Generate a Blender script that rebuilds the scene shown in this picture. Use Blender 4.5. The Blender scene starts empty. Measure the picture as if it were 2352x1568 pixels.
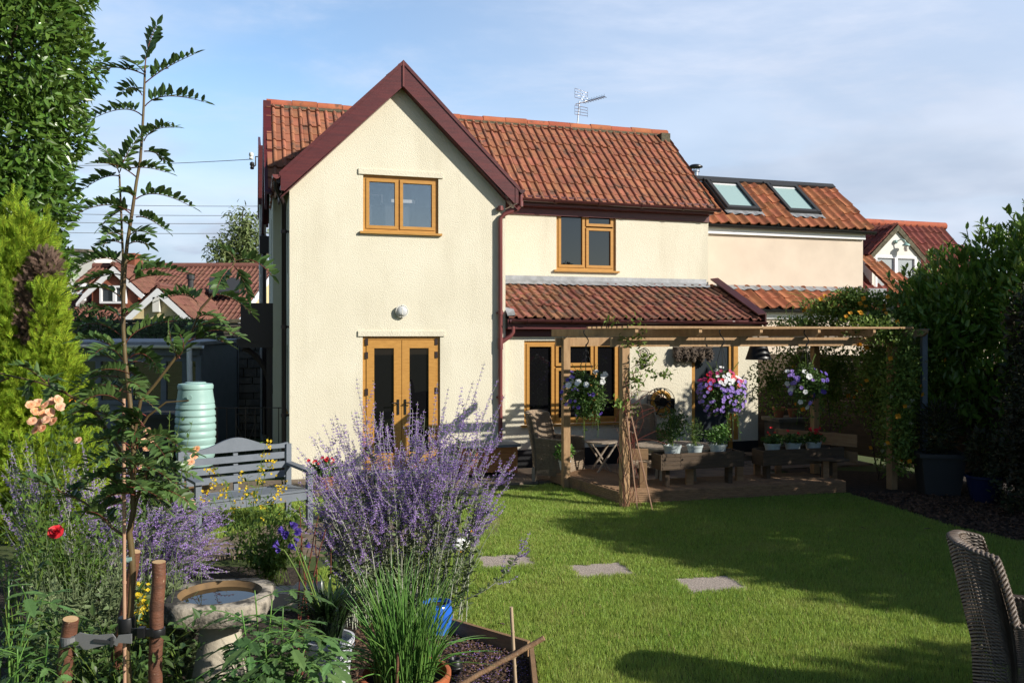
import bpy, math, random
import numpy as np
from mathutils import Vector

# ---------------------------------------------------------------- camera, sky, sun, exposure
scn = bpy.context.scene
col = scn.collection
FPX, CX, HY, EYE = 1950.0, 1176.0, 770.0, 2.1      # focal length, centre column, horizon row, eye height (photo at 2352 px)
cam_d = bpy.data.cameras.new('camera'); cam = bpy.data.objects.new('camera', cam_d); col.objects.link(cam)
cam.location = (0, 0, EYE); cam.rotation_euler = (math.radians(90), 0, 0)
cam_d.sensor_width = 36; cam_d.lens = FPX / 2352 * 36; cam_d.shift_y = -14 / 2352
cam_d.clip_start = 0.05; cam_d.clip_end = 3000
scn.camera = cam
SUN_EL, SUN_AZ = math.radians(27.5), math.radians(115)
TOSUN = Vector((math.sin(SUN_AZ) * math.cos(SUN_EL), math.cos(SUN_AZ) * math.cos(SUN_EL), math.sin(SUN_EL)))
sd = bpy.data.lights.new('sun', 'SUN'); so = bpy.data.objects.new('sun', sd); col.objects.link(so)
sd.energy = 5.0; sd.angle = math.radians(0.53); sd.color = (1.0, 0.945, 0.85)
so.rotation_euler = TOSUN.to_track_quat('Z', 'Y').to_euler(); so.location = (20, -10, 20)
scn.view_settings.view_transform = 'Standard'; scn.view_settings.look = 'None'
scn.view_settings.gamma = 1.0; scn.view_settings.exposure = 0.36
scn.render.film_transparent = False
scn.cycles.max_bounces = 6; scn.cycles.diffuse_bounces = 3; scn.cycles.glossy_bounces = 3
scn.cycles.transmission_bounces = 4; scn.cycles.transparent_max_bounces = 8
scn.cycles.caustics_reflective = False; scn.cycles.caustics_refractive = False

world = bpy.data.worlds.new('World'); scn.world = world; world.use_nodes = True
wn, wl = world.node_tree.nodes, world.node_tree.links
wn.clear()
def N(nodes, typ, **kw):
    n = nodes.new(typ)
    for k, v in kw.items():
        if k in n.inputs.keys() if hasattr(n.inputs, 'keys') else False: n.inputs[k].default_value = v
        else: setattr(n, k, v)
    return n
wo = wn.new('ShaderNodeOutputWorld'); bg = wn.new('ShaderNodeBackground'); wl.new(bg.outputs[0], wo.inputs[0])
bg.inputs['Strength'].default_value = 0.125
sky = wn.new('ShaderNodeTexSky'); sky.sky_type = 'NISHITA'; sky.sun_disc = False
sky.sun_elevation = SUN_EL; sky.sun_rotation = SUN_AZ; sky.air_density = 1.0; sky.dust_density = 0.6; sky.ozone_density = 2.5
tc = wn.new('ShaderNodeTexCoord')
sep = wn.new('ShaderNodeSeparateXYZ'); wl.new(tc.outputs['Generated'], sep.inputs[0])
def wmath(op, a, b=None, c=None):
    n = wn.new('ShaderNodeMath'); n.operation = op
    for i, v in enumerate((a, b, c)):
        if v is None: continue
        if isinstance(v, (int, float)): n.inputs[i].default_value = v
        else: wl.new(v, n.inputs[i])
    return n.outputs[0]
zc = wmath('ADD', wmath('MAXIMUM', sep.outputs['Z'], 0.0), 0.16)     # cloud layer seen in perspective
comb = wn.new('ShaderNodeCombineXYZ')
wl.new(wmath('DIVIDE', sep.outputs['X'], zc), comb.inputs[0]); wl.new(wmath('DIVIDE', sep.outputs['Y'], zc), comb.inputs[1])
def wnoise(scale, detail, rough, off, sx=1, sy=1, rot=0, dist=0.0):
    m = wn.new('ShaderNodeMapping'); m.inputs['Location'].default_value = off
    m.inputs['Scale'].default_value = (sx, sy, 1); m.inputs['Rotation'].default_value = (0, 0, rot)
    wl.new(comb.outputs[0], m.inputs[0])
    t = wn.new('ShaderNodeTexNoise'); t.inputs['Scale'].default_value = scale; t.inputs['Detail'].default_value = detail
    t.inputs['Roughness'].default_value = rough; t.inputs['Distortion'].default_value = dist
    wl.new(m.outputs[0], t.inputs['Vector']); return t.outputs['Fac']
def wramp(v, lo, hi):
    m = wn.new('ShaderNodeMapRange'); m.interpolation_type = 'SMOOTHSTEP'; m.inputs['From Min'].default_value = lo; m.inputs['From Max'].default_value = hi
    wl.new(v, m.inputs['Value']); return m.outputs[0]
def wmix(f, a, b):
    m = wn.new('ShaderNodeMix'); m.data_type = 'RGBA'
    if isinstance(f, float): m.inputs[0].default_value = f
    else: wl.new(f, m.inputs[0])
    for i, v in ((6, a), (7, b)):
        if isinstance(v, tuple): m.inputs[i].default_value = v
        else: wl.new(v, m.inputs[i])
    return m.outputs[2]
wisp = wramp(wnoise(1.1, 8, 0.62, (3.1, 1.7, 0), 1.0, 1.7, 0.5, 0.25), 0.42, 0.78)      # high thin streaks
bank = wramp(wnoise(0.55, 7, 0.55, (7.4, 2.2, 0), 1.0, 1.0, 0.0, 0.1), 0.42, 0.60)       # lower grey cumulus
low = wmath('SUBTRACT', 1.0, wramp(sep.outputs['Z'], 0.10, 0.40))
shade = wramp(wnoise(0.9, 5, 0.5, (1.0, 9.0, 0)), 0.35, 0.65)
right = wramp(sep.outputs['X'], -0.35, 0.45)
bright = wmix(shade, (3.0, 3.6, 4.6, 1), (5.0, 5.4, 6.2, 1))
sm = wn.new('ShaderNodeMix'); sm.data_type = 'RGBA'; sm.blend_type = 'MULTIPLY'; sm.inputs[0].default_value = 1.0; wl.new(sky.outputs[0], sm.inputs[6]); sm.inputs[7].default_value = (1.42, 1.45, 1.42, 1)
c1 = wmix(wmath('MINIMUM', wmath('ADD', wmath('MULTIPLY', wisp, 0.8), wmath('MULTIPLY', right, 0.58)), 0.92), sm.outputs[2], (4.7, 5.3, 6.5, 1))
hz = wmath('SUBTRACT', 1.0, wramp(sep.outputs['Z'], 0.08, 0.30))
bankf = wmath('MAXIMUM', wmath('MULTIPLY', wmath('MAXIMUM', bank, wmath('MULTIPLY', right, 0.78)), wmath('MULTIPLY_ADD', low, 0.85, 0.15)), wmath('MULTIPLY', hz, 0.85))
c2 = wmix(bankf, c1, bright)
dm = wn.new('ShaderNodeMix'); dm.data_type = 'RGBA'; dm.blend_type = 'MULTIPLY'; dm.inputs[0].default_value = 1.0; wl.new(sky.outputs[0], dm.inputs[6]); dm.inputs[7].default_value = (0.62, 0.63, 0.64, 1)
high = wmath('MAXIMUM', wramp(sep.outputs['Z'], 0.40, 0.62), wramp(sep.outputs['Y'], 0.30, -0.15))      # clear sky overhead and to the south, dimmed to cut fill and deepen shade
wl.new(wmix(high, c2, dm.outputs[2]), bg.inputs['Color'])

# ---------------------------------------------------------------- helpers
rng = np.random.default_rng(11); random.seed(5)
def W(px, py, Y):                       # point seen at a photo position, at depth Y
    return np.array([(px - CX) / FPX * Y, Y, EYE - (py - HY) / FPX * Y])
def G(px, py, z=0.0):                   # the same where the height is known
    Y = FPX * (EYE - z) / (py - HY); return np.array([(px - CX) / FPX * Y, Y, z])
TH = math.radians(17.0); CT, ST = math.cos(TH), math.sin(TH); OX, OY = -3.25, 12.4
def FS(px, py, t):                      # house frame: along the front s, height z, at depth t behind the gable front
    u = (px - CX) / FPX; bx = OX - t * ST; by = OY + t * CT
    s = (u * by - bx) / (CT - u * ST); return s, EYE - (py - HY) / FPX * (by + s * ST)
def HW(s, t, z): return np.array([OX + s * CT - t * ST, OY + s * ST + t * CT, z])
def nrm(a):
    a = np.asarray(a, float); return a / np.maximum(np.linalg.norm(a, axis=-1, keepdims=True), 1e-9)

class MB:
    def __init__(s, org=(0, 0, 0)): s.V = []; s.F = []; s.n = 0; s.org = np.array(org, float)
    def add(s, V, F):
        V = np.asarray(V, float).reshape(-1, 3)
        if isinstance(F, np.ndarray): s.F.append(F + s.n)
        else:
            by = {}
            for f in F: by.setdefault(len(f), []).append(f)
            for k in by: s.F.append(np.array(by[k]) + s.n)
        s.V.append(V); s.n += len(V); return s
    def box(s, a, b):
        x0, y0, z0 = a; x1, y1, z1 = b
        V = [(x0,y0,z0),(x1,y0,z0),(x1,y1,z0),(x0,y1,z0),(x0,y0,z1),(x1,y0,z1),(x1,y1,z1),(x0,y1,z1)]
        return s.add(V, [(0,3,2,1),(4,5,6,7),(0,1,5,4),(1,2,6,5),(2,3,7,6),(3,0,4,7)])
    def bar(s, p, q, w, h, up=(0, 0, 1)):
        p = np.array(p, float); q = np.array(q, float); d = nrm(q - p); up = np.array(up, float)
        a = np.cross(d, up)
        if np.linalg.norm(a) < 1e-4: a = np.cross(d, (1, 0, 0))
        a = nrm(a); b = np.cross(a, d); a = a * w / 2; b = b * h / 2
        V = [p-a-b, p+a-b, p+a+b, p-a+b, q-a-b, q+a-b, q+a+b, q-a+b]
        return s.add(V, [(0,1,2,3),(7,6,5,4),(0,4,5,1),(1,5,6,2),(2,6,7,3),(3,7,4,0)])
    def tube(s, pts, r, n=6, cap=True):
        P = np.asarray(pts, float); m = len(P); r = np.broadcast_to(np.asarray(r, float), (m,))
        T = nrm(np.gradient(P, axis=0)); ref = np.array([0, 0, 1.0]) if abs(T[0][2]) < 0.9 else np.array([1.0, 0, 0])
        A = nrm(np.cross(T, ref)); bad = np.linalg.norm(np.cross(T, ref), axis=1) < .05
        if bad.any(): A[bad] = A[~bad][0] if (~bad).any() else (1, 0, 0)
        B = np.cross(T, A); an = np.arange(n) * 2 * math.pi / n
        V = P[:, None] + r[:, None, None] * (np.cos(an)[None, :, None] * A[:, None] + np.sin(an)[None, :, None] * B[:, None])
        i = np.arange(m - 1)[:, None] * n; k = np.arange(n)[None]; k2 = (k + 1) % n
        F = np.stack([i + k, i + k2, i + n + k2, i + n + k], -1).reshape(-1, 4)
        s.add(V, F)
        if cap: s.F.append(np.array([list(range(n))[::-1]]) + s.n - m * n); s.F.append(np.array([list(range(n))]) + s.n - n)
        return s
    def lathe(s, prof, c=(0, 0, 0), n=28, cap=True):
        P = np.asarray(prof, float); m = len(P); an = np.arange(n) * 2 * math.pi / n
        V = np.zeros((m, n, 3)); V[..., 0] = P[:, 0:1] * np.cos(an); V[..., 1] = P[:, 0:1] * np.sin(an); V[..., 2] = P[:, 1:2]
        V += np.array(c, float); i = np.arange(m - 1)[:, None] * n; k = np.arange(n)[None]; k2 = (k + 1) % n
        s.add(V, np.stack([i + k, i + k2, i + n + k2, i + n + k], -1).reshape(-1, 4))
        if cap: s.F.append(np.array([list(range(n))[::-1]]) + s.n - m * n); s.F.append(np.array([list(range(n))]) + s.n - n)
        return s
    def prism(s, poly, vec):
        P = np.asarray(poly, float); n = len(P); Q = P + np.array(vec, float)
        F = [tuple(range(n))[::-1], tuple(range(n, 2 * n))] + [(i, (i + 1) % n, n + (i + 1) % n, n + i) for i in range(n)]
        return s.add(np.vstack([P, Q]), F)
    def ball(s, c, r, n=10):
        r = np.broadcast_to(np.array(r, float), (3,)); th = np.linspace(-math.pi / 2, math.pi / 2, n // 2 + 2)[1:-1]
        m0 = s.n; s.lathe([(math.cos(a), math.sin(a)) for a in th], n=n); s.V[-1] = s.V[-1] * r + np.array(c, float); return s
    def inst(s, T, TF, pos, X, Y, Z, sx, sy=None, sz=None):    # many copies of a small template
        pos = np.atleast_2d(pos); n = len(pos); f = lambda v: np.broadcast_to(np.asarray(v, float), (n,))[:, None, None]
        sy = sx if sy is None else sy; sz = sy if sz is None else sz; T = np.asarray(T, float)
        V = pos[:, None] + f(sx) * T[None, :, 0:1] * X[:, None] + f(sy) * T[None, :, 1:2] * Y[:, None] + f(sz) * T[None, :, 2:3] * Z[:, None]
        k = len(T); by = {}
        for fc in TF: by.setdefault(len(fc), []).append(fc)
        base = s.n
        for L in by: s.F.append(((np.arange(n) * k)[:, None, None] + np.array(by[L])[None]).reshape(-1, L) + base)
        s.V.append(V.reshape(-1, 3)); s.n += n * k; return s
    def build(s, name, mat, parent=None, smooth=None):
        me = bpy.data.meshes.new(name); V = np.concatenate(s.V) - s.org
        me.vertices.add(len(V)); me.vertices.foreach_set('co', V.astype(np.float32).ravel())
        L = np.concatenate([f.ravel() for f in s.F]); tot = np.concatenate([np.full(len(f), f.shape[1]) for f in s.F])
        me.loops.add(len(L)); me.loops.foreach_set('vertex_index', L.astype(np.int32))
        me.polygons.add(len(tot)); me.polygons.foreach_set('loop_start', np.concatenate([[0], np.cumsum(tot)[:-1]]).astype(np.int32))
        me.update(calc_edges=True); me.validate()
        me.materials.append(mat)
        if smooth is None: me.polygons.foreach_set('use_smooth', np.zeros(len(tot), bool))
        else:
            me.polygons.foreach_set('use_smooth', np.ones(len(tot), bool))
            if smooth < 180: me.set_sharp_from_angle(angle=math.radians(smooth))
        o = bpy.data.objects.new(name, me); col.objects.link(o)
        if parent is not None: o.parent = parent
        return o
def thing(name, label, cat, loc=(0, 0, 0), rz=0.0, group=None):
    o = bpy.data.objects.new(name, None); col.objects.link(o); o.location = [float(v) for v in loc]; o.rotation_euler = (0, 0, rz)
    o.empty_display_size = 0.1; return tag(o, label, cat, group)
def tag(o, label, cat, group=None):
    o['label'] = label; o['category'] = cat
    if group: o['group'] = group
    return o
def struct(o, kind='structure'): o['kind'] = kind; return o
def dup(root, loc, rz, label):
    r = root.copy(); col.objects.link(r); r.location = [float(v) for v in loc]; r.rotation_euler = (0, 0, rz); r['label'] = label
    for ch in list(root.children):
        c = ch.copy(); col.objects.link(c); c.parent = r
        for g in list(ch.children):
            d = g.copy(); col.objects.link(d); d.parent = c
    return r

# ---------------------------------------------------------------- materials
def mat(name, c1, c2=None, scale=6.0, rough=0.6, bump=0.0, bscale=60.0, metal=0.0, spec=0.4, stretch=(1, 1, 1), rand=0.0,
        trans=0.0, dark=None, dscale=3.0, dlo=0.55, dhi=0.7, lo=0.35, hi=0.65, bdist=0.01, detail=5, dstretch=(1, 1, 1), coat=0.0, hue=0.0):
    m = bpy.data.materials.new(name); m.use_nodes = True; n, l = m.node_tree.nodes, m.node_tree.links
    b = n['Principled BSDF']; b.inputs['Roughness'].default_value = rough; b.inputs['Metallic'].default_value = metal
    b.inputs['Specular IOR Level'].default_value = spec; b.inputs['Coat Weight'].default_value = coat
    tcd = n.new('ShaderNodeTexCoord')
    def nz(sc, st, det=detail):
        mp = n.new('ShaderNodeMapping'); mp.inputs['Scale'].default_value = st; l.new(tcd.outputs['Object'], mp.inputs[0])
        t = n.new('ShaderNodeTexNoise'); t.inputs['Scale'].default_value = sc; t.inputs['Detail'].default_value = det
        t.inputs['Roughness'].default_value = 0.6; l.new(mp.outputs[0], t.inputs['Vector']); return t.outputs['Fac']
    def rg(v, a, z):
        r = n.new('ShaderNodeMapRange'); r.inputs['From Min'].default_value = a; r.inputs['From Max'].default_value = z; l.new(v, r.inputs['Value']); return r.outputs[0]
    def mx(f, a, z):
        q = n.new('ShaderNodeMix'); q.data_type = 'RGBA'
        l.new(f, q.inputs[0])
        for i, v in ((6, a), (7, z)):
            if isinstance(v, tuple): q.inputs[i].default_value = v + (1,)
            else: l.new(v, q.inputs[i])
        return q.outputs[2]
    c = None
    if c2 is not None: c = mx(rg(nz(scale, stretch), lo, hi), c1, c2)
    else:
        q = n.new('ShaderNodeRGB'); q.outputs[0].default_value = c1 + (1,); c = q.outputs[0]
    if rand > 0:
        ge = n.new('ShaderNodeNewGeometry'); r = n.new('ShaderNodeMapRange'); r.inputs['To Min'].default_value = 1 - rand; r.inputs['To Max'].default_value = 1 + rand
        l.new(ge.outputs['Random Per Island'], r.inputs['Value'])
        hs = n.new('ShaderNodeHueSaturation'); l.new(r.outputs[0], hs.inputs['Value']); l.new(c, hs.inputs['Color'])
        if hue > 0:
            w = n.new('ShaderNodeTexWhiteNoise'); w.noise_dimensions = '1D'; l.new(ge.outputs['Random Per Island'], w.inputs['W'])
            r2 = n.new('ShaderNodeMapRange'); r2.inputs['To Min'].default_value = 0.5 - hue; r2.inputs['To Max'].default_value = 0.5 + hue
            l.new(w.outputs['Value'], r2.inputs['Value']); l.new(r2.outputs[0], hs.inputs['Hue'])
        c = hs.outputs[0]
    if dark is not None: c = mx(rg(nz(dscale, dstretch, 8), dlo, dhi), c, dark)
    l.new(c, b.inputs['Base Color'])
    if bump > 0:
        bp = n.new('ShaderNodeBump'); bp.inputs['Strength'].default_value = bump; bp.inputs['Distance'].default_value = bdist
        l.new(nz(bscale, stretch, 4), bp.inputs['Height']); l.new(bp.outputs[0], b.inputs['Normal'])
    if trans > 0:
        tr = n.new('ShaderNodeBsdfTranslucent'); ms = n.new('ShaderNodeMixShader'); ms.inputs[0].default_value = trans
        hs2 = n.new('ShaderNodeHueSaturation'); hs2.inputs['Value'].default_value = 1.3; hs2.inputs['Hue'].default_value = 0.485; l.new(c, hs2.inputs['Color'])
        l.new(hs2.outputs[0], tr.inputs['Color']); l.new(b.outputs[0], ms.inputs[1]); l.new(tr.outputs[0], ms.inputs[2])
        l.new(ms.outputs[0], n['Material Output'].inputs[0])
    return m
M = {}
M['render'] = mat('cream_roughcast', (.735, .685, .55), (.68, .63, .495), 1.0, .9, .85, 62, spec=.15, bdist=.011, dark=(.56, .51, .39), dscale=1.0, dlo=.50, dhi=.85, dstretch=(1.5, 1.5, .35))
M['pinkrender'] = mat('peach_render', (.68, .575, .465), (.61, .51, .41), 1.6, .9, .5, 70, spec=.15, bdist=.006)
M['plinth'] = mat('black_plinth', (.015, .015, .017), None, rough=.6)
M['maroon'] = mat('maroon_board', (.115, .022, .022), (.075, .016, .018), 3, .38, .15, 30, stretch=(1, 1, 12), spec=.45)
M['maroonpipe'] = mat('maroon_plastic', (.19, .055, .05), (.15, .042, .04), 3, .4, spec=.45)
M['browngutter'] = mat('brown_plastic', (.075, .025, .024), (.055, .02, .02), 3, .3, spec=.5)
M['darkpipe'] = mat('dark_brown_plastic', (.028, .018, .017), None, rough=.4)
M['black'] = mat('black_plastic', (.012, .012, .013), None, rough=.4)
M['oak'] = mat('golden_oak', (.52, .265, .062), (.42, .205, .045), 7, .42, .1, 40, stretch=(1, 1, 8), spec=.4)
M['lead'] = mat('grey_lead', (.30, .31, .33), (.20, .205, .21), 9, .55, .3, 25)
def tilem(name, c1, c2, dark, dlo, hue=.009, rand=.2): return mat(name, c1, c2, 4.0, .8, .5, 45, spec=.2, rand=rand, hue=hue, dark=dark, dscale=5.5, dlo=dlo, dhi=dlo + .16, bdist=.006)
M['tile_main'] = tilem('orange_red_tiles', (.35, .140, .080), (.27, .108, .064), (.13, .08, .06), .52)
M['tile_lean'] = tilem('weathered_brown_tiles', (.29, .122, .075), (.21, .09, .06), (.12, .085, .065), .50, hue=.02, rand=.35)
M['tile_clay'] = tilem('bright_clay_pantiles', (.40, .155, .075), (.32, .118, .06), (.13, .07, .04), .56)
M['tile_red'] = tilem('dark_red_tiles', (.23, .070, .052), (.18, .056, .045), (.09, .05, .04), .6, rand=.18)
M['tile_far'] = tilem('far_brown_tiles', (.20, .092, .066), (.165, .075, .056), (.11, .07, .05), .58, rand=.15)
M['ridge'] = tilem('ridge_tiles', (.42, .135, .066), (.35, .105, .055), (.12, .075, .05), .56, rand=.12)
M['mortar'] = mat('mossy_mortar', (.15, .13, .085), (.06, .055, .035), 14, .95, .6, 40)
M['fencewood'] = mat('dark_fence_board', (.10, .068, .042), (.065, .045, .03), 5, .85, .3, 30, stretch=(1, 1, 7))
M['white'] = mat('white_upvc', (.80, .80, .80), None, rough=.35)
M['offwhite'] = mat('offwhite_paint', (.72, .70, .64), (.66, .64, .58), 5, .6)
M['charcoal'] = mat('charcoal_metal', (.036, .037, .039), None, rough=.55)
M['steel'] = mat('steel', (.55, .56, .58), None, rough=.25, metal=1.0)
def glass(name, c, ior, rough=.015):
    m = bpy.data.materials.new(name); m.use_nodes = True; b = m.node_tree.nodes['Principled BSDF']
    b.inputs['Base Color'].default_value = c + (1,); b.inputs['Roughness'].default_value = rough; b.inputs['IOR'].default_value = ior; return m
M['pane'] = glass('dark_pane', (.006, .006, .007), 1.45)
M['panesky'] = glass('double_glazed_pane', (.03, .035, .04), 2.3)
M['skylight'] = glass('skylight_pane', (.33, .46, .45), 1.8)
M['doorgrey'] = glass('grey_door_pane', (.035, .042, .05), 1.5, .12)
M['wood'] = mat('weathered_timber', (.30, .185, .095), (.22, .13, .065), 5, .8, .3, 30, stretch=(1, 1, 7), dark=(.13, .10, .07), dscale=2.5, dlo=.58, dhi=.8)
M['pergola'] = mat('pergola_timber', (.42, .265, .135), (.31, .185, .09), 5, .75, .25, 30, stretch=(6, 1, 1), dark=(.15, .11, .07), dscale=2.0, dlo=.6, dhi=.8)
M['deck'] = mat('deck_timber', (.33, .20, .11), (.21, .13, .072), 6, .8, .4, 30, stretch=(1, 8, 8), dark=(.07, .05, .035), dscale=3, dlo=.55, dhi=.8)
M['chest'] = mat('orange_cedar', (.46, .19, .06), (.36, .14, .045), 5, .55, .2, 30, stretch=(1, 1, 6))
M['teak'] = mat('silvered_teak', (.33, .27, .21), (.25, .20, .15), 6, .75, .2, 30, stretch=(7, 1, 1))
M['slate'] = mat('bluegrey_paint', (.155, .175, .205), (.13, .15, .175), 6, .55, .15, 30, spec=.4)
M['wicker'] = mat('rattan_light', (.33, .25, .17), (.25, .18, .12), 20, .55, rand=.12)
M['wickerdark'] = mat('rattan_dark', (.16, .118, .088), (.105, .08, .062), 20, .5, rand=.25, spec=.5)
M['butt'] = mat('pale_green_plastic', (.30, .46, .42), (.27, .42, .385), 3, .42, .0, spec=.4)
M['iron'] = mat('rusty_iron', (.07, .045, .03), (.035, .03, .028), 30, .7, metal=.3)
M['blackiron'] = mat('black_iron', (.02, .02, .02), None, rough=.5)
M['stone'] = mat('rubble_stone', (.20, .17, .13), (.10, .09, .075), 4, .95, .8, 8, rand=.3, bdist=.03)
M['bathstone'] = mat('lichened_stone', (.42, .37, .30), (.30, .26, .20), 9, .95, .9, 30, dark=(.045, .042, .036), dscale=6, dlo=.44, dhi=.54, bdist=.012)
M['pedestal'] = mat('cast_stone', (.52, .46, .36), (.44, .39, .30), 5, .95, .5, 40, bdist=.006)
M['algae'] = mat('algae_bowl', (.20, .12, .05), (.12, .075, .035), 10, .8)
M['slab'] = mat('exposed_aggregate', (.50, .42, .36), (.24, .20, .17), 75, .95, .7, 110, detail=2, dark=(.20, .17, .13), dscale=4, dlo=.6, dhi=.8)
M['paving'] = mat('riven_paving', (.22, .165, .12), (.15, .115, .085), 5, .9, .5, 18, rand=.12, dark=(.09, .075, .05), dscale=4, dlo=.55, dhi=.75)
M['soil'] = mat('soil', (.055, .038, .026), (.028, .02, .014), 14, 1.0, 1.0, 30, bdist=.03)
M['mulch'] = mat('bark_chips', (.15, .085, .048), (.07, .042, .028), 20, .95, rand=.5)
M['earth'] = mat('grass_ground', (.045, .075, .014), (.07, .085, .022), 3, 1.0, .5, 40)
M['terracotta'] = mat('terracotta_plastic', (.42, .125, .05), (.36, .105, .045), 6, .5)
M['clay'] = mat('clay_pot', (.34, .13, .06), (.27, .105, .055), 7, .8)
M['pot'] = mat('pale_glazed_pot', (.42, .47, .47), (.36, .41, .42), 8, .35)
M['bucket'] = mat('white_bucket', (.62, .64, .68), None, rough=.4)
M['bluepot'] = mat('cobalt_glazed_pot', (.02, .11, .50), (.10, .30, .65), 9, .12, spec=.6, lo=.5, hi=.75)
M['hose'] = mat('yellow_hose', (.55, .29, .05), None, rough=.4)
M['bark'] = mat('hazel_bark', (.17, .070, .040), (.10, .045, .028), 12, .55, .4, 50, stretch=(1, 1, 2.5), dark=(.45, .33, .22), dscale=60, dlo=.66, dhi=.72, dstretch=(1, 1, .45))
M['cutwood'] = mat('cut_wood', (.52, .36, .20), (.44, .28, .14), 20, .8)
M['twig'] = mat('olive_twig', (.13, .095, .038), (.09, .055, .025), 10, .5, dark=(.40, .34, .25), dscale=70, dlo=.68, dhi=.72)
M['redtwig'] = mat('red_petiole', (.17, .035, .03), (.11, .05, .025), 8, .5)
M['bamboo'] = mat('pinkish_cane', (.45, .27, .18), (.36, .21, .13), 6, .55)
M['drycane'] = mat('dry_cane', (.46, .34, .22), (.36, .26, .17), 6, .7)
M['trunk'] = mat('grey_bark', (.12, .09, .065), (.06, .045, .035), 8, .95, .6, 20)
M['wall_y'] = mat('yellow_render', (.66, .55, .31), (.60, .49, .27), 3, .9)
M['brick'] = mat('hung_tile_wall', (.26, .085, .045), (.20, .065, .035), 8, .85, stretch=(1, 1, 4))
M['petalwhite'] = mat('white_petal', (.80, .80, .80), None, rough=.6, trans=.3)
M['petalred'] = mat('red_petal', (.62, .014, .022), (.50, .008, .016), 8, .5, trans=.25)
M['petalpink'] = mat('magenta_petal', (.50, .05, .16), None, rough=.5, trans=.3, rand=.2)
M['petallilac'] = mat('lilac_petal', (.40, .26, .68), (.30, .19, .58), 20, .6, trans=.3, rand=.2)
M['petalviolet'] = mat('violet_petal', (.10, .055, .34), None, rough=.6, trans=.25, rand=.25)
M['petalpeach'] = mat('peach_rose_petal', (.80, .56, .42), (.82, .47, .22), 5, .6, trans=.3, rand=.12)
M['petalyellow'] = mat('yellow_petal', (.72, .52, .02), None, rough=.6, trans=.3, rand=.15)
M['petalorange'] = mat('orange_petal', (.72, .33, .02), None, rough=.6, trans=.3, rand=.15)
M['sagepetal'] = mat('lavender_blue_petal', (.43, .28, .62), (.34, .21, .52), 9, .7, trans=.3, rand=.3, hue=.02)
M['sagestem'] = mat('silver_stem', (.42, .42, .34), (.32, .34, .26), 9, .7)
def leafm(name, c, c2, rough=.5, spec=.35, trans=.3, rand=.35, hue=.015, sc=2.0): return mat(name, c, c2, sc, rough, spec=spec, trans=trans, rand=rand, hue=hue)
M['sageleaf'] = leafm('grey_green_leaf', (.17, .22, .10), (.12, .165, .07), .7)
M['laurel'] = leafm('laurel_leaf', (.078, .155, .026), (.105, .19, .03), .3, .5)
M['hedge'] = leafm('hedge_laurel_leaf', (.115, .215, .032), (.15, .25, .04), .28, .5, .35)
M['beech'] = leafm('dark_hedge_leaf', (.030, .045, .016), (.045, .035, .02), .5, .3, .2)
M['conifer'] = leafm('golden_conifer_spray', (.27, .36, .025), (.18, .28, .025), .7, .2, .3, .5, .018)
M['dead'] = mat('dead_brown_spray', (.17, .105, .075), (.12, .08, .06), 4, .9, rand=.3)
M['rowan'] = leafm('rowan_leaflet', (.068, .13, .036), (.10, .165, .045), .38, .45, .28)
M['rose'] = leafm('rose_leaf', (.06, .115, .028), (.08, .14, .035), .4, .4)
M['tomato'] = leafm('tomato_leaf', (.085, .165, .055), (.115, .20, .06), .55, .3, .3)
M['chive'] = leafm('chive_leaf', (.10, .22, .045), (.14, .27, .055), .4, .4, .2)
M['mustardleaf'] = leafm('fresh_leaf', (.09, .165, .028), (.12, .20, .035), .55)
M['agap'] = leafm('dark_strap_leaf', (.018, .04, .012), (.028, .055, .016), .3, .5, .1)
M['climber'] = leafm('climber_leaf', (.17, .25, .045), (.12, .19, .035), .55)
M['basketleaf'] = leafm('basket_leaf', (.055, .11, .025), (.075, .14, .03), .5)
M['birch'] = leafm('pale_tree_leaf', (.19, .24, .09), (.15, .20, .07), .55)
M['shrub'] = leafm('dark_shrub_leaf', (.04, .075, .022), (.055, .095, .028), .5)
M['grass'] = mat('lawn_blade', (.25, .37, .065), (.32, .415, .09), 1.1, .5, spec=.3, trans=.35, rand=.4, hue=.02, dark=(.33, .37, .10), dscale=2.2, dlo=.52, dhi=.85)
M['straw'] = mat('straw', (.30, .24, .10), None, rough=.8, rand=.3)

# ---------------------------------------------------------------- leaf templates and scatter tools
LEAF = (np.array([(0,0,0),(.28,.42,.10),(.62,.40,.10),(1,0,-.08),(.62,-.40,.10),(.28,-.42,.10),(.45,0,-.02)]), [(0,6,1),(1,6,3,2),(0,5,6),(5,4,3,6)])
LANCE = (np.array([(0,0,0),(.35,.5,.12),(.75,.33,.08),(1,0,-.1),(.75,-.33,.08),(.35,-.5,.12),(.5,0,0)]), [(0,6,2,1),(6,3,2),(0,5,4,6),(6,4,3)])
DIAM = (np.array([(0,0,0),(.45,.5,.1),(1,0,0),(.45,-.5,.1)]), [(0,3,2,1)])
LOBED = (np.array([(0,0,0),(.08,.30,.03),(.26,.28,.05),(.30,.50,.02),(.47,.33,.06),(.55,.46,.02),(.70,.22,.04),(.80,.24,.0),(1,0,-.12),
                   (.80,-.24,.0),(.70,-.22,.04),(.55,-.46,.02),(.47,-.33,.06),(.30,-.50,.02),(.26,-.28,.05),(.08,-.30,.03),(.35,0,-.03),(.65,0,-.03)]),
         [(0,16,2,1),(2,16,4,3),(4,16,17,6,5),(6,17,8,7),(0,15,14,16),(14,13,12,16),(12,11,10,17,16),(10,9,8,17)])
PETAL = (np.array([(0,0,0),(.5,.42,.12),(1,.38,.05),(1.08,0,.0),(1,-.38,.05),(.5,-.42,.12)]), [(0,5,4,3,2,1)])
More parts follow.
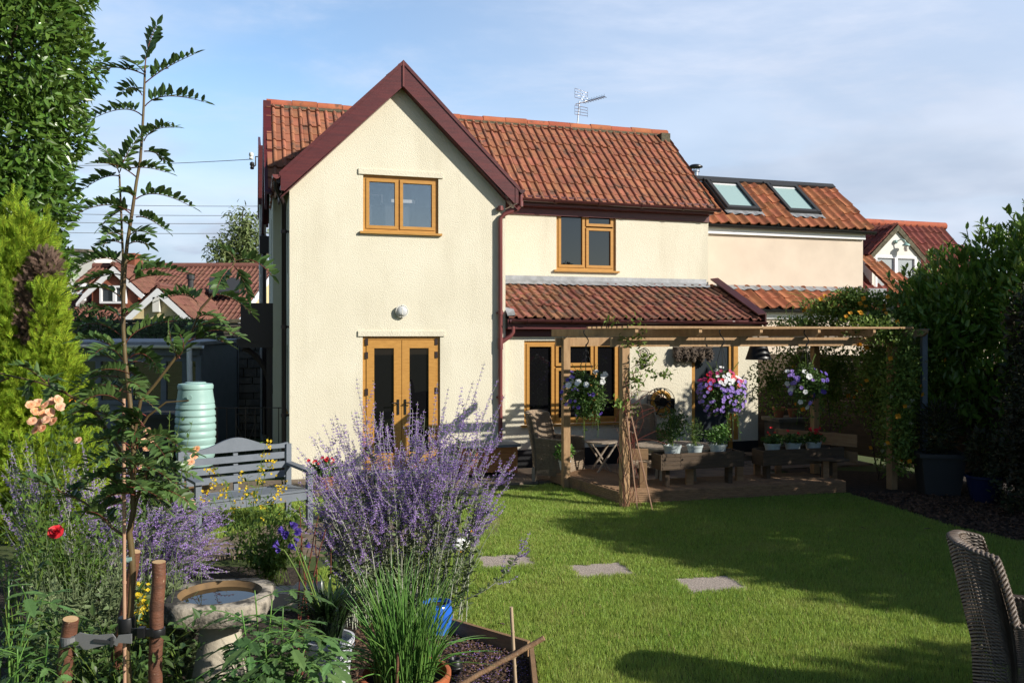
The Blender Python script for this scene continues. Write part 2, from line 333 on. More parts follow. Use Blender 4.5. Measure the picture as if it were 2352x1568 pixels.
def frames(D, U):
    D = nrm(D); S = np.cross(U, D); b = np.linalg.norm(S, axis=1) < 1e-3; S[b] = (1, 0, 0); S = nrm(S); return D, S, np.cross(D, S)
def scatter(mb, tpl, pos, D, U, L, Wd):
    X, Y, Z = frames(D, U); mb.inst(tpl[0], tpl[1], pos, X, Y, Z, L, Wd, Wd); return mb
def rnd(n): return nrm(rng.normal(size=(n, 3)))
def crown(lobes, n, shell=.4, lump=.12, seed=None):
    lobes = [(np.array(c, float), np.broadcast_to(np.array(r, float), (3,))) for c, r in lobes]
    w = np.array([np.prod(r) ** (2 / 3) for c, r in lobes]); k = rng.choice(len(lobes), size=int(n * 1.6), p=w / w.sum())
    C = np.array([c for c, r in lobes])[k]; R = np.array([r for c, r in lobes])[k]; d = rnd(len(k))
    ph = rng.random((5, 3)) * 6; q = sum(np.sin(d @ (rng.normal(size=3) * 5) + ph[i, 0]) for i in range(5)) / 3
    rad = (1 - shell * rng.random(len(k)) ** 1.6) * (1 + lump * q)
    P = C + d * R * rad[:, None]; keep = np.ones(len(k), bool)
    for c, r in lobes: keep &= ~((((P - c) / r) ** 2).sum(1) < (1 - shell) ** 2 * .8)
    P, Nn = P[keep][:n], nrm((d / R)[keep][:n]); return P, Nn
def leafcrown(mb, lobes, n, L, Wd, tpl=LEAF, shell=.4, out=.7, up=.15, jit=.8, lump=.12):
    P, Nn = crown(lobes, n, shell, lump); m = len(P)
    D = Nn * out + rnd(m) * jit + np.array([0, 0, up]); U = Nn + rnd(m) * .6 + np.array([0, 0, .5])
    l = L * rng.uniform(.65, 1.2, m); return scatter(mb, tpl, P, D, U, l, l * Wd / L)
def flowers(mb, P, Nn, r, petals=5, cup=.25):
    m = len(P); A = nrm(np.cross(Nn, rnd(m))); B = np.cross(Nn, A); r = np.broadcast_to(np.asarray(r, float), (m,))
    for i in range(petals):
        a = 2 * math.pi * i / petals + .3; d = A * math.cos(a) + B * math.sin(a) + Nn * cup
        scatter(mb, PETAL, P, d, Nn, r, r * 1.1)
    return mb
def bez(p0, p1, p2, n=10):
    t = np.linspace(0, 1, n)[:, None]; return (1 - t) ** 2 * np.array(p0) + 2 * t * (1 - t) * np.array(p1) + t * t * np.array(p2)
def inpoly(P, poly):
    x, y = P[:, 0], P[:, 1]; r = np.zeros(len(P), bool); q = np.array(poly); n = len(q)
    for i in range(n):
        x1, y1 = q[i]; x2, y2 = q[(i + 1) % n]
        r ^= ((y1 > y) != (y2 > y)) & (x < (x2 - x1) * (y - y1) / (y2 - y1 + 1e-12) + x1)
    return r

def blooms(T, name, m, P, Nn, r, petals=5, cup=.25, limit=60):
    P = np.atleast_2d(P); Nn = nrm(np.atleast_2d(Nn))
    if len(P) > limit:
        o = flowers(MB(), P, Nn, r, petals, cup).build(name + 's', m, T); o['kind'] = 'stuff'; return
    src = flowers(MB(), np.zeros((1, 3)), np.array([[0, 0, 1.]]), r, petals, cup).build(name, m, T)
    for i, (p, n_) in enumerate(zip(P, Nn)):
        o = src if i == 0 else src.copy()
        if i: col.objects.link(o); o.parent = T
        o.location = p; o.rotation_euler = Vector(n_).to_track_quat('Z', 'Y').to_euler(); k = rng.uniform(.8, 1.15); o.scale = (k, k, k)
# ---------------------------------------------------------------- ground
gm = MB(); gm.add([(-400, -60, -.03), (400, -60, -.03), (400, 900, -.03), (-400, 900, -.03)], [(0, 1, 2, 3)])
struct(gm.build('ground', M['earth']))
LAWN = [(.16, 2.5), (.16, 5.57), (-.36, 5.98), (-1.5, 6.5), (-1.75, 7.6), (-1.0, 8.6), (-1.5, 9.9), (-.3, 11.3), (.55, 12.0), (1.4, 10.6), (4.45, 11.3), (4.85, 9.35), (5.9, 7.0), (7.4, 3.6), (7.4, 2.5)]
LAWN2 = [(-4.2, 8.9), (-3.0, 8.75), (-2.3, 10.0), (-2.0, 10.9), (-4.2, 10.6)]
def sheet(name, poly, z, m): return struct(MB().add([(x, y, z) for x, y in poly], [tuple(range(len(poly)))]).build(name, m))
sheet('lawn_ground', LAWN, -.012, M['earth']); sheet('lawn_ground', LAWN2, -.014, M['earth'])
SLABS = [(W(1160, 1286, 0), 0)]
slabs = []
for px, py, w in ((1160, 1287, .55), (1379, 1308, .56), (1632, 1340, .56)):
    c = G(px, py); slabs.append((c, w))
def grass(poly, dens, hmin, hmax, wid):
    q = np.array(poly); lo, hi = q.min(0), q.max(0); n = int(np.prod(hi - lo) * dens)
    P = rng.random((n, 2)) * (hi - lo) + lo; P = P[inpoly(P, poly)]
    d = np.hypot(P[:, 0], P[:, 1]); P = P[rng.random(len(P)) < np.clip((7.0 / d) ** 1.2, .30, 1)]
    u = P[:, 0] / P[:, 1]; P = P[(u > -.62) & (u < .70) & (P[:, 1] > 3.9)]
    for c, w in slabs:
        a = math.radians(12); dx, dy = P[:, 0] - c[0], P[:, 1] - c[1]; x = dx * math.cos(a) + dy * math.sin(a); y = -dx * math.sin(a) + dy * math.cos(a)
        wb = .012 * np.sin(x * 31 + c[0]) + .012 * np.sin(y * 37); P = P[~((abs(x) < w / 2 - .045 + wb) & (abs(y) < .182 + wb))]
    m = len(P); d = np.hypot(P[:, 0], P[:, 1]); tuft = .5 + .5 * np.sin(P[:, 0] * 9 + 3 * np.sin(P[:, 1] * 7)) * np.sin(P[:, 1] * 11 + 2 * np.sin(P[:, 0] * 5))
    h = rng.uniform(hmin, hmax, m) * (.75 + .5 * tuft); w = wid * np.clip(d / 6, .8, 2.2) * rng.uniform(.7, 1.2, m)
    a = rng.random(m) * 2 * math.pi; lean = rng.uniform(.1, .9, m) * h; b = rng.random(m) * 2 * math.pi
    B = np.zeros((m, 3, 3)); B[:, 0, 0] = P[:, 0] - np.cos(a) * w / 2; B[:, 0, 1] = P[:, 1] - np.sin(a) * w / 2
    B[:, 1, 0] = P[:, 0] + np.cos(a) * w / 2; B[:, 1, 1] = P[:, 1] + np.sin(a) * w / 2
    B[:, 2, 0] = P[:, 0] + np.cos(b) * lean; B[:, 2, 1] = P[:, 1] + np.sin(b) * lean; B[:, 2, 2] = h
    B[:, :2, 2] = -.012
    return MB().add(B.reshape(-1, 3), np.arange(m * 3).reshape(-1, 3))
g = grass(LAWN, 17000, .012, .036, .0052); go = g.build('lawn', M['grass'])
go['label'] = 'mown green lawn with blades of grass between the beds and the decking'; go['category'] = 'grass'; struct(go, 'stuff')
g = grass(LAWN, 420, .015, .040, .006); go = g.build('dry_grass', M['straw'])
go['label'] = 'scattered dry straw-coloured blades among the green of the lawn'; go['category'] = 'grass'; struct(go, 'stuff')
g = grass(LAWN2, 5000, .03, .07, .008); go = g.build('lawn', M['grass'])
go['label'] = 'small strip of grass behind the grey garden bench'; go['category'] = 'grass'; struct(go, 'stuff')
for i, (c, w) in enumerate(slabs):
    mb = MB(); n = 9; xs = np.linspace(-w / 2, w / 2, n); ys = np.linspace(-.22, .22, n)
    top = [(x * (1 - .02 * rng.random()), y * (1 - .03 * rng.random()), -.004 + .003 * rng.random()) for y in ys for x in xs]
    F = [(j * n + k, j * n + k + 1, (j + 1) * n + k + 1, (j + 1) * n + k) for j in range(n - 1) for k in range(n - 1)]
    mb.add(top, F); mb.box((-w / 2 + .006, -.213, -.05), (w / 2 - .006, .213, -.006))
    o = mb.build('stepping_stone', M['slab'], smooth=40); o.location = c; o.rotation_euler = (0, 0, math.radians(12))
    tag(o, ['grey stepping stone in the lawn nearest the tall lavender-blue plant', 'grey stepping stone in the lawn, middle one of the three', 'grey stepping stone in the lawn nearest the wicker armchair in the foreground'][i], 'paving slab', 'stepping stones across the lawn')
# fallen leaves on the lawn
for px, py, r in ((1142, 1442, .05), (2120, 1222, .06), (1990, 1222, .05), (1368, 1207, .03), (1690, 1147, .05)):
    c = G(px, py); mb = MB(); d = rnd(1); d[:, 2] = .15; scatter(mb, LEAF, np.array([[0, 0, .035]]), d, np.array([[.2, .1, 1.]]), r * 1.6, r)
    o = mb.build('fallen_leaf', M['dead']); o.location = c
    tag(o, {1142: 'dry brown leaf lying on the sunny lawn near the raised bed', 2120: 'brown leaf in the shade at the right edge of the lawn', 1990: 'small brown leaf on the shaded lawn left of the larger one', 1368: 'tiny orange leaf on the lawn above the middle stepping stone', 1690: 'brown leaf on the shaded lawn right below the decking'}[px], 'leaf', 'fallen leaves on the lawn')
# patio in front of the house: riven flags as one paved surface
mb = MB(); s = -1.4
rows = [(-1.25, -.62), (-.6, -.02)]
for t0, t1 in rows:
    s = -1.4 + rng.random() * .3
    while s < 8.6:
        e = s + rng.uniform(.5, .85); z = -.012 + rng.random() * .006
        P = [HW(s, t0, 0), HW(e - .02, t0, 0), HW(e - .02, t1, 0), HW(s, t1, 0)]
        mb.prism([p + np.array([0, 0, -.04]) for p in P], (0, 0, .04 + z + .012)); s = e
s = 3.4
for t0 in (.0,):
    pass
struct(mb.build('patio', M['paving']))
mb = MB()                                    # curved garden path beside the bench
for i in range(9):
    for j in range(3):
        x = -3.9 + i * .42 + rng.random() * .04; y = 7.9 + j * .45 + .10 * i * .6 + rng.random() * .03
        if x > -.9 and j == 0: continue
        mb.prism([(x, y, -.04), (x + .39, y + .04, -.04), (x + .38, y + .45, -.04), (x - .01, y + .41, -.04)], (0, 0, .045 + .006 * rng.random()))
struct(mb.build('path', M['paving']))
sheet('flower_bed', [(-7, 3.0), (.12, 3.0), (.12, 5.52), (-.4, 5.93), (-1.6, 6.5), (-1.9, 7.7), (-4.6, 7.9), (-7, 8.5)], -.006, M['soil'])
sheet('shrub_bed', [(4.45, 11.3), (4.85, 9.35), (5.9, 7.0), (7.4, 3.6), (9.5, 3.6), (7.2, 12.6), (4.2, 13.6)], -.008, M['soil'])
def chips(name, poly, n, L, m, label):
    q = np.array(poly); lo, hi = q.min(0), q.max(0); P = rng.random((n * 2, 2)) * (hi - lo) + lo; P = P[inpoly(P, poly)][:n]; k = len(P)
    P3 = np.c_[P, rng.uniform(.0, .025, k)]; D = rnd(k); D[:, 2] *= .3; U = rnd(k) * .5 + np.array([0, 0, 1.0])
    o = scatter(MB(), DIAM, P3, D, U, L * rng.uniform(.5, 1.3, k), L * .5).build(name, m); o['label'] = label; o['category'] = 'mulch'; return struct(o, 'stuff')
chips('bark_mulch', [(4.5, 11.3), (4.9, 9.35), (5.9, 7.2), (6.6, 8.5), (6.0, 11.2)], 6000, .05, M['mulch'], 'dark bark mulch at the shaded edge of the lawn')
chips('bark_mulch', [(-1.1, 4.4), (.1, 4.4), (.1, 5.5), (-.38, 5.9), (-1.1, 6.3)], 7000, .03, M['mulch'], 'brown bark mulch inside the timber edged bed')
k = 1500; q = np.c_[rng.uniform(-.75, .1, k), rng.uniform(4.7, 5.9, k), rng.uniform(.02, .03, k)]; q = q[inpoly(q, [(-1.1, 4.4), (.1, 4.4), (.1, 5.5), (-.38, 5.9), (-1.1, 6.3)])]
o = scatter(MB(), DIAM, q, rnd(len(q)) * np.array([1, 1, .3]), np.tile([0, 0, 1.], (len(q), 1)), .010, .007).build('fallen_petals', M['sagepetal'])
o['label'] = 'mauve petals dropped on the bark mulch'; o['category'] = 'petals'; struct(o, 'stuff')

# ---------------------------------------------------------------- building tools (house frame: x along the front, y into the house)
def wall(mb, s0, s1, z0, top, holes, t, depth=.12, pt=None):
    pt = pt or (lambda s, z, d: (s, t + d, z))
    br = sorted({s0, s1, *[h[0] for h in holes], *[h[1] for h in holes], *[k for k in getattr(top, 'brk', []) if s0 < k < s1]})
    for a, b in zip(br[:-1], br[1:]):
        cut = sorted([(h[2], h[3]) for h in holes if h[0] <= a + 1e-6 and h[1] >= b - 1e-6]); z = z0
        for c0, c1 in cut: mb.add([pt(a, z, 0), pt(b, z, 0), pt(b, c0, 0), pt(a, c0, 0)], [(0, 1, 2, 3)]); z = c1
        mb.add([pt(a, z, 0), pt(b, z, 0), pt(b, top(b), 0), pt(a, top(a), 0)], [(0, 1, 2, 3)])
    for a, b, c, d in holes:
        for (p, q) in (((a, c), (a, d)), ((a, d), (b, d)), ((b, d), (b, c)), ((b, c), (a, c))):
            mb.add([pt(*p, 0), pt(*q, 0), pt(*q, depth), pt(*p, depth)], [(0, 1, 2, 3)])
    return mb
def rframe(mb, s0, s1, z0, z1, w, t0, t1):
    mb.box((s0, t0, z0), (s0 + w, t1, z1)); mb.box((s1 - w, t0, z0), (s1, t1, z1))
    mb.box((s0 + w, t0, z0), (s1 - w, t1, z0 + w)); return mb.box((s0 + w, t0, z1 - w), (s1 - w, t1, z1))
def window(parent, s0, s1, z0, z1, t, lights, fm, pm, sill=True, w=.05, name='window', back=True):
    f = MB(); rframe(f, s0, s1, z0, z1, w, t + .035, t + .11)
    for a, b, c, d in lights:
        if b < s1 - .08: f.box((b - .012, t + .04, c), (b + .012, t + .108, d))
    fo = f.build(name, fm, parent)
    for a, b, c, d in lights:
        rframe(MB(), a + .014, b - .014, c + .014, d - .014, .048, t + .022, t + .095).build('sash', fm, fo)
        MB().box((a + .06, t + .06, c + .06), (b - .06, t + .066, d - .06)).build('pane', pm, fo)
    if sill: MB().box((s0 - .05, t - .05, z0 - .035), (s1 + .05, t + .10, z0 - .002)).build('sill', fm, fo)
    if back: MB().box((s0 - .02, t + .125, z0 - .02), (s1 + .02, t + .13, z1 + .02)).build('room_dark_sheet', M['black'], fo)  # dark sheet added for the darkness of the unlit room
    return fo
def tiles(mb, o, u, v, U, V, gauge, per, rolls, h, th=.022, jit=.009, mask=None, pan='roman'):
    o, u, v = np.array(o, float), nrm(np.array(u, float)), nrm(np.array(v, float)); nn = np.cross(u, v)
    if nn[2] < 0: nn = -nn
    if pan == 'roman': prof = [(0, 0), (.52, 0), (.58, .45), (.66, .85), (.76, 1), (.86, .85), (.94, .45), (1, 0)]
    else: prof = [(x, .5 - .5 * math.cos(2 * math.pi * (x - .12)) + .15 * math.sin(4 * math.pi * x)) for x in np.linspace(0, 1, 9)]
    tw = per * rolls; nc, nr = int(math.ceil(U / tw)), int(math.ceil(V / gauge))
    X = np.array([(r + p[0]) * per for r in range(rolls) for p in prof[(1 if r else 0):]]); H = np.array([p[1] * h for r in range(rolls) for p in prof[(1 if r else 0):]]); k = len(X)
    for j in range(nr):
        for i in range(nc):
            x0 = i * tw; v0 = j * gauge; v1 = min(v0 + gauge + .04, V + .02)
            if mask and not mask(x0 + tw / 2, v0 + gauge / 2): continue
            e = rng.normal() * jit; dv = rng.normal() * jit * .8; xx = np.minimum(x0 + X, U); l = th + e
            a = o + xx[:, None] * u + (v0 + dv) * v + (H + l)[:, None] * nn
            b = o + xx[:, None] * u + v1 * v + (H + .002 + e * .5)[:, None] * nn; c = a - nn * (th * .95) - .0 * v
            q = np.arange(k - 1); F = np.r_[np.c_[q, q + 1, q + 1 + k, q + k], np.c_[q + 2 * k, q + 1 + 2 * k, q + 1, q]]
            mb.add(np.vstack([a, b, c]), F)
    return mb
def slab(mb, o, u, v, U, V, th=.05):
    o, u, v = np.array(o, float), nrm(np.array(u, float)), nrm(np.array(v, float)); nn = np.cross(u, v)
    if nn[2] < 0: nn = -nn
    return mb.prism([o, o + u * U, o + u * U + v * V, o + v * V], -nn * th)
def halfpipe(mb, p, q, r, n=10):
    p, q = np.array(p, float), np.array(q, float); d = nrm(q - p); a = nrm(np.cross(d, (0, 0, 1))); an = np.linspace(math.pi, 2 * math.pi, n)
    out = [a * math.cos(x) * r + np.array([0, 0, math.sin(x) * r]) for x in an]; inn = [k * .9 for k in out[::-1]]
    return mb.prism([p + k for k in out + inn], q - p)

# ---------------------------------------------------------------- the cottage
H = thing('cottage', 'cream roughcast cottage with maroon gable boards, oak windows and orange tiled roofs', 'house', (OX, OY, 0), TH)
SG = 3.29; EZ, AZ, APX = 4.40, 6.03, 1.645
slope = (AZ - EZ) / APX
def gtop(s): return EZ + (APX - abs(s - APX)) * slope
gtop.brk = [APX]
def rect(x0, x1, y0, y1, t):
    a, za = FS(x0, y0, t); b, zb = FS(x1, y0, t); c = FS(x0, y1, t)[1]; d = FS(x1, y1, t)[1]; return a, b, (c + d) / 2, (za + zb) / 2
UW = rect(834, 1007, 405, 534, 0); DR = rect(833, 1011, 772, 1080, 0); DR = (DR[0], DR[1], .06, DR[3])
wall(MB(), 0, SG, -.05, gtop, [UW, DR], 0).build('gable_wall', M['render'], H)
mb = MB(); SIDE = [(1.0, 1.45, 2.75, 3.65)]
def lintop(hole): return MB().prism([(hole[0] - .07, -.0, hole[3]), (hole[1] + .07, 0, hole[3]), (hole[1] + .07, 0, hole[3] + .08), (hole[0] - .07, 0, hole[3] + .08)], (0, -.022, 0))
for h in (UW, DR): lintop(h).build('drip_moulding', M['render'], H)
# left side wall of the wing, right return of the wing, main walls
mb = MB(); wall(mb, 0, 1.4, -.05, lambda s: 4.5, [(.55, .95, .95, 1.95), (.62, .86, 3.05, 4.05)], 0, pt=lambda s, z, d: (0 + d, s, z)); mb.build('side_wall', M['render'], H)
mb = MB(); mb.add([(SG, 0, -.05), (SG, 1.42, -.05), (SG, 1.42, 4.5), (SG, 0, 4.5)], [(0, 1, 2, 3)]); mb.build('side_wall', M['render'], H)
TM, RT, RZ, EMZ = 1.4, 3.2, 6.27, 4.52
def mtop(s):
    return EMZ + (RZ - .1 - EMZ) * (1 - abs(s - RT) / (RT - TM))
mtop.brk = [RT]
mb = MB(); wall(mb, TM, 5.0, -.05, mtop, [(2.2, 2.6, 3.2, 4.1)], 0, pt=lambda s, z, d: (-.2 + d, s, z)); mb.add([(-.2, TM, -.05), (0, TM, -.05), (0, TM, 4.6), (-.2, TM, 4.6)], [(0, 1, 2, 3)]); mb.build('side_wall', M['render'], H)
SR = FS(1627, 640, TM)[0]
MW = rect(1278, 1415, 476, 621, TM)
wall(MB(), SG, SR, 2.6, lambda s: 4.62, [MW], TM).build('upper_wall', M['render'], H)
mb = MB(); wall(mb, TM, 5.0, -.05, mtop, [], 0, pt=lambda s, z, d: (SR, s, z)); mb.add([(SR, 5.0, 0), (-.2, 5.0, 0), (-.2, 5.0, 4.6), (SR, 5.0, 4.6)], [(0, 1, 2, 3)]); mb.build('rear_wall', M['render'], H)
# lean-to
TL = .12; SL = FS(1741, 900, TL)[0]
LW = rect(1204, 1426, 782, 972, TL); LD = rect(1589, 1684, 786, 1035, TL); LD = (LD[0], LD[1], .1, LD[3])
wall(MB(), SG, SL, .27, lambda s: 2.34, [LW, (LD[0], LD[1], .27, LD[3])], TL).build('lower_wall', M['render'], H)
mb = MB(); mb.box((SG, TL - .008, -.05), (LD[0], TL + .1, .268)); mb.box((LD[1], TL - .008, -.05), (SL, TL + .1, .268)); mb.build('plinth', M['plinth'], H)
mb = MB(); mb.add([(SL, TL, -.05), (SL, TM, -.05), (SL, TM, 3.0), (SL, TL, 2.34)], [(0, 1, 2, 3)]); mb.build('side_wall', M['render'], H)
# --- windows and doors
m_ = (UW[0] + UW[1]) / 2 - .03
w1 = window(H, *UW, 0, [(UW[0] + .035, m_, UW[2] + .035, UW[3] - .035), (m_, UW[1] - .035, UW[2] + .035, UW[3] - .035)], M['oak'], M['panesky'])
w1['label'] = 'two-light oak window high in the gable'
gp_ = bpy.data.materials.new('reflective_clear_pane'); gp_.use_nodes = True; _n, _l = gp_.node_tree.nodes, gp_.node_tree.links
_g = _n.new('ShaderNodeBsdfGlossy'); _g.inputs['Roughness'].default_value = .02; _t = _n.new('ShaderNodeBsdfTransparent'); _m = _n.new('ShaderNodeMixShader'); _m.inputs[0].default_value = .28
_l.new(_t.outputs[0], _m.inputs[1]); _l.new(_g.outputs[0], _m.inputs[2]); _l.new(_m.outputs[0], _n['Material Output'].inputs[0])
for ch in w1.children:
    if ch.name.startswith('pane'): ch.data.materials[0] = gp_
    if ch.name.startswith('room_dark_sheet'): ch.data.materials[0] = mat('dim_room', (.16, .18, .22), (.10, .12, .16), 1.5); ch.location = (0, .35, 0)
a_, z_ = FS(848, 447, .3); b_ = FS(878, 462, .3)[0]; k = MB(); k.box((a_, .26, z_ - .008), (b_, .28, z_)); k.box((b_ - .02, .26, z_ - .12), (b_, .28, z_ - .0081)); k.build('picture_frame', M['white'], w1)
a_, z_ = FS(898, 458, .3); b_ = FS(952, 466, .3)[0]; MB().box((a_, .26, z_ - .05), (b_, .29, z_)).build('white_box', M['white'], w1)
a_, z_ = FS(840, 466, .34); MB().box((UW[0], .30, UW[2] + .05), (UW[1], .34, z_ - .03)).build('chest_back', mat('dark_chest', (.05, .06, .075), None, rough=.5), w1)
m_ = FS(1346, 500, TM)[0]; h_ = FS(1380, 522, TM)[1]
w2 = window(H, *MW, TM, [(MW[0] + .035, m_, MW[2] + .035, MW[3] - .035), (m_, MW[1] - .035, h_, MW[3] - .035), (m_, MW[1] - .035, MW[2] + .035, h_)], M['oak'], glass('upper_pane', (.004, .004, .005), 1.9))
w2['label'] = 'three-light oak window under the main eaves'
a_, b_ = FS(1276, 880, TL)[0], FS(1366, 880, TL)[0]; h_ = FS(1320, 842, TL)[1]
w3 = window(H, *LW, TL, [(LW[0] + .035, a_, LW[2] + .035, LW[3] - .035), (a_, b_, h_, LW[3] - .035), (a_, b_, LW[2] + .035, h_), (b_, LW[1] - .035, LW[2] + .035, LW[3] - .035)], M['oak'], M['pane'])
w3['label'] = 'wide oak window of the lean-to behind the pergola'
f = MB(); rframe(f, DR[0], DR[1], DR[2], DR[3], .055, .03, .11); d1 = f.build('french_doors', M['oak'], H)
mid = (DR[0] + DR[1]) / 2
for a, b, sg in ((DR[0] + .06, mid - .004, 1), (mid + .004, DR[1] - .06, -1)):
    l = MB(); w = .115; z0, z1 = DR[2] + .06, DR[3] - .06
    l.box((a, .018, z0), (a + w, .085, z1)); l.box((b - w, .018, z0), (b, .085, z1)); l.box((a + w, .018, z0), (b - w, .085, z0 + .20)); l.box((a + w, .018, z1 - .12), (b - w, .085, z1)); l.build('door_leaf', M['oak'], d1)
    MB().box((a + w - .01, .05, z0 + .19), (b - w + .01, .056, z1 - .11)).build('pane', M['pane'], d1)
    x = (b - .05) if sg == 1 else (a + .05); k = MB(); k.box((x - .014, .004, .90), (x + .014, .017, 1.13)); k.tube([(x, .004, 1.08), (x, -.04, 1.08), (x - sg * .11, -.045, 1.08)], .009, 8); k.build('handle', M['black'], d1)
    x = a if sg == 1 else b
    for z in (.35, 1.2, 1.75, 1.95): MB().box((x - .022, .010, z), (x + .022, .0175, z + .10)).build('hinge', M['darkpipe'], d1)
MB().box((DR[0] - .02, -.06, DR[2] - .05), (DR[1] + .02, .11, DR[2] - .002)).build('threshold', M['white'], d1)
MB().box((DR[0], .125, 0), (DR[1], .13, DR[3])).build('dark_room', M['black'], d1)
f = MB(); rframe(f, LD[0], LD[1], LD[2], LD[3], .07, TL + .02, TL + .1); d2 = f.build('back_door', M['oak'], H)
MB().box((LD[0] + .075, TL + .04, LD[2] + .05), (LD[1] - .075, TL + .08, LD[3] - .075)).build('door_leaf', M['doorgrey'], d2)
k = MB(); x = LD[0] + .12; k.box((x - .015, TL + .025, 1.0), (x + .015, TL + .038, 1.25)); k.tube([(x, TL + .02, 1.15), (x, TL - .03, 1.15), (x + .11, TL - .035, 1.15)], .009, 8); k.build('handle', M['steel'], d2)
k = MB(); k.box((LD[1] + .004, TL - .012, .3), (LD[1] + .09, TL + .0, LD[3])); k.build('door_trim', M['oak'], d2)
# --- main roof
ang = math.atan2(RZ - 4.42, RT - (TM - .22)); vm = np.array([0, math.cos(ang), math.sin(ang)]); Lm = math.hypot(RZ - 4.42, RT - TM + .22)
SRv = SR + .03
mb = MB(); tiles(mb, (-.28, TM - .22, 4.44), (1, 0, 0), vm, SRv + .28, Lm, .285, .155, 2, .034); roof = mb.build('roof', M['tile_main'], H, smooth=40)
mb = MB(); slab(mb, (-.26, TM - .18, 4.41), (1, 0, 0), vm, SRv + .24, Lm - .05, .04); slab(mb, (-.26, 5.22, 4.41), (1, 0, 0), (0, -math.cos(ang), math.sin(ang)), SRv + .24, Lm - .05, .04); mb.build('roof_deck', M['darkpipe'], roof)
mb = MB(); s = -.28
while s < SRv - .05:
    e = min(s + .45, SRv + .03); r = rng.normal() * .006
    mb.tube([(s + .004, RT, RZ + .005 + r), (e - .004, RT, RZ + .005 + r + rng.normal() * .004)], .10, 10); s = e
mb.build('ridge_tiles', M['ridge'], roof, smooth=50)
mb = MB(); mb.bar((-.2, RT - .09, RZ - .035), (SRv, RT - .09, RZ - .035), .05, .05); mb.bar((SRv - .01, RT - .05, RZ - .03), np.array([SRv - .01, TM - .2, 4.47]), .05, .03); mb.box((SRv - .22, RT - .26, RZ - .2), (SRv - .02, RT - .1, RZ - .02)); mb.build('mortar_bedding', M['mortar'], roof)
# gutter + fascia, main
mb = MB(); mb.box((SG - .0, TM - .17, 4.36), (SR + .02, TM - .145, 4.54)); mb.box((SG, TM - .145, 4.35), (SR + .02, TM, 4.368)); mb.box((SG, TM - .03, 4.22), (SR + .004, TM - .003, 4.35)); mb.build('fascia', M['maroon'], H)
mb = MB(); halfpipe(mb, (SG - .02, TM - .235, 4.475), (SR + .1, TM - .235, 4.445), .058)
for s in np.arange(SG + .4, SR, .83): halfpipe(mb, (s, TM - .235, 4.472 - .006 * (s - SG)), (s + .05, TM - .235, 4.472 - .006 * (s - SG)), .066)
halfpipe(mb, (SR + .06, TM - .235, 4.447), (SR + .11, TM - .235, 4.447), .066); mb.build('gutter', M['browngutter'], H, smooth=40)
# left verge of the main roof (front and rear slopes)
mb = MB()
for a, b in (((TM - .30, 4.32), (RT, RZ + .02)), ((RT, RZ + .02), (5.25, 4.30))):
    d = .24; mb.prism([(-.30, a[0], a[1]), (-.30, b[0], b[1]), (-.30, b[0], b[1] - d), (-.30, a[0], a[1] - d)], (-.035, 0, 0))
    mb.prism([(-.335, a[0], a[1] + .035), (-.335, b[0], b[1] + .035), (-.335, b[0], b[1] + .002), (-.335, a[0], a[1] + .002)], (.13, 0, 0))
mb.box((-.335, RT - .14, RZ - .24), (-.2, RT - .1, RZ + .05)); mb.build('barge_board', M['maroon'], H)
# wing roof with the big gable barge
ug = nrm(np.array([APX, 0, AZ - EZ])); Lg = math.hypot(APX + .2, (APX + .2) * slope); RW = 3.0
mb = MB()
tiles(mb, (-.2, RW, EZ - .2 * slope + .12), (0, -1, 0), (APX, 0, AZ - EZ), RW + .14, Lg, .285, .155, 2, .034); tiles(mb, (SG + .2, -.14, EZ - .2 * slope + .12), (0, 1, 0), (-APX, 0, AZ - EZ), RW + .14, Lg, .285, .155, 2, .034)
roofw = mb.build('roof', M['tile_main'], H, smooth=40)
mb = MB(); nn = np.array([-math.sin(math.atan(slope)), 0, math.cos(math.atan(slope))])
slab(mb, (-.19, -.12, EZ - .19 * slope + .10), (0, 1, 0), (APX, 0, AZ - EZ), RW, Lg - .02, .04); slab(mb, (SG + .19, -.12, EZ - .19 * slope + .10), (0, 1, 0), (-APX, 0, AZ - EZ), RW, Lg - .02, .04); mb.build('roof_deck', M['darkpipe'], roofw)
mb = MB(); mb.tube([(APX, -.10, AZ + .10), (APX, RW, AZ + .10)], .08, 10); mb.build('ridge_tiles', M['ridge'], roofw)
oz = .17; bd = .37
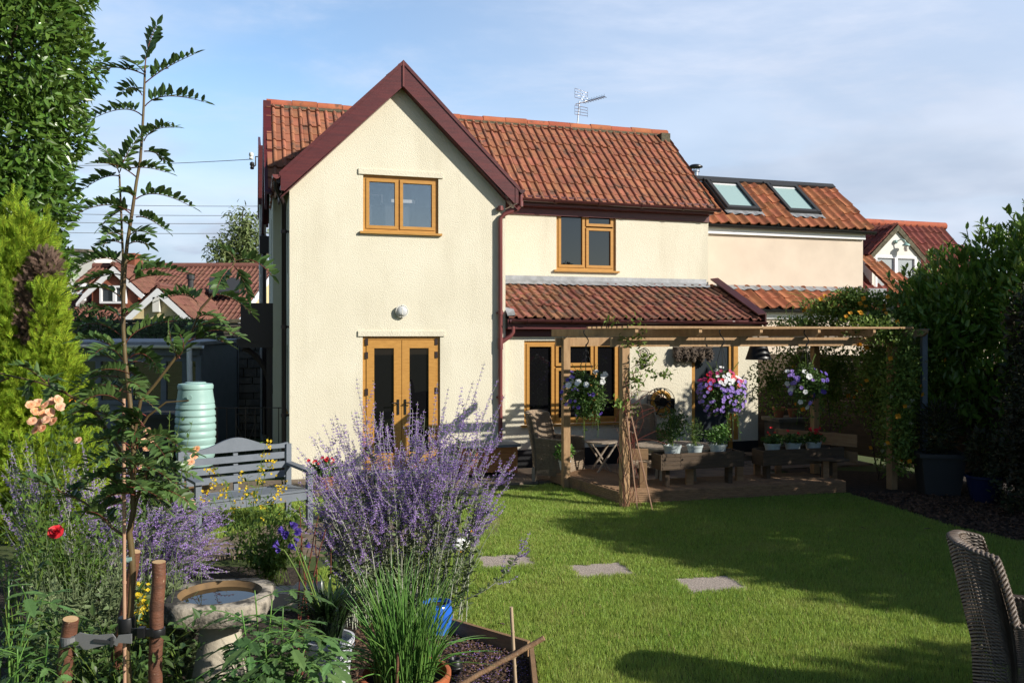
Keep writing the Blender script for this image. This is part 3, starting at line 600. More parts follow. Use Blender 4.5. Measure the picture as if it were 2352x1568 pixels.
for sgn in (-1, 1):
    X = lambda d: APX + sgn * d                       # d = distance from the apex
    e = APX + (.13 if sgn < 0 else .16); zt = lambda d: AZ + oz - d * slope
    mb = MB(); poly = [(X(.0), -.17, zt(0)), (X(e), -.17, zt(e)), (X(e), -.17, zt(e) - .22), (X(e - .05), -.17, zt(e) - .22 - .05), (X(0), -.17, zt(0) - bd)]
    mb.prism(poly, (0, .022, 0)); cp = [(X(0), -.185, zt(0) + .02), (X(e + .02), -.185, zt(e + .02) + .02), (X(e + .02), -.185, zt(e + .02) - .045), (X(0), -.185, zt(0) - .045)]
    mb.prism(cp, (0, .013, 0)); mb.prism([(X(0), -.147, zt(0) - bd + .01), (X(e), -.147, zt(e) - bd + .01), (X(e), -.147, zt(e) - bd + .025), (X(0), -.147, zt(0) - bd + .025)], (0, .146, 0))
    mb.prism([(X(0), -.147, zt(0) + .018), (X(e + .02), -.147, zt(e + .02) + .018), (X(e + .02), -.147, zt(e + .02) - .01), (X(0), -.147, zt(0) - .01)], (0, RW * .4, 0))
    mb.box((min(X(e), X(e - .05)), -.178, zt(e) - .26), (max(X(e), X(e - .05)), -.1702, zt(e) - .01))
    bo = mb.build('barge_board', M['maroon'], H)
    mb = MB(); x = X(e + .06); halfpipe(mb, (x, -.17, zt(e) - .04), (x, 1.3, zt(e) - .03), .056)
    mb.prism([(x - .056, -.175, zt(e) - .035), (x + .056, -.175, zt(e) - .035), (x + .04, -.175, zt(e) - .075), (x, -.175, zt(e) - .098), (x - .04, -.175, zt(e) - .075)], (0, .008, 0)); mb.build('gutter', M['browngutter'] if sgn > 0 else M['maroonpipe'], H, smooth=40)
    mb = MB(); mb.box((min(X(e), X(e - .03)), -.14, zt(e) - .25), (max(X(e), X(e - .03)), 1.3, zt(e) - .03)); mb.build('fascia', M['maroon'], H)
mb = MB(); mb.box((APX - .012, -.19, AZ + oz - bd - .01), (APX + .012, -.171, AZ + oz + .0)); mb.build('barge_cover_strip', M['maroonpipe'], H)
# downpipes
sx = FS(1149, 700, -.05)[0]; zt = AZ + oz - (APX + .16) * slope
mb = MB(); gx = SG + .22; mb.tube([(gx, -.1, zt - .09), (gx, -.1, zt - .26), (gx - .05, -.09, zt - .33), (sx + .06, -.07, zt - .42), (sx, -.06, zt - .48), (sx, -.06, 1.0), (sx, -.06, .05)], .034, 12)
for z in (4.05, 2.42, 1.1): mb.tube([(sx, -.06, z), (sx, -.06, z + .07)], .042, 12); mb.box((sx - .055, -.06, z + .02), (sx + .055, .0, z + .045))
for z, d in ((zt - .26, 0),): mb.tube([(gx, -.1, z - .03), (gx, -.1, z + .05)], .042, 12)
zl = 2.28; mb.tube([(SG + .1, -.08, zl - .02), (SG + .1, -.08, zl - .13), (SG + .06, -.07, zl - .19), (sx, -.06, zl - .30)], .034, 12); mb.tube([(sx, -.06, zl - .40), (sx, -.06, zl - .22)], .043, 12)
mb.build('downpipe', M['maroonpipe'], H, smooth=50)
mb = MB(); x = -.075; zt = AZ + oz - (APX + .13) * slope
mb.tube([(-.19, -.08, zt - .08), (-.19, -.08, zt - .2), (x, .12, zt - .42), (x, .12, .1)], .036, 10)
for z in (3.6, 2.2, .9): mb.tube([(x, .12, z), (x, .12, z + .05)], .045, 10); mb.box((x, .105, z + .01), (0.0, .135, z + .04))
mb.build('downpipe', M['darkpipe'], H, smooth=50)
mb = MB(); x = -.29; mb.tube([(x - .03, 5.2, 4.15), (x, 5.1, 3.9), (x, 5.1, .1)], .045, 8); mb.box((x - .09, 5.0, 3.75), (x + .09, 5.2, 4.1)); mb.build('downpipe', M['darkpipe'], H)
for s, y0, z0, hh in ((.55, .55, .95, 1.0), (.62, .62, 3.05, 1.0)):
    MB().box((.06, y0 + .02, z0), (.07, y0 + .38, z0 + hh)).build('side_window', M['pane'], H)
MB().box((-.05, .5, .91), (.05, 1.0, .945)).build('sill', M['oak'], H)
# lean-to roof
LE, LTZ, LEZ = -.13, 3.02, 2.36
angl = math.atan2(LTZ - LEZ, TM - LE); vl = np.array([0, math.cos(angl), math.sin(angl)]); Ll = math.hypot(LTZ - LEZ, TM - LE)
SV = FS(1755, 730, LE)[0]
mb = MB(); tiles(mb, (SG + .02, LE, LEZ), (1, 0, 0), vl, SV - SG, Ll, .26, .155, 2, .034); rl = mb.build('roof', M['tile_lean'], H, smooth=40); rl['label'] = 'lower weathered brown lean-to roof'
MB().add([(0, 0, 0)], []) if False else None
mb = MB(); slab(mb, (SG, LE + .03, LEZ - .01), (1, 0, 0), vl, SV - SG, Ll - .04, .03); mb.build('roof_deck', M['darkpipe'], rl)
mb = MB(); nseg = 60; xs = np.linspace(SG, SR - .05, nseg); wob = .010 * np.sin(xs * 2 * math.pi / .155)
A = np.c_[xs, np.full(nseg, TM - .006), np.full(nseg, LTZ + .13)]; B = np.c_[xs, np.full(nseg, TM - .03), np.full(nseg, LTZ + .055)]; C_ = np.c_[xs, np.full(nseg, TM - .17), LTZ - .025 + wob]
q = np.arange(nseg - 1); mb.add(np.vstack([A, B, C_]), np.r_[np.c_[q, q + 1, q + 1 + nseg, q + nseg], np.c_[q + nseg, q + nseg + 1, q + 1 + 2 * nseg, q + 2 * nseg]])
mb.prism([(SG, LE + .02, LEZ + .045), (SG + .12, LE + .0, LEZ + .055), (SG + .16, LE + .2, LEZ + .13), (SG, LE + .22, LEZ + .17)], (0, 0, .025)); mb.build('lead_flashing', M['lead'], rl)
mb = MB(); mb.prism([(SV - .02, LE - .06, LEZ + .10), (SV - .02, TM, LTZ + .14), (SV - .02, TM, LTZ - .06), (SV - .02, LE - .06, LEZ - .12)], (.03, 0, 0)); mb.prism([(SV - .15, LE - .05, LEZ + .085), (SV + .012, LE - .05, LEZ + .105), (SV + .012, TM, LTZ + .145), (SV - .15, TM, LTZ + .125)], (0, 0, .022)); mb.build('barge_board', M['browngutter'], rl)
mb = MB(); mb.box((SG + .01, LE + .03, LEZ - .16), (SV - .02, LE + .052, LEZ + .0)); mb.box((SG + .01, LE + .0521, LEZ - .165), (SV - .02, TL, LEZ - .148)); mb.box((SG + .01, TL - .02, LEZ - .28), (SV - .06, TL - .001, LEZ - .166)); mb.build('fascia', M['maroon'], rl)
mb = MB(); halfpipe(mb, (SG + .04, LE - .03, LEZ - .012), (SV + .03, LE - .03, LEZ - .03), .056)
for s in np.arange(SG + .3, SV, .74): halfpipe(mb, (s, LE - .03, LEZ - .014), (s + .045, LE - .03, LEZ - .014), .063)
mb.build('gutter', M['browngutter'], rl, smooth=40)
# rear wing with hung white tiles and its barge, seen past the side
mb = MB(); y0, y1 = 5.2, 8.5
for i in range(34): z = 1.7 + i * .12; mb.box((-.372, y0, z), (-.25, y1, z + .115)) if i % 2 == 0 else mb.box((-.366, y0 + .004, z), (-.25, y1 - .004, z + .118))
mb.box((-.36, y0, -.05), (-.25, y1, 1.7)); mb.build('tile_hung_wall', M['offwhite'], H)
mb = MB(); mb.box((-.40, y0 - .06, 4.75), (-.2, y0 - .02, 5.95)); mb.prism([(-.40, y0 - .02, 5.95), (-.40, 6.85, 6.5), (-.40, y1, 5.2), (-.40, y1, 4.9), (-.40, 6.85, 6.2), (-.40, y0 - .02, 5.65)], (.05, 0, 0)); mb.build('barge_board', M['maroon'], H)
# porch canopy on the dark side
mb = MB(); tiles(mb, (-.68, 3.2, 2.05), (0, -1, 0), (.62, 0, .55), 1.7, .85, .27, .15, 2, .04); mb.box((-.70, 1.48, 1.9), (-.2, 1.54, 2.16)); mb.box((-.76, 1.5, 1.93), (-.70, 3.2, 2.05)); mb.box((-.70, 1.46, 2.0), (-.2, 1.4801, 2.62)); cn = mb.build('porch_canopy', M['darkpipe'], H)
mb = MB(); mb.tube(bez((-.66, 1.6, 1.9), (-.3, 1.6, 1.75), (-.22, 1.6, 1.15), 8), .05, 6); mb.box((-.30, 1.55, .0), (-.205, 1.65, 1.9)); mb.build('bracket', M['darkpipe'], cn)

# wall lamp
c = FS(922, 715, 0); L = thing('wall_lamp', 'round bulkhead wall lamp with clear lens above the french doors', 'lamp', HW(c[0], 0, c[1]), TH)
mb = MB(); mb.lathe([(.075, 0), (.085, .02), (.085, .045)], n=24); mb.V[-1] = mb.V[-1][:, [0, 2, 1]] * np.array([1, -1, 1]); mb.build('base', M['lead'], L, smooth=50)
mb = MB(); mb.lathe([(.08, .046), (.078, .065), (.06, .085), (.03, .095)], n=24); mb.V[-1] = mb.V[-1][:, [0, 2, 1]] * np.array([1, -1, 1]); mb.build('lens', glass('lamp_glass', (.55, .56, .56), 1.6, .2), L, smooth=60)
mb = MB(); mb.tube([(math.cos(a) * .09, -.05, math.sin(a) * .09) for a in np.linspace(0, 6.283, 25)], .009, 6); mb.bar((0, -.092, -.05), (0, -.092, .05), .012, .01, (0, 1, 0)); mb.build('rim', M['offwhite'], L)

# tv aerial on the ridge
s, z = FS(1325, 292, RT); A0 = HW(s, RT, RZ + .08); A = thing('tv_aerial', 'silver television aerial on a pole above the orange roof ridge', 'aerial', A0)
Pm = lambda px, py, dy=0: W(px, py, A0[1] + dy) - A0
mb = MB(); mb.tube([(0, 0, -.1), Pm(1331, 232)], .014, 6); mb.build('mast', M['steel'], A)
a, b = Pm(1322, 240, -.1), Pm(1388, 222, .35); mb = MB(); mb.tube([a, b], .010, 5)
for k in np.linspace(.28, 1, 9):
    p = a + (b - a) * k; mb.bar(p - np.array([-.03, .10, .05]), p + np.array([-.03, .10, .05]), .012, .012); mb.tube([p + (0, 0, -.03), p + (0, 0, .05)], .006, 4)
mb.build('boom', M['steel'], A)
mb = MB(); r0 = Pm(1333, 236, -.06)
for dz in (-.26, -.20, -.14, -.08, .08, .14, .20, .26): mb.tube([r0 + (-.12, -.1, dz), r0 + (.16, .14, dz * .9)], .005, 4)
for dx, dy in ((-.12, -.1), (0, 0), (.16, .14)): mb.tube([r0 + (dx, dy, -.26), r0 + (dx, dy, -.08)], .005, 4); mb.tube([r0 + (dx, dy, .08), r0 + (dx, dy, .26)], .005, 4)
mb.build('reflector', M['steel'], A)

# ---------------------------------------------------------------- neighbour with the roof windows
K = thing('neighbour_house', 'peach rendered house with two roof windows beyond the cottage', 'house', (OX, OY, 0), TH)
TN = 2.5; SN = FS(1982, 600, TN)[0]; EN = 4.32
mb = MB(); wall(mb, SR + .02, SN, 2.9, lambda s: EN, [], TN); mb.add([(SN, TN, -.05), (SN, TN + 3, -.05), (SN, TN + 3, EN), (SN, TN + 1.5, 5.4), (SN, TN, EN)], [(0, 1, 2, 3, 4)]); mb.build('wall', M['pinkrender'], K)
an = math.radians(40); vn = np.array([0, math.cos(an), math.sin(an)]); Vn = 1.72
s0n = SR - .1; un = SN + .12 - s0n; on = np.array([s0n, TN - .16, EN + .03])
SKY = []
for x0, x1, y0, y1 in ((1633, 1742, 421, 484), (1762, 1878, 429, 493)):
    sa = FS(x0, y0, TN + 1.0)[0]; sb = FS(x1, y1, TN + .25)[0]; SKY.append((sa, sb))
ws = .78; sk = [(FS(1682, 455, TN + .62)[0] - ws / 2, FS(1682, 455, TN + .62)[0] + ws / 2), (FS(1820, 462, TN + .62)[0] - ws / 2, FS(1820, 462, TN + .62)[0] + ws / 2)]
vlo, vhi = .50, 1.62
mask = lambda x, v: not any(a - s0n - .02 < x < b - s0n + .02 and vlo - .1 < v for a, b in sk)
mb = MB(); tiles(mb, on, (1, 0, 0), vn, un, Vn, .30, .235, 1, .055, mask=mask, pan='pan'); rn = mb.build('roof', M['tile_clay'], K, smooth=40)
mb = MB(); slab(mb, on + vn * .05 - np.array([0, 0, .01]), (1, 0, 0), vn, un - .03, Vn - .05, .04); mb.box((s0n, TN + 1.2, EN + .1), (SN, TN + 1.25, 5.3)); mb.build('roof_deck', M['charcoal'], rn)
nv = np.cross((1, 0, 0), vn)
mb = MB(); p = on + vn * (Vn + .02) + nv * .05; mb.bar(p + np.array([-.1, 0, 0]), p + np.array([un + .02, 0, 0]), .14, .06, nv); mb.build('ridge_capping', M['charcoal'], rn)
for a, b in sk:
    Q = lambda x, v, h: on + np.array([x - s0n, 0, 0]) + vn * v + nv * h
    f = MB()
    def qb(x0, x1, v0, v1, h0, h1): f.prism([Q(x0, v0, h0), Q(x1, v0, h0), Q(x1, v1, h0), Q(x0, v1, h0)], nv * (h1 - h0))
    qb(a, a + .075, vlo, vhi, .0, .11); qb(b - .075, b, vlo, vhi, 0, .11); qb(a + .075, b - .075, vhi - .09, vhi, 0, .12); qb(a + .075, b - .075, vlo, vlo + .09, 0, .105)
    qb(a - .04, a - .002, vlo - .02, vhi + .05, 0, .07); qb(b + .002, b + .04, vlo - .02, vhi + .05, 0, .07); qb(a - .04, b + .04, vhi + .004, vhi + .08, 0, .10)
    fo = f.build('roof_window', M['charcoal'], K)
    f = MB(); qb(a + .08, b - .08, vlo + .095, vhi - .095, .05, .06); f.build('pane', M['skylight'], fo)
    f = MB(); qb(a + .076, b - .076, vhi - .14, vhi - .094, .062, .075); f.build('roller_box', M['white'], fo)
    f = MB(); n = 24; xs = np.linspace(a - .06, b + .06, n); wv = .018 * np.cos((xs - a) * 2 * math.pi / .235)
    f.add(np.array([Q(x, vlo, .035) for x in xs] + [Q(x, vlo - .17, .055 + w) for x, w in zip(xs, wv)]), [(i, i + 1, n + i + 1, n + i) for i in range(n - 1)]); f.build('apron', M['lead'], fo)
mb = MB(); mb.box((SR + .02, TN - .06, EN - .16), (SN + .02, TN - .03, EN + .01)); mb.build('fascia', M['white'], K)
mb = MB(); halfpipe(mb, (SR, TN - .13, EN + .02), (SN + .2, TN - .13, EN + .0), .06)
for s in np.arange(SR + .5, SN, .8): halfpipe(mb, (s, TN - .13, EN + .018), (s + .04, TN - .13, EN + .018), .066)
mb.build('gutter', M['black'], K, smooth=40)
mb = MB(); c = FS(1597, 400, TN + 1.9); mb.lathe([(.08, -.9), (.08, .04), (.10, .05), (.10, .08)], (c[0], TN + 1.9, c[1]), 16); fl = mb.build('flue', M['steel'], K, smooth=40)
mb = MB(); mb.lathe([(.17, .15), (.165, .175), (.10, .21), (.02, .225)], (c[0], TN + 1.9, c[1]), 16)
for a in np.arange(0, 6.28, .8): mb.tube([(c[0] + .09 * math.cos(a), TN + 1.9 + .09 * math.sin(a), c[1] + .06), (c[0] + .09 * math.cos(a), TN + 1.9 + .09 * math.sin(a), c[1] + .17)], .006, 4)
mb.build('cowl', M['black'], fl, smooth=40)
# its lower lean-to
T2 = 1.75; z2 = 2.62; a2 = math.atan2(3.07 - z2, TN - T2); v2 = np.array([0, math.cos(a2), math.sin(a2)]); s2 = SV - .75
mb = MB(); tiles(mb, (s2, T2, z2), (1, 0, 0), v2, SN - .05 - s2, math.hypot(3.07 - z2, TN - T2), .42, .27, 1, .06, pan='pan'); r2 = mb.build('roof', M['tile_clay'], K, smooth=40); r2['label'] = 'low strip of bright clay pantiles'
mb = MB(); slab(mb, (s2, T2 + .03, z2 - .01), (1, 0, 0), v2, SN - .1 - s2, .8, .03); mb.build('roof_deck', M['charcoal'], r2)
mb = MB(); n = 70; xs = np.linspace(s2, SN - .02, n); wv = .02 * np.cos(xs * 2 * math.pi / .27); mb.add(np.array([(x, TN - .01, 3.13) for x in xs] + [(x, TN - .17, 3.04 + w) for x, w in zip(xs, wv)]), [(i, i + 1, n + i + 1, n + i) for i in range(n - 1)]); mb.box((SN - .35, T2 + .15, 2.75), (SN + .1, T2 + .5, 3.08)); mb.build('lead_flashing', M['lead'], r2)
mb = MB(); wall(mb, s2, SN - .1, -.05, lambda s: z2 - .02, [], T2 + .15); mb.build('lower_wall', M['pinkrender'], K)
mb = MB(); mb.box((s2, T2 + .10, z2 - .19), (SN - .1, T2 + .13, z2 - .02)); mb.build('fascia', M['white'], K)
mb = MB(); halfpipe(mb, (s2, T2 - .02, z2 - .01), (SN - .05, T2 - .02, z2 - .02), .055); mb.build('gutter', M['black'], K, smooth=40)
mb = MB(); mb.box((FS(1768, 755, T2 + .15)[0], T2 + .12, 2.0), (FS(1890, 755, T2 + .15)[0], T2 + .149, z2 - .40)); mb.build('window', M['doorgrey'], K)

# ---------------------------------------------------------------- far dormer house on the right
D = thing('dormer_house', 'far house with red tiled roofs and a cream gabled dormer', 'house', (OX, OY, 0), TH)
TD = 7.0
sa, sb = FS(1975, 600, TD)[0] - 3, FS(2170, 520, TD + 2.2)[0]
za = FS(2050, 700, TD)[1]
zr = FS(2080, 516, TD + 2.2)[1]; ad = math.atan2(zr - 2.3, 2.2 + 1.0); vd = np.array([0, math.cos(ad), math.sin(ad)])
mb = MB(); tiles(mb, (sa, TD - 1.0, 2.3), (1, 0, 0), vd, sb + .8 - sa, math.hypot(zr - 2.3, 3.2), .30, .24, 1, .055, pan='pan', mask=lambda x, v: x + sa < sb + .9 - v * .25); rd = mb.build('roof', M['tile_red'], D, smooth=40)
mb = MB(); slab(mb, (sa, TD - .95, 2.28), (1, 0, 0), vd, sb - sa, math.hypot(zr - 2.3, 3.2) - .05, .04); mb.build('roof_deck', M['darkpipe'], rd)
mb = MB(); mb.tube([(sa, TD + 2.2, zr + .03), (sb, TD + 2.2, zr + .0)], .12, 10); mb.build('ridge_tiles', M['ridge'], rd, smooth=60)
mb = MB(); mb.box((sa, TD - .6, -.05), (sb + .6, TD + 5, 2.4)); mb.build('wall', M['pinkrender'], D)
td = TD + .1; dx0, dz0 = FS(2003, 590, td); dx1 = FS(2115, 590, td)[0]; dm, dzp = FS(2058, 518, td); db = FS(2058, 640, td)[1]
wx0, wz1 = FS(2010, 586, td); wx1 = FS(2105, 586, td)[0]
def dtop(s): return dz0 + (dzp - .12 - dz0) * (1 - abs(s - (dx0 + dx1) / 2) / ((dx1 - dx0) / 2))
dtop.brk = [(dx0 + dx1) / 2]
mb = MB(); wall(mb, dx0, dx1, db - .6, dtop, [(wx0, wx1, db - .5, wz1)], td); dm = (dx0 + dx1) / 2
for s in (dx0, dx1): mb.add([(s, td, db - .6), (s, td + 1.6, db - .6), (s, td + 1.6, dz0), (s, td, dz0)], [(0, 1, 2, 3)])
dd = mb.build('dormer', M['offwhite'], D)
m_ = (wx0 + wx1) / 2; f = MB(); rframe(f, wx0, wx1, db - .5, wz1, .07, td - .01, td + .08); f.box((m_ - .05, td - .02, db - .43), (m_ + .05, td + .07, wz1 - .07)); f.build('window_frame', M['white'], dd)
MB().box((wx0 + .07, td + .04, db - .43), (wx1 - .07, td + .05, wz1 - .07)).build('pane', glass('milky_pane', (.35, .38, .40), 1.6), dd)
mb = MB()
for sg in (-1, 1):
    e = (dx1 - dx0) / 2 + .12; sl = (dzp - .12 - dz0) / ((dx1 - dx0) / 2); P = lambda d, h: (dm + sg * d, td - .06, dzp - d * sl + h)
    mb.prism([P(0, .02), P(e, .02), P(e, -.14), P(0, -.16)], (0, .05, 0))
mb.build('barge_board', M['mortar'], dd)
mb = MB(); e = (dx1 - dx0) / 2 + .12; Ld = math.hypot(e, e * sl)
tiles(mb, (dm - e, td + 1.9, dzp - e * sl + .03), (0, -1, 0), (1, 0, sl), 1.95, Ld, .28, .24, 1, .05, pan='pan'); tiles(mb, (dm + e, td - .05, dzp - e * sl + .03), (0, 1, 0), (-1, 0, sl), 1.95, Ld, .28, .24, 1, .05, pan='pan'); mb.build('dormer_roof', M['tile_red'], dd, smooth=40)
# brighter hipped roof slope in front of it
TX = 5.0; sx0, zx0 = FS(1986, 590, TX + 2.0); sx1, zx1 = FS(2110, 712, TX)
ax = math.atan2(zx0 - zx1, 2.0); mb = MB(); vx = np.array([0, math.cos(ax), math.sin(ax)]); uu = sx1 - sx0 + 1.6
tiles(mb, (sx0 - .2, TX, zx1), (1, 0, 0), vx, uu, math.hypot(zx0 - zx1, 2.0), .28, .22, 1, .05, pan='pan', mask=lambda x, v: x < uu - v * (uu - .5) / 2.4); slab(mb, (sx0 - .2, TX, zx1 - .02), (1, 0, 0), vx, .4, 2.2, .03)
lr = mb.build('lower_roof', M['tile_clay'], D, smooth=40); lr['label'] = 'bright orange sloping roof below the dormer'
mb = MB(); mb.box((sx0 - .2, TX + .1, 0), (sx1 + .6, TX + 2, zx1 - .02)); mb.build('wall', M['pinkrender'], D)
c = FS(2066, 561, td); l = thing('barn_lamp', 'small pale green swan-neck lamp on the cream dormer', 'lamp', HW(c[0], td, c[1]), TH)
mb = MB(); mb.ball((-.16, -.03, .06), .06, 10); mb.tube(bez((-.16, -.06, .06), (0, -.2, .2), (.05, -.2, .0), 8), .016, 6); mb.lathe([(.03, .02), (.10, -.03), (.11, -.06)], (.05, -.2, 0), 14); mb.build('arm', M['butt'], l, smooth=50)
mb = MB(); mb.lathe([(.06, -.06), (.065, -.16), (.04, -.22)], (.05, -.2, 0), 12); mb.build('glass', M['offwhite'], l, smooth=50)
# ---------------------------------------------------------------- background on the left
YB = 28.0; rot0 = 0
B = thing('bungalow', 'brown tiled bungalow with white-edged dormer and porch gables behind the stone wall', 'house', (0, YB, 0))
def bw(px, py, dy=0): p = W(px, py, YB + dy); return np.array([p[0], dy, p[2]])
mb = MB(); e0, e1 = bw(60, 738), bw(590, 738); zrB = W(400, 613, YB + 4.5)[2]; zeB = e0[2]; aB = math.atan2(zrB - zeB, 4.5); vB = np.array([0, math.cos(aB), math.sin(aB)]); lB = math.hypot(4.5, zrB - zeB)
xr = bw(594, 640, 2.2)[0]
tiles(mb, (e0[0], 0, zeB), (1, 0, 0), vB, xr - e0[0], lB, .32, .17, 2, .045); rb = mb.build('roof', M['tile_far'], B, smooth=40)
mb = MB(); slab(mb, (e0[0], .05, zeB - .02), (1, 0, 0), vB, xr - e0[0] - .02, lB - .05, .05); mb.build('roof_deck', M['darkpipe'], rb)
MB().tube([(e0[0], 4.5, zrB + .03), (xr, 4.5, zrB + .03)], .13, 10).build('ridge_tiles', M['tile_far'], rb, smooth=60)
mb = MB(); mb.box((e0[0], .3, 0), (xr - .1, 8.5, zeB - .02)); mb.prism([(xr - .12, .3, zeB - .02), (xr - .12, 4.5, zrB - .15), (xr - .12, 8.5, zeB - .02)], (-.1, 0, 0)); mb.build('wall', M['wall_y'], B)
mb = MB()
for a, b in (((0, zeB), (4.5, zrB)),): mb.prism([(xr, a[0] - .1, a[1] + .02), (xr, b[0], b[1] + .06), (xr, b[0], b[1] - .16), (xr, a[0] - .1, a[1] - .2)], (.04, 0, 0))
mb.build('verge_board', M['white'], rb)
def gablet(name, apx, apy, lx, ly, rx, wallm, yf, depth, label=None, verge=M['white']):
    A_, L_, R_ = W(apx, apy, YB + yf), W(lx, ly, YB + yf), W(rx, ly, YB + yf); hw = (R_[0] - L_[0]) / 2; cx = A_[0]; sl = (A_[2] - L_[2]) / hw
    w = MB(); w.prism([(cx - hw + .25, yf + .15, 1.0), (cx + hw - .25, yf + .15, 1.0), (cx + hw - .25, yf + .15, L_[2] + .25 * sl - .12), (cx, yf + .15, A_[2] - .14), (cx - hw + .25, yf + .15, L_[2] + .25 * sl - .12)], (0, depth - .3, 0)); o = w.build(name, wallm, B)
    if label: o['label'] = label
    w = MB()
    for sg in (-1, 1):
        q = lambda d, h: (cx + sg * d, yf, A_[2] - d * sl + h)
        w.prism([q(0, .0), q(hw, .0), q(hw, -.2), q(hw - .12, -.22), q(0, -.24)], (0, .05, 0)); w.prism([q(hw, -.02), q(hw + .22, -.10), q(hw + .22, -.2), q(hw, -.2)], (0, .4, 0)) if wallm is M['brick'] else None
    w.build('barge_board', verge, o); Lg_ = math.hypot(hw, hw * sl); w = MB()
    tiles(w, (cx - hw, yf + depth, A_[2] - hw * sl + .04), (0, -1, 0), (1, 0, sl), depth, Lg_, .30, .16, 2, .04); tiles(w, (cx + hw, yf, A_[2] - hw * sl + .04), (0, 1, 0), (-1, 0, sl), depth, Lg_, .30, .16, 2, .04)
    w.tube([(cx, yf, A_[2] + .07), (cx, yf + depth, A_[2] + .07)], .09, 8); w.build('gable_roof', M['tile_far'], o, smooth=40)
    return o, cx, A_
o, cx, A_ = gablet('dormer', 259, 611, 190, 676, 330, M['brick'], .8, 4.0, 'tile-hung dormer with white boards')
a, b = W(231, 656, YB + .9), W(291, 697, YB + .9); f = MB(); rframe(f, a[0], b[0], b[2], a[2], .07, .82, .95); m_ = (a[0] + b[0]) / 2 + .06; f.box((m_ - .05, .81, b[2] + .07), (m_ + .05, .94, a[2] - .07)); f.build('window_frame', M['white'], o)
MB().box((a[0] + .07, .9, b[2] + .07), (b[0] - .07, .91, a[2] - .07)).build('pane', M['doorgrey'], o)
o, cx, A_ = gablet('porch', 361, 661, 284, 736, 446, M['wall_y'], -2.5, 4.5, 'cream porch gable with red verge tiles')
c = W(361, 698, YB - 2.4); MB().box((c[0] - .10, -2.50, c[2] - .24), (c[0] + .10, -2.35, c[2] + .2)).build('alarm_box', M['offwhite'], o)
c = W(438, 648, YB + 2.4); mb = MB(); mb.tube([(c[0], 2.4, c[2] - .5), (c[0], 2.4, c[2] + .1)], .10, 10); mb.tube([(c[0], 2.4, c[2] + .1), (c[0], 2.4, c[2] + .28)], .14, 10); mb.build('flue', M['charcoal'], rb)
c = W(292, 596, YB + 4.5); MB().box((c[0] - .42, 4.2, c[2] - .5), (c[0] + .42, 4.9, c[2] + .22)).build('chimney', M['brick'], rb)
mb = MB(); c = W(275, 597, YB + 4.1); mb.lathe([(.30, .0), (.2, .05), (.02, .08)], n=16); mb.V[-1] = mb.V[-1][:, [0, 2, 1]] + np.array([c[0], 4.1, c[2]]); mb.build('satellite_dish', M['offwhite'], rb)
a, b = W(158, 650, YB + 1.0), W(192, 676, YB + 1.0); f = MB(); rframe(f, a[0], b[0], b[2], a[2], .08, .9, 1.3); f.build('side_window', M['white'], B); 
mb = MB(); 
for k in range(1): mb.bar(W(515, 672, YB + 1.2) - (0, YB, 0), W(515, 640, YB + 2.2) - (0, YB, 0), 1.0, .08)
mb.build('roof_window', M['charcoal'], rb)
# white shed roof far behind
a = W(135, 612, 46); b = W(212, 580, 46); Bn = thing('white_barn', 'white flat-sided building behind the bungalow beside the tall laurel', 'building', (0, 46, 0))
mb = MB(); mb.prism([(a[0] - 4, 0, 0), (b[0] + .5, 0, 0), (b[0] + .3, 0, a[2]), (b[0] - .2, 0, b[2]), (a[0] - 4, 0, b[2] + .25)], (0, 8, 0)); mb.build('wall', M['offwhite'], Bn)
mb = MB(); mb.prism([(a[0] - 4, -.2, b[2] + .26), (b[0] - .1, -.2, b[2] + .01), (b[0] - .1, -.2, b[2] + .16), (a[0] - 4, -.2, b[2] + .41)], (0, 8.4, 0)); mb.build('roof', M['stone'], Bn)
# rubble wall
S0 = thing('stone_wall', 'old rubble stone garden wall behind the shed', 'wall', (0, 21, 0))
x0, x1, zt = W(60, 738, 21)[0], W(600, 738, 21)[0], W(400, 741, 21)[2]; mb = MB(); z = 0
while z < zt - .05:
    h = rng.uniform(.12, .22); h = min(h, zt - z); x = x0 + rng.random() * .2
    while x < x1:
        w = rng.uniform(.2, .55); e = rng.uniform(0, .05); mb.prism([(x, -e, z + .012), (x + w - .02, -e, z + .012 + rng.normal() * .008), (x + w - .02, -e, z + h - .01), (x, -e, z + h - .01)], (0, .3, 0)); x += w
    z += h
mb.build('stones', M['stone'], S0)
mb = MB(); mb.box((x0, .06, 0), (x1, .28, zt - .02)); mb.build('mortar', M['mortar'], S0)
mb = MB(); x = x0
while x < x1: w = rng.uniform(.25, .5); mb.box((x, -.06, zt), (x + w - .01, .34, zt + rng.uniform(.05, .10))); x += w
mb.build('coping', M['mortar'], S0)
# dark return wall beside the house
S1 = thing('stone_wall', 'shaded dark stone wall between the shed and the house side', 'wall', (-5.9, 17.6, 0))
mb = MB(); z = 0
while z < 2.0:
    h = rng.uniform(.12, .2); x = -1.2
    while x < 1.8: w = rng.uniform(.2, .5); mb.box((x, -rng.uniform(0, .04), z + .01), (x + w - .02, .3, z + h - .01)); x += w
    z += h
mb.build('stones', M['stone'], S1); MB().box((-1.2, .05, 0), (2.2, .28, 2.0)).build('mortar', M['mortar'], S1)

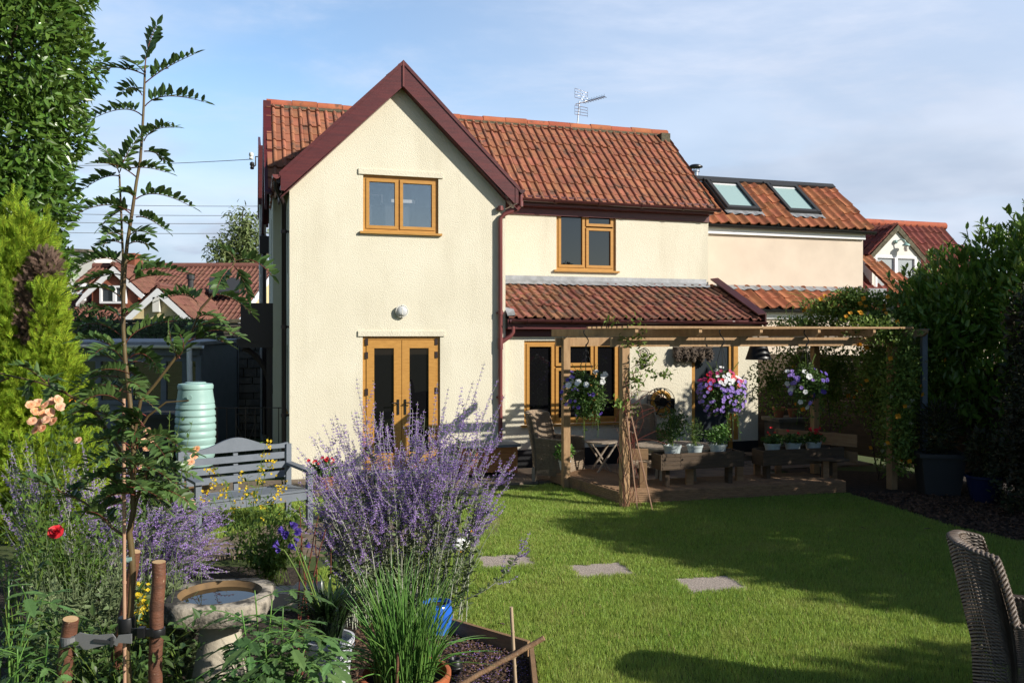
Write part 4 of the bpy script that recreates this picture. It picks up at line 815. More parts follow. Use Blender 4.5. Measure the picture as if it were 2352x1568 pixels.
# ---------------------------------------------------------------- garden shed with windows
YS = 14.5; Sh = thing('garden_shed', 'grey framed garden shed with big windows and a felt roof left of the water butt', 'shed', (0, YS, 0))
def sp(px, py, dy=0): p = W(px, py, YS + dy); return np.array([p[0], dy, p[2]])
xa, xb = sp(60, 800)[0], sp(462, 800)[0]; zt = sp(300, 793)[2]; zb = sp(300, 928)[2]
mb = MB(); mb.prism([(xa, -.18, zt), (xb + .05, -.18, zt), (xb + .05, 2.2, zt + .05), (xa, 2.2, zt + .05)], (0, 0, .06)); mb.build('roof', M['lead'], Sh)
mb = MB(); mb.box((xa, -.10, zt - .17), (xb, -.06, zt)); mb.box((xa, 0, 0), (xb, .06, zb)); mb.box((xa, -.03, zb), (xb, .09, zb + .07)); mb.box((xa, -.02, zt - .27), (xb, .06, zt - .172))
for px in (110, 168, 226, 300, 376, 425, 456): x = sp(px, 800)[0]; mb.box((x - .045, -.015, zb + .07), (x + .045, .07, zt - .27))
mb.box((xb - .08, .09, 0), (xb, 2.0, zt)); mb.build('frame', M['slate'], Sh)
MB().box((xa, 1.9, 0), (xb, 1.95, zt)).build('back_wall', M['wood'], Sh)
pm = bpy.data.materials.new('clear_pane'); pm.use_nodes = True; n_, l_ = pm.node_tree.nodes, pm.node_tree.links
gl = n_.new('ShaderNodeBsdfGlossy'); gl.inputs['Roughness'].default_value = .03; tr = n_.new('ShaderNodeBsdfTransparent'); tr.inputs[0].default_value = (.75, .75, .72, 1); ms = n_.new('ShaderNodeMixShader'); ms.inputs[0].default_value = .12
l_.new(tr.outputs[0], ms.inputs[1]); l_.new(gl.outputs[0], ms.inputs[2]); l_.new(ms.outputs[0], n_['Material Output'].inputs[0])
pxs = [110, 168, 226, 300, 376, 425, 456]
for p, q in zip(pxs[:-1], pxs[1:]): MB().box((sp(p, 800)[0] + .045, .02, zb + .07), (sp(q, 800)[0] - .045, .026, zt - .27)).build('window', pm, Sh)
mb = MB(); xg = sp(447, 800)[0]; halfpipe(mb, (xa, -.24, zt + .02), (xb + .12, -.24, zt), .055); mb.tube([(xg, -.24, zt - .03), (xg, -.24, zt - .12), (xg + .01, -.24, 1.3)], .045, 10); mb.build('gutter', M['white'], Sh, smooth=40)
tl = mat('teal_fabric', (.02, .17, .17), None, rough=.7)
for px0, px1, yt, yb_, lab in ((192, 222, 826, 900, 'teal cushion behind the left shed pane'), (232, 266, 830, 880, 'teal cushion behind the second shed pane')):
    a, b = W(px0, yt, YS + .6), W(px1, yb_, YS + .6); cu = thing('cushion', lab, 'cushion', (a[0], YS + .6, b[2])); w, h = b[0] - a[0], a[2] - b[2]
    mb = MB(); mb.prism([(0, 0, 0), (w, 0, 0), (w, 0, h * .8), (w * .85, 0, h), (w * .15, 0, h), (0, 0, h * .8)], (0, .14, 0)); mb.build('cover', tl, cu); mb = MB(); mb.tube([(0, -.005, .0), (w, -.005, 0)], .012, 5); mb.build('piping', tl, cu)
MB().box((xa, .3, .0), (xb - .1, .95, W(240, 884, YS + .6)[2])).build('workbench', M['wood'], Sh)

# water butt
c = W(449, 1000, 12.3); zb0 = .22; Wb = thing('water_butt', 'pale green ribbed plastic water butt under the shed downpipe', 'water butt', (c[0], 12.3, 0))
prof = [(.20, zb0)]; z0, z1 = zb0, W(449, 893, 12.3)[2]; nr = 11
for i in range(nr):
    u0, u1 = i / nr, (i + 1) / nr; R_ = lambda u: .255 + .028 * math.sin(math.pi * min(max(u * 1.05, 0), 1)) - .02 * max(0, u - .8) / .2
    za, zb_ = z0 + (z1 - z0) * u0, z0 + (z1 - z0) * u1; h = zb_ - za
    if i >= 9: prof += [(R_(u0), za), (R_(u1), zb_ - .002)]
    else: prof += [(R_(u0) - .014, za + h * .02), (R_(u0) - .012, za + h * .12), (R_(u0), za + h * .28), (R_(u1), za + h * .8), (R_(u1) - .013, zb_ - h * .02)]
MB().lathe(prof, n=40).build('barrel', M['butt'], Wb, smooth=40)
mb = MB(); mb.lathe([(.225, z1), (.245, z1 + .005), (.248, z1 + .05), (.235, z1 + .075), (.15, z1 + .085), (.14, z1 + .10), (0.02, z1 + .10)], n=40); mb.build('lid', M['butt'], Wb, smooth=40)
mb = MB(); mb.tube([(.02, -.275, z1 - .10), (.02, -.29, z1 - .10)], .038, 16); mb.build('overflow_plug', M['butt'], Wb)
mb = MB(); mb.box((-.28, -.28, 0), (.28, .28, .06)); mb.box((-.25, -.25, .06), (.25, .25, zb0)); mb.build('stand', M['black'], Wb)
c = W(372, 980, 12.9); Cb = thing('compost_bin', 'dark navy plastic bin standing left of the water butt', 'bin', (c[0], 12.9, 0))
mb = MB(); mb.prism([(-.3, -.3, 0), (.3, -.3, 0), (.3, .3, 0), (-.3, .3, 0)], (0, 0, .86)); mb.build('body', M['charcoal'], Cb); mb = MB(); mb.box((-.33, -.33, .86), (.33, .33, .93)); mb.build('lid', M['charcoal'], Cb)
# iron railing
a, b = W(491, 936, 13.0), W(652, 934, 13.0); R = thing('iron_railing', 'rusty wrought iron railing with a heart scroll beside the water butt', 'railing', ((a[0] + b[0]) / 2, 13.0, 0)); hw = (b[0] - a[0]) / 2; zt = a[2]
MB().bar((-hw, 0, zt), (hw, 0, zt), .03, .012).build('top_rail', M['iron'], R); MB().bar((-hw, 0, .12), (hw, 0, .12), .03, .012).build('bottom_rail', M['iron'], R)
for k, px in enumerate((498, 521, 542, 564, 586, 606, 640)): x = W(px, 936, 13.0)[0] - R.location.x; MB().tube([(x, 0, 0.0), (x, 0, zt)], .007, 6).build('baluster', M['iron'], R)
x = W(564, 936, 13.0)[0] - R.location.x; mb = MB()
for sg in (-1, 1):
    t = np.linspace(0, 1, 26); ang_ = 1.9 * math.pi * t; rr = .075 * (1 - .75 * t)
    sp_ = [(x + sg * (.075 - rr[i] * math.cos(ang_[i] + .0) * 1.0), 0, zt - .16 + rr[i] * math.sin(ang_[i])) for i in range(26)]
    mb.tube([(x + sg * .0, 0, zt - .62), (x + sg * .14, 0, zt - .26), (x + sg * .148, 0, zt - .16)] , .006, 5)
    mb.tube([(x + sg * (.075 + .073 * math.cos(q)) * (1 if True else 1), 0, zt - .16 + .073 * math.sin(q)) for q in np.linspace(0, math.pi, 12)] + [(x + sg * (.0 + .02 * k), 0, zt - .16 - .012 * k) for k in range(1, 3)], .006, 5)
    mb.tube([(x + sg * (.045 + .03 * math.cos(q)), 0, zt - .19 + .03 * math.sin(q)) for q in np.linspace(0, 5.2, 14)], .005, 5)
mb.build('scroll', M['iron'], R)

# ---------------------------------------------------------------- garden bench
bx, by = -2.57 - .6 * .79, 9.75 - .6 * .613; Bh = thing('garden_bench', 'blue-grey painted slatted wooden bench with a curved top rail', 'bench', (bx, by, 0), math.radians(37.8))
hw = .60; n = 24; xs = np.linspace(-hw, hw, n); zc_ = .875 + .075 * np.exp(-(xs / .28) ** 2) - .0 * xs + .02 * np.cos(xs / hw * math.pi * 1.5)
mb = MB(); lo = [(x, .0, .815) for x in xs]; hi = [(x, .0, z) for x, z in zip(xs, zc_)]; mb.prism(lo + hi[::-1], (0, .035, 0)); mb.build('crest_rail', M['slate'], Bh, smooth=20)
for i, z in enumerate((.70, .595, .49)): MB().box((-hw + .05, -.01 - .012 * i, z), (hw - .05, .012 - .012 * i, z + .072)).build('back_slat', M['slate'], Bh)
for x in (-hw, hw): MB().prism([(x - .03, .04, 0), (x + .03, .04, 0), (x + .03, .03, .86), (x - .03, .03, .86)], (0, -.055, 0)).build('back_leg', M['slate'], Bh)
MB().bar((0, .025, .38), (0, .045, .82), .05, .03, (0, 1, 0)).build('back_stay', M['slate'], Bh)
for x in (-hw, hw): MB().box((x - .03, -.60, 0), (x + .03, -.54, .60)).build('front_leg', M['slate'], Bh)
for x in (-hw, hw):
    MB().prism([(x - .045, -.64, .60), (x + .045, -.64, .60), (x + .04, -.0, .625), (x - .04, -.0, .625)], (0, 0, .03)).build('armrest', M['slate'], Bh)
for i in range(5): y = -.56 + i * .108; MB().box((-hw + .0, y - .04, .40 - .006 * i), (hw, y + .045, .422 - .006 * i)).build('seat_slat', M['slate'], Bh)
for y in (-.585, -.02): MB().box((-hw + .03, y, .31), (hw - .03, y + .03, .394)).build('seat_rail', M['slate'], Bh)
for x in (-hw, hw): MB().box((x - .015, -.54, .31), (x + .015, -.02, .394)).build('side_rail', M['slate'], Bh)

# timber edging behind the left border
a = thing('sleeper_edging', 'low brown timber sleeper edging behind the left border', 'edging', (-4.9, 9.9, 0), math.radians(8))
for i in range(3): MB().box((-1.2, -.05 + .05 * i, .0 + .12 * i), (1.3, .05 + .05 * i, .112 + .12 * i)).build('sleeper', M['wood'], a)
# overhead wires
def wire(name, p, q, sag, label, r=.008):
    p, q = np.array(p), np.array(q); t = np.linspace(0, 1, 24)[:, None]; P = p + (q - p) * t; P[:, 2] -= sag * 4 * (t * (1 - t))[:, 0]
    tag(MB().tube(P, r, 4).build(name, M['lead']), label, 'wire', 'overhead wires')
wire('overhead_wire', W(-60, 374, 30), W(578, 366, 19.5), .12, 'topmost overhead wire running to the insulators on the cottage')
for i, (ya, yb2) in enumerate(((462, 473), (485, 494), (505, 512), (529, 534))):
    wire('overhead_wire', W(-60, ya, 42), W(700, yb2, 42), .1, ['highest of the four distant wires behind the young tree', 'second from the top of the four distant wires', 'third from the top of the four distant wires', 'lowest of the four distant wires above the bungalow'][i], .014)
Iv = W(581, 370, 19.5); I = thing('insulator_bracket', 'black wall bracket with two insulators on the cottage side', 'bracket', Iv)
mb = MB(); mb.tube([(.25, 0, .10), (.06, 0, .10), (.06, 0, -.10), (.0, 0, -.14)], .016, 6); mb.build('arm', M['blackiron'], I)
for x, z in ((-.04, .12), (-.02, -.1)): MB().lathe([(.03, z - .09), (.05, z - .07), (.035, z - .02), (.055, z + .01), (.05, z + .06), (.02, z + .08)], (x, 0, 0), 10).build('insulator', M['blackiron'] if z < 0 else M['offwhite'], I, smooth=40)

# ---------------------------------------------------------------- pergola and deck
def gp(px, py, z=0.0): return G(px, py, z)
P1, P2, P3 = np.array([1.38, 10.42, 0]), np.array([.745, 11.75, 0]), np.array([5.2, 11.62, 0])
P4 = np.array([4.62, 12.95, 0])
PZ = 1.97
Pg = thing('pergola', 'brown timber pergola with slatted roof over the raised decking', 'pergola', P1)
l = lambda p: np.array(p, float) - P1
for p in (P1, P2, P3, P4):
    q = l(p); d = nrm(P3 - P1)[:2]; mb = MB(); mb.bar(q, q + np.array([0, 0, PZ + .10]), .098, .098, (d[0], d[1], 0)); mb.build('post', M['pergola'], Pg)
u = nrm(P3 - P1); v = nrm(P2 - P1)
f0, f1 = l(P1) - u * .2 - v * .03, l(P3) + u * .06 - v * .03; b0, b1 = l(P2) - u * .12 + v * .06, l(P4) + u * .3 + v * .06
MB().bar(f0 + (0, 0, PZ + .05), f1 + (0, 0, PZ + .05), .045, .12).build('beam', M['pergola'], Pg)
MB().bar(b0 + (0, 0, PZ + .04), b1 + (0, 0, PZ + .04), .045, .12).build('beam', M['pergola'], Pg)
raf = []
for i in range(6):
    k = -.02 + i * .86; a = l(P1) + u * k - v * .30; b = l(P2) + u * (k + .0) + v * .34; raf.append((a, b))
    m2 = MB(); up = np.array([0, 0, 1.]); z0, z1 = PZ + .115, PZ + .215; dirv = nrm(b - a); sd_ = np.cross(dirv, up) * .022
    prof = [(0, z0 + .05), (.06, z0), (1, z0), (1, z1), (0, z1)]; Ld = np.linalg.norm(b - a)
    pts = [a + dirv * (x if x < 1 else Ld) + up * z for x, z in prof]; m2.prism([p - sd_ for p in pts], sd_ * 2); m2.build('rafter', M['pergola'], Pg)
nb = 19
for i in range(nb):
    t = i / (nb - 1); r0_ = raf[0] if t < .45 else raf[2]; a = r0_[0] * (1 - t) + r0_[1] * t - u * .12; b = raf[5][0] * (1 - t) + raf[5][1] * t - u * .25
    MB().bar(a + (0, 0, PZ + .2175 + .0125), b + (0, 0, PZ + .2175 + .0125), .042, .024).build('roof_slat', M['pergola'], Pg)
# deck
D0, D1, D2 = np.array([1.36, 10.56, 0]), np.array([4.45, 11.36, 0]), np.array([.58, 12.2, 0])
DZ = .16; Dk = thing('decking', 'low brown timber decking with grooved boards and fascia under the pergola', 'deck', D0)
ud, vd_ = nrm(D1 - D0), nrm(D2 - D0); Lu, Lv = np.linalg.norm(D1 - D0), np.linalg.norm(D2 - D0)
def board(mb, p, q, w, z0, z1):
    mb.bar(np.array(p) + (0, 0, (z0 + z1) / 2), np.array(q) + (0, 0, (z0 + z1) / 2), w, z1 - z0)
    d = nrm(np.array(q, float) - p); s_ = np.cross(d, (0, 0, 1)) 
    for k in np.linspace(-.40, .40, 5): mb.bar(np.array(p) + s_ * w * k + (0, 0, z1 + .001), np.array(q) + s_ * w * k + (0, 0, z1 + .001), w * .11, .006)
mb = MB()
for i in range(5): y = .075 + i * .15; board(mb, vd_ * y + ud * .02, vd_ * y + ud * Lu, .143, DZ - .03, DZ)
for i in range(5): x = .075 + i * .15; board(mb, ud * x + vd_ * .76, ud * x + vd_ * Lv, .143, DZ - .03, DZ)
mb.build('boards', M['deck'], Dk)
mb = MB()
for p, q in ((-vd_ * .012, ud * Lu - vd_ * .012), (-ud * .012 + vd_ * .01, vd_ * Lv - ud * .012)):
    p, q = np.array(p), np.array(q); mb.bar(p + (0, 0, DZ / 2), q + (0, 0, DZ / 2), .02, DZ - .01)
    d = nrm(q - p); o_ = np.cross(d, (0, 0, 1)); o_ = o_ if np.dot(o_, -vd_ - ud) > 0 else -o_
    for z in np.linspace(.02, DZ - .02, 6): mb.bar(p + o_ * .012 + (0, 0, z), q + o_ * .012 + (0, 0, z), .012, .013)
mb.build('fascia', M['deck'], Dk)
tag(struct(sheet('patio', [tuple(D0[:2] + ud[:2] * .75 + vd_[:2] * .75), tuple(D0[:2] + ud[:2] * 3.4 + vd_[:2] * .75), tuple(D0[:2] + ud[:2] * 3.4 + vd_[:2] * 2.6), tuple(D0[:2] + ud[:2] * .5 + vd_[:2] * 2.6)], .03, M['paving'])), 'paved floor inside the decking frame', 'paving')

# troughs with pots, standing on timber legs at the front of the deck
def trough(name, px0, px1, pyt, pyb, Y, label, group='timber troughs along the deck front'):
    a, b = W(px0, pyb, Y), W(px1, pyb, Y * 1.03); zt, zb = W(px0, pyt, Y)[2], W(px0, pyb, Y)[2]; T = thing(name, label, 'planter', (a[0], a[1], 0), math.atan2(b[1] - a[1], b[0] - a[0]), group)
    Lx = math.hypot(b[0] - a[0], b[1] - a[1]); d = .26; h = zt - zb; mb = MB()
    for y in (0, d): mb.box((0, y, zb), (Lx, y + .022, zt)); [mb.box((0, y - .005, zb + .012 + h * k / 4), (Lx, y, zb + h * (k + .7) / 4)) for k in range(4)]
    for x in (-.0225, Lx + .0005): mb.box((x, 0, zb), (x + .022, d + .022, zt - .01))
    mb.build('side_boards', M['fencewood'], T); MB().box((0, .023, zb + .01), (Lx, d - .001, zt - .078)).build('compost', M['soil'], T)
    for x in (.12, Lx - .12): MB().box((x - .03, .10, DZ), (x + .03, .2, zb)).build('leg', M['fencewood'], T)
    return T, zt - .075, Lx
T1, zp1, L1 = trough('planter_trough', 1522, 1706, 1043, 1080, 10.75, 'long timber trough holding the three green herb pots')
T2, zp2, L2 = trough('planter_trough', 1757, 1936, 1034, 1070, 11.35, 'timber trough holding the pots of red cyclamen')
# low rail and posts of the deck seat
Se = thing('corner_bench', 'built-in dark timber corner seat with backrest boards at the shaded end of the deck', 'bench', (0, 0, 0))
a, b, c2 = W(1788, 985, 12.4), W(1915, 1005, 11.9), W(1972, 1012, 11.6)
mb = MB(); zt, zb = W(1788, 985, 12.4)[2], W(1788, 1010, 12.4)[2]; mb.bar((a[0], 12.4, (zt + zb) / 2), (c2[0], 11.65, (zt + zb) / 2 + .0), .03, .17); mb.build('backrest_board', M['wood'], Se)
MB().bar((a[0] + .5, 12.2, .42), (c2[0], 11.65, .42), .03, .15).build('backrest_board', M['wood'], Se)
for p, Y in ((1790, 12.38), (1918, 11.9)): x = (p - CX) / FPX * Y; MB().box((x - .04, Y + .02, DZ - .1), (x + .04, Y + .09, zt)).build('seat_post', M['wood'], Se)
x0_ = (1700 - CX) / FPX * 12.2
mb = MB()
for i in range(4): mb.bar((x0_, 12.0 - .11 * i + .1, .42), (c2[0] - .2, 11.75 - .11 * i, .42), .1, .03)
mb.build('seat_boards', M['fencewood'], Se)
for x, y in ((x0_ + .1, 11.8), (c2[0] - .5, 11.55)): MB().box((x, y, .05), (x + .08, y + .08, .40)).build('leg', M['deck'], Se)
F2 = thing('deck_rail', 'low dark timber rail along the front of the deck below the troughs', 'rail', (0, 0, 0))
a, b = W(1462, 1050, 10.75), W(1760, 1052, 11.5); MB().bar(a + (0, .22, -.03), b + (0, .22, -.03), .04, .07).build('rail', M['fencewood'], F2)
for px, Y in ((1478, 10.8), (1585, 11.0), (1700, 11.3)): q = W(px, 1050, Y); MB().box((q[0] - .045, Y, DZ), (q[0] + .045, Y + .09, q[2] - .07)).build('post', M['wood'], F2)
q = W(1466, 1040, 10.72); MB().box((q[0] - .09, 10.62, q[2] - .07), (q[0] + .11, 10.70, q[2] + .06)).build('rail_end', M['wood'], F2)

# ---------------------------------------------------------------- furniture on the patio
def weave(mb, fn, nu, nv, amp=.006, r=1.0):
    # rows of strands woven in and out; fn(u, v) -> point, with normals by differences
    u = np.linspace(0, 1, nu); v = np.linspace(0, 1, nv + 1); U, Vv = np.meshgrid(u, v); Pp = fn(U, Vv); e = 1e-3
    Pu = fn(np.clip(U + e, 0, 1), Vv) - fn(np.clip(U - e, 0, 1), Vv); Pv = fn(U, np.clip(Vv + e, 0, 1)) - fn(U, np.clip(Vv - e, 0, 1)); Nn = nrm(np.cross(Pu, Pv))
    base = mb.n; lo, hi = Pp[:-1], Pp[1:]; md = (lo + hi) / 2; nm = nrm(Nn[:-1] + Nn[1:]); k = np.arange(nu); row = np.arange(nv)[:, None]
    off = amp * (1.1 + np.where(((k // 2 + row) % 2) == 0, 1.0, -.6))[..., None]; off2 = off - amp * .9
    gap = (hi - lo)
    A_, B_, C_ = lo + gap * .04 + nm * off2, md + nm * off, hi - gap * .04 + nm * off2
    V = np.stack([A_, B_, C_], 1).reshape(-1, 3); i = np.arange(nu - 1)
    F = []
    for rrow in range(nv):
        s_ = rrow * 3 * nu
        for j in (0, 1): F.append(np.c_[s_ + j * nu + i, s_ + j * nu + i + 1, s_ + (j + 1) * nu + i + 1, s_ + (j + 1) * nu + i])
    mb.add(V, np.concatenate(F)); return mb
def wicker_chair(label, loc, rz, m, fine=1.0, hgt=.98, group='wicker armchairs in the garden'):
    C_ = thing('wicker_armchair', label, 'armchair', loc, rz, group)
    hw, bk, fr, arm = .30, .30, -.30, .63
    path = np.array([(-hw, fr), (-hw - .01, 0), (-hw, bk - .10), (-hw + .06, bk - .01), (-.12, bk + .045), (0, bk + .055), (.12, bk + .045), (hw - .06, bk - .01), (hw, bk - .10), (hw + .01, 0), (hw, fr)])
    sg = np.r_[0, np.cumsum(np.linalg.norm(np.diff(path, axis=0), axis=1))]; sg /= sg[-1]
    def top(u): q = np.abs(u - .5) * 2; return arm - .02 * q + (hgt - arm) * np.clip((.415 - q) / .045, 0, 1) ** .7 * (1 - .25 * np.clip((q - .2) / .3, 0, 1) ** 2)
    def shell(off, z0):
        def fn(u, v):
            x, y = np.interp(u, sg, path[:, 0]), np.interp(u, sg, path[:, 1]); z = z0 + (top(u) - z0) * v; lean = np.clip((z - .42), 0, 1) * .22
            k = np.clip((y - .1) / .2, 0, 1); s_ = 1 - off / .32; tp = 1 - .05 * np.clip((.42 - z) / .4, 0, 1)
            return np.stack([x * s_ * tp, y * s_ * tp + lean * k - off * .3, z], -1)
        return fn
    nv = int(95 * fine)
    mb = MB(); weave(mb, shell(0, .10), int(130 * fine), nv, .0065 / fine ** .5); mb.build('outer_weave', m, C_, smooth=180)
    f = shell(.05, .40); mb = MB(); weave(mb, lambda u, v: f(1 - u, v), int(120 * fine), int(60 * fine), .0045 / fine ** .5); mb.build('inner_weave', m, C_, smooth=180)
    # braided rim
    u = np.linspace(0, 1, 3000); a_, b_ = shell(0, .1)(u, np.ones(3000)), shell(.05, .4)(u, np.ones(3000)); mid_ = (a_ + b_) / 2; sl_ = np.r_[0, np.cumsum(np.linalg.norm(np.diff(mid_, axis=0), axis=1))]
    q_ = np.linspace(0, sl_[-1], int(420 * min(fine, 1))); rs = lambda A__: np.stack([np.interp(q_, sl_, A__[:, k]) for k in range(3)], 1); mid_, ac = rs(mid_), rs(a_ - b_); ac = nrm(ac); nn_ = nrm(np.cross(nrm(np.gradient(mid_, axis=0)), ac)); nn_ *= np.sign(nn_[:, 2:3] + 1e-6); mb = MB()
    for ph in (0, 2.1, 4.2):
        w = q_ / .011 + ph; mb.tube(mid_ + ac * (np.cos(w) * .022)[:, None] + nn_ * (.007 * np.sin(w) + .002)[:, None], .0095, 5)
    mb.build('braided_rim', m, C_, smooth=180)
    mb = MB(); weave(mb, lambda u, v: np.stack([-(hw - .005) + 2 * (hw - .005) * u, fr + 0 * u - .003 + .02 * v, .10 + .31 * v], -1), int(50 * fine), int(34 * fine), .0045 / fine ** .5); mb.build('front_apron', m, C_, smooth=180)
    mb = MB(); weave(mb, lambda u, v: np.stack([-(hw - .03) + 2 * (hw - .03) * u, fr + (bk - fr) * v, .415 + .01 * np.sin(v * 3)], -1), int(50 * fine), int(40 * fine), .0035 / fine ** .5); mb.build('seat', m, C_, smooth=180)
    for x in (-1, 1):
        for y in (fr + .04, bk - .06): mb = MB(); mb.prism([(x * (hw - .035) - .025, y - .025, 0), (x * (hw - .035) + .025, y - .025, 0), (x * (hw - .035) + .025, y + .025, 0), (x * (hw - .035) - .025, y + .025, 0)], (0, 0, .2)); mb.build('leg', M['teak'], C_)
    return C_
wicker_chair('light brown wicker armchair beside the lower oak window', (.66, 12.35, 0), math.radians(60), M['wicker'], .7)
wicker_chair('shaded wicker armchair against the wall behind the round table', (2.02, 12.95, .03), math.radians(12), M['wicker'], .6)
wicker_chair('dark wicker armchair in the right foreground on the lawn', (2.84, 4.50, 0), math.radians(70), M['wickerdark'], 1.0, .99)
c = W(1381, 1012, 12.2); Ft = thing('folding_table', 'small round folding wooden table beside the light wicker chair', 'table', (c[0], 12.2, 0), math.radians(10)); zt = c[2]
mb = MB()
q = lambda y: math.sqrt(max(0, .0529 - y * y)) + .004
for i in range(6): y0, y1 = -.225 + i * .0755, -.225 + i * .0755 + .070; mb.prism([(-q(y0), y0, zt - .02), (q(y0), y0, zt - .02), (q(y1), y1, zt - .02), (-q(y1), y1, zt - .02)], (0, 0, .02))
mb.build('table_top', M['teak'], Ft)
for y in (-.16, .14):
    for sg in (-1, 1): MB().bar((sg * .2, y + .02 * sg, .02), (-sg * .17, y + .02 * sg, zt - .02), .02, .045, (0, 1, 0)).build('leg', M['teak'], Ft)
for x in (-.16, .16): MB().bar((x, -.18, .09), (x, .16, .09), .04, .02).build('stretcher', M['teak'], Ft)
c = W(1552, 1022, 11.55); Rt = thing('round_table', 'large round silvered wooden table behind the herb trough', 'table', (c[0], 11.55, 0)); zt = c[2]; mb = MB()
for i in range(11):
    y0, y1 = -.53 + i * .0965, -.53 + i * .0965 + .092; q = lambda y: math.sqrt(max(0, .285 - y * y)) + .004
    mb.prism([(-q(y0), y0, zt - .025), (q(y0), y0, zt - .025), (q(y1), y1, zt - .025), (-q(y1), y1, zt - .025)], (0, 0, .025))
mb.build('table_top', M['teak'], Rt)
for a in (.7, 2.3, 3.9, 5.4): MB().bar((.32 * math.cos(a), .32 * math.sin(a), 0), (.28 * math.cos(a), .28 * math.sin(a), zt - .025), .05, .05).build('leg', M['teak'], Rt)
MB().lathe([(.48, zt - .08), (.48, zt - .026)], n=28).build('apron', M['teak'], Rt)

# storage chest by the wall
a = W(1072, 1094, 12.55); b = W(1190, 1094, 12.7); Ch = thing('storage_chest', 'orange timber storage chest with a grey lid below the downpipe', 'chest', (a[0], a[1], 0), TH); Lx = b[0] - a[0] + .02; zt = W(1130, 1022, 12.6)[2]
mb = MB()
for i in range(4): mb.box((.05, 0, .06 + i * (zt - .1) / 4), (Lx - .05, .5, .06 + (i + .96) * (zt - .1) / 4))
mb.build('panel', M['chest'], Ch)
for x in (0, Lx - .08): MB().box((x, -.02, .04), (x + .08, .52, zt - .045)).build('corner_post', M['chest'], Ch)
MB().box((-.04, -.06, zt - .04), (Lx + .04, .55, zt)).build('lid', M['slate'], Ch)
for x in (.04, Lx - .06): mb = MB(); mb.tube([(x, .02, .022), (x + .02, .02, .022)], .022, 10); mb.build('castor', M['black'], Ch)

# hose reel
c = FS(1520, 922, TL - .12); hc = HW(c[0], TL, c[1]); Hr = thing('hose_reel', 'wall-mounted reel of yellow garden hose beside the grey door', 'hose reel', hc, TH)
mb = MB()
for k in range(9):
    r = .135 + .012 * (k % 5); y = -.07 - .022 * (k // 3); t = np.linspace(0, 6.283, 40); mb.tube(np.c_[r * np.cos(t), y + .01 * np.sin(t * 3 + k), r * np.sin(t)], .011, 6, cap=False)
mb.tube(bez((.13, -.1, -.05), (.2, -.12, -.35), (.12, -.08, -.52)), .011, 6); mb.tube(bez((-.1, -.1, -.15), (.1, -.1, -.42), (.17, -.1, -.05)), .011, 6); mb.build('hose', M['hose'], Hr, smooth=180)
mb = MB()
for y in (-.03, -.15): t = np.linspace(0, 6.283, 36); mb.tube(np.c_[.225 * np.cos(t), 0 * t + y, .225 * np.sin(t)], .006, 5, cap=False); [mb.tube([(0, y, 0), (.225 * math.cos(a), y, .225 * math.sin(a))], .010, 5) for a in (.1, 1.4, 1.75, 3.0, 4.2, 5.6)]
mb.tube([(0, 0, 0), (0, -.19, 0)], .075, 16); mb.tube([(.05, -.2, .02), (.13, -.23, -.06), (.13, -.27, -.06)], .013, 6); mb.box((.17, -.13, -.2), (.23, -.05, .05)); mb.build('reel_frame', M['black'], Hr, smooth=40)
# wall ornament
c = FS(1480, 822, TL - .01); o_ = thing('wall_ornament', 'small black wrought iron scroll ornament on the cream wall', 'ornament', HW(c[0], TL - .02, c[1]), TH)
mb = MB()
for sg in (-1, 1):
    mb.tube(bez((0, 0, -.02), (sg * .17, 0, .12), (0, 0, .17), 12), .006, 5); mb.tube([(sg * (.05 + .022 * math.cos(q)), 0, -.03 + .022 * math.sin(q)) for q in np.linspace(0, 5, 12)], .005, 4)
    mb.tube(bez((0, 0, -.02), (sg * .06, 0, -.14), (sg * .13, 0, -.10), 8), .006, 5); mb.tube([(sg * (.11 + .02 * math.cos(q)), 0, -.09 + .02 * math.sin(q)) for q in np.linspace(0, 5.5, 12)], .005, 4)
    mb.tube([(sg * .03 + .02 * math.cos(q), 0, .09 + .02 * math.sin(q)) for q in np.linspace(0, 6, 12)], .005, 4)
mb.build('scrolls', M['blackiron'], o_); MB().lathe([(.03, -.16), (.045, -.13), (.05, -.11)], n=12).build('candle_cup', M['blackiron'], o_, smooth=40)
# scalloped cone garland above the door
c = FS(1590, 806, TL - .05); g0 = FS(1545, 805, TL - .05)[0]; g1 = FS(1635, 805, TL - .05)[0]; Gd = thing('cone_garland', 'row of dark fir cones hung above the grey back door', 'garland', HW((g0 + g1) / 2, TL - .04, c[1]), TH)
wd = g1 - g0
for i in range(5):
    x = -wd / 2 + wd * (i + .5) / 5; mb = MB(); mb.ball((x, -.04, -.05), (.075, .06, .11), 12); n = 60; d = rnd(n); d[:, 1] = -abs(d[:, 1]); scatter(mb, DIAM, np.array([x, -.04, -.05]) + d * np.array([.075, .06, .11]), d + np.array([0, 0, -.8]), d, np.full(n, .045), .035); mb.build('cone', M['trunk'], Gd)
MB().bar((-wd / 2, -.02, .05), (wd / 2, -.02, .05), .03, .05).build('batten', M['trunk'], Gd)
# dark hood hanging under the pergola
hp = W(1742, 800, 12.2); Hd = thing('hanging_hood', 'black conical hood hanging under the shaded end of the pergola', 'lamp hood', hp)
MB().lathe([(.19, -.16), (.185, -.16), (.12, .04), (.05, .12), (.03, .14)], n=20).build('hood', M['black'], Hd, smooth=40); MB().tube([(0, 0, .12), (0, 0, .32)], .012, 6).build('hook', M['black'], Hd)
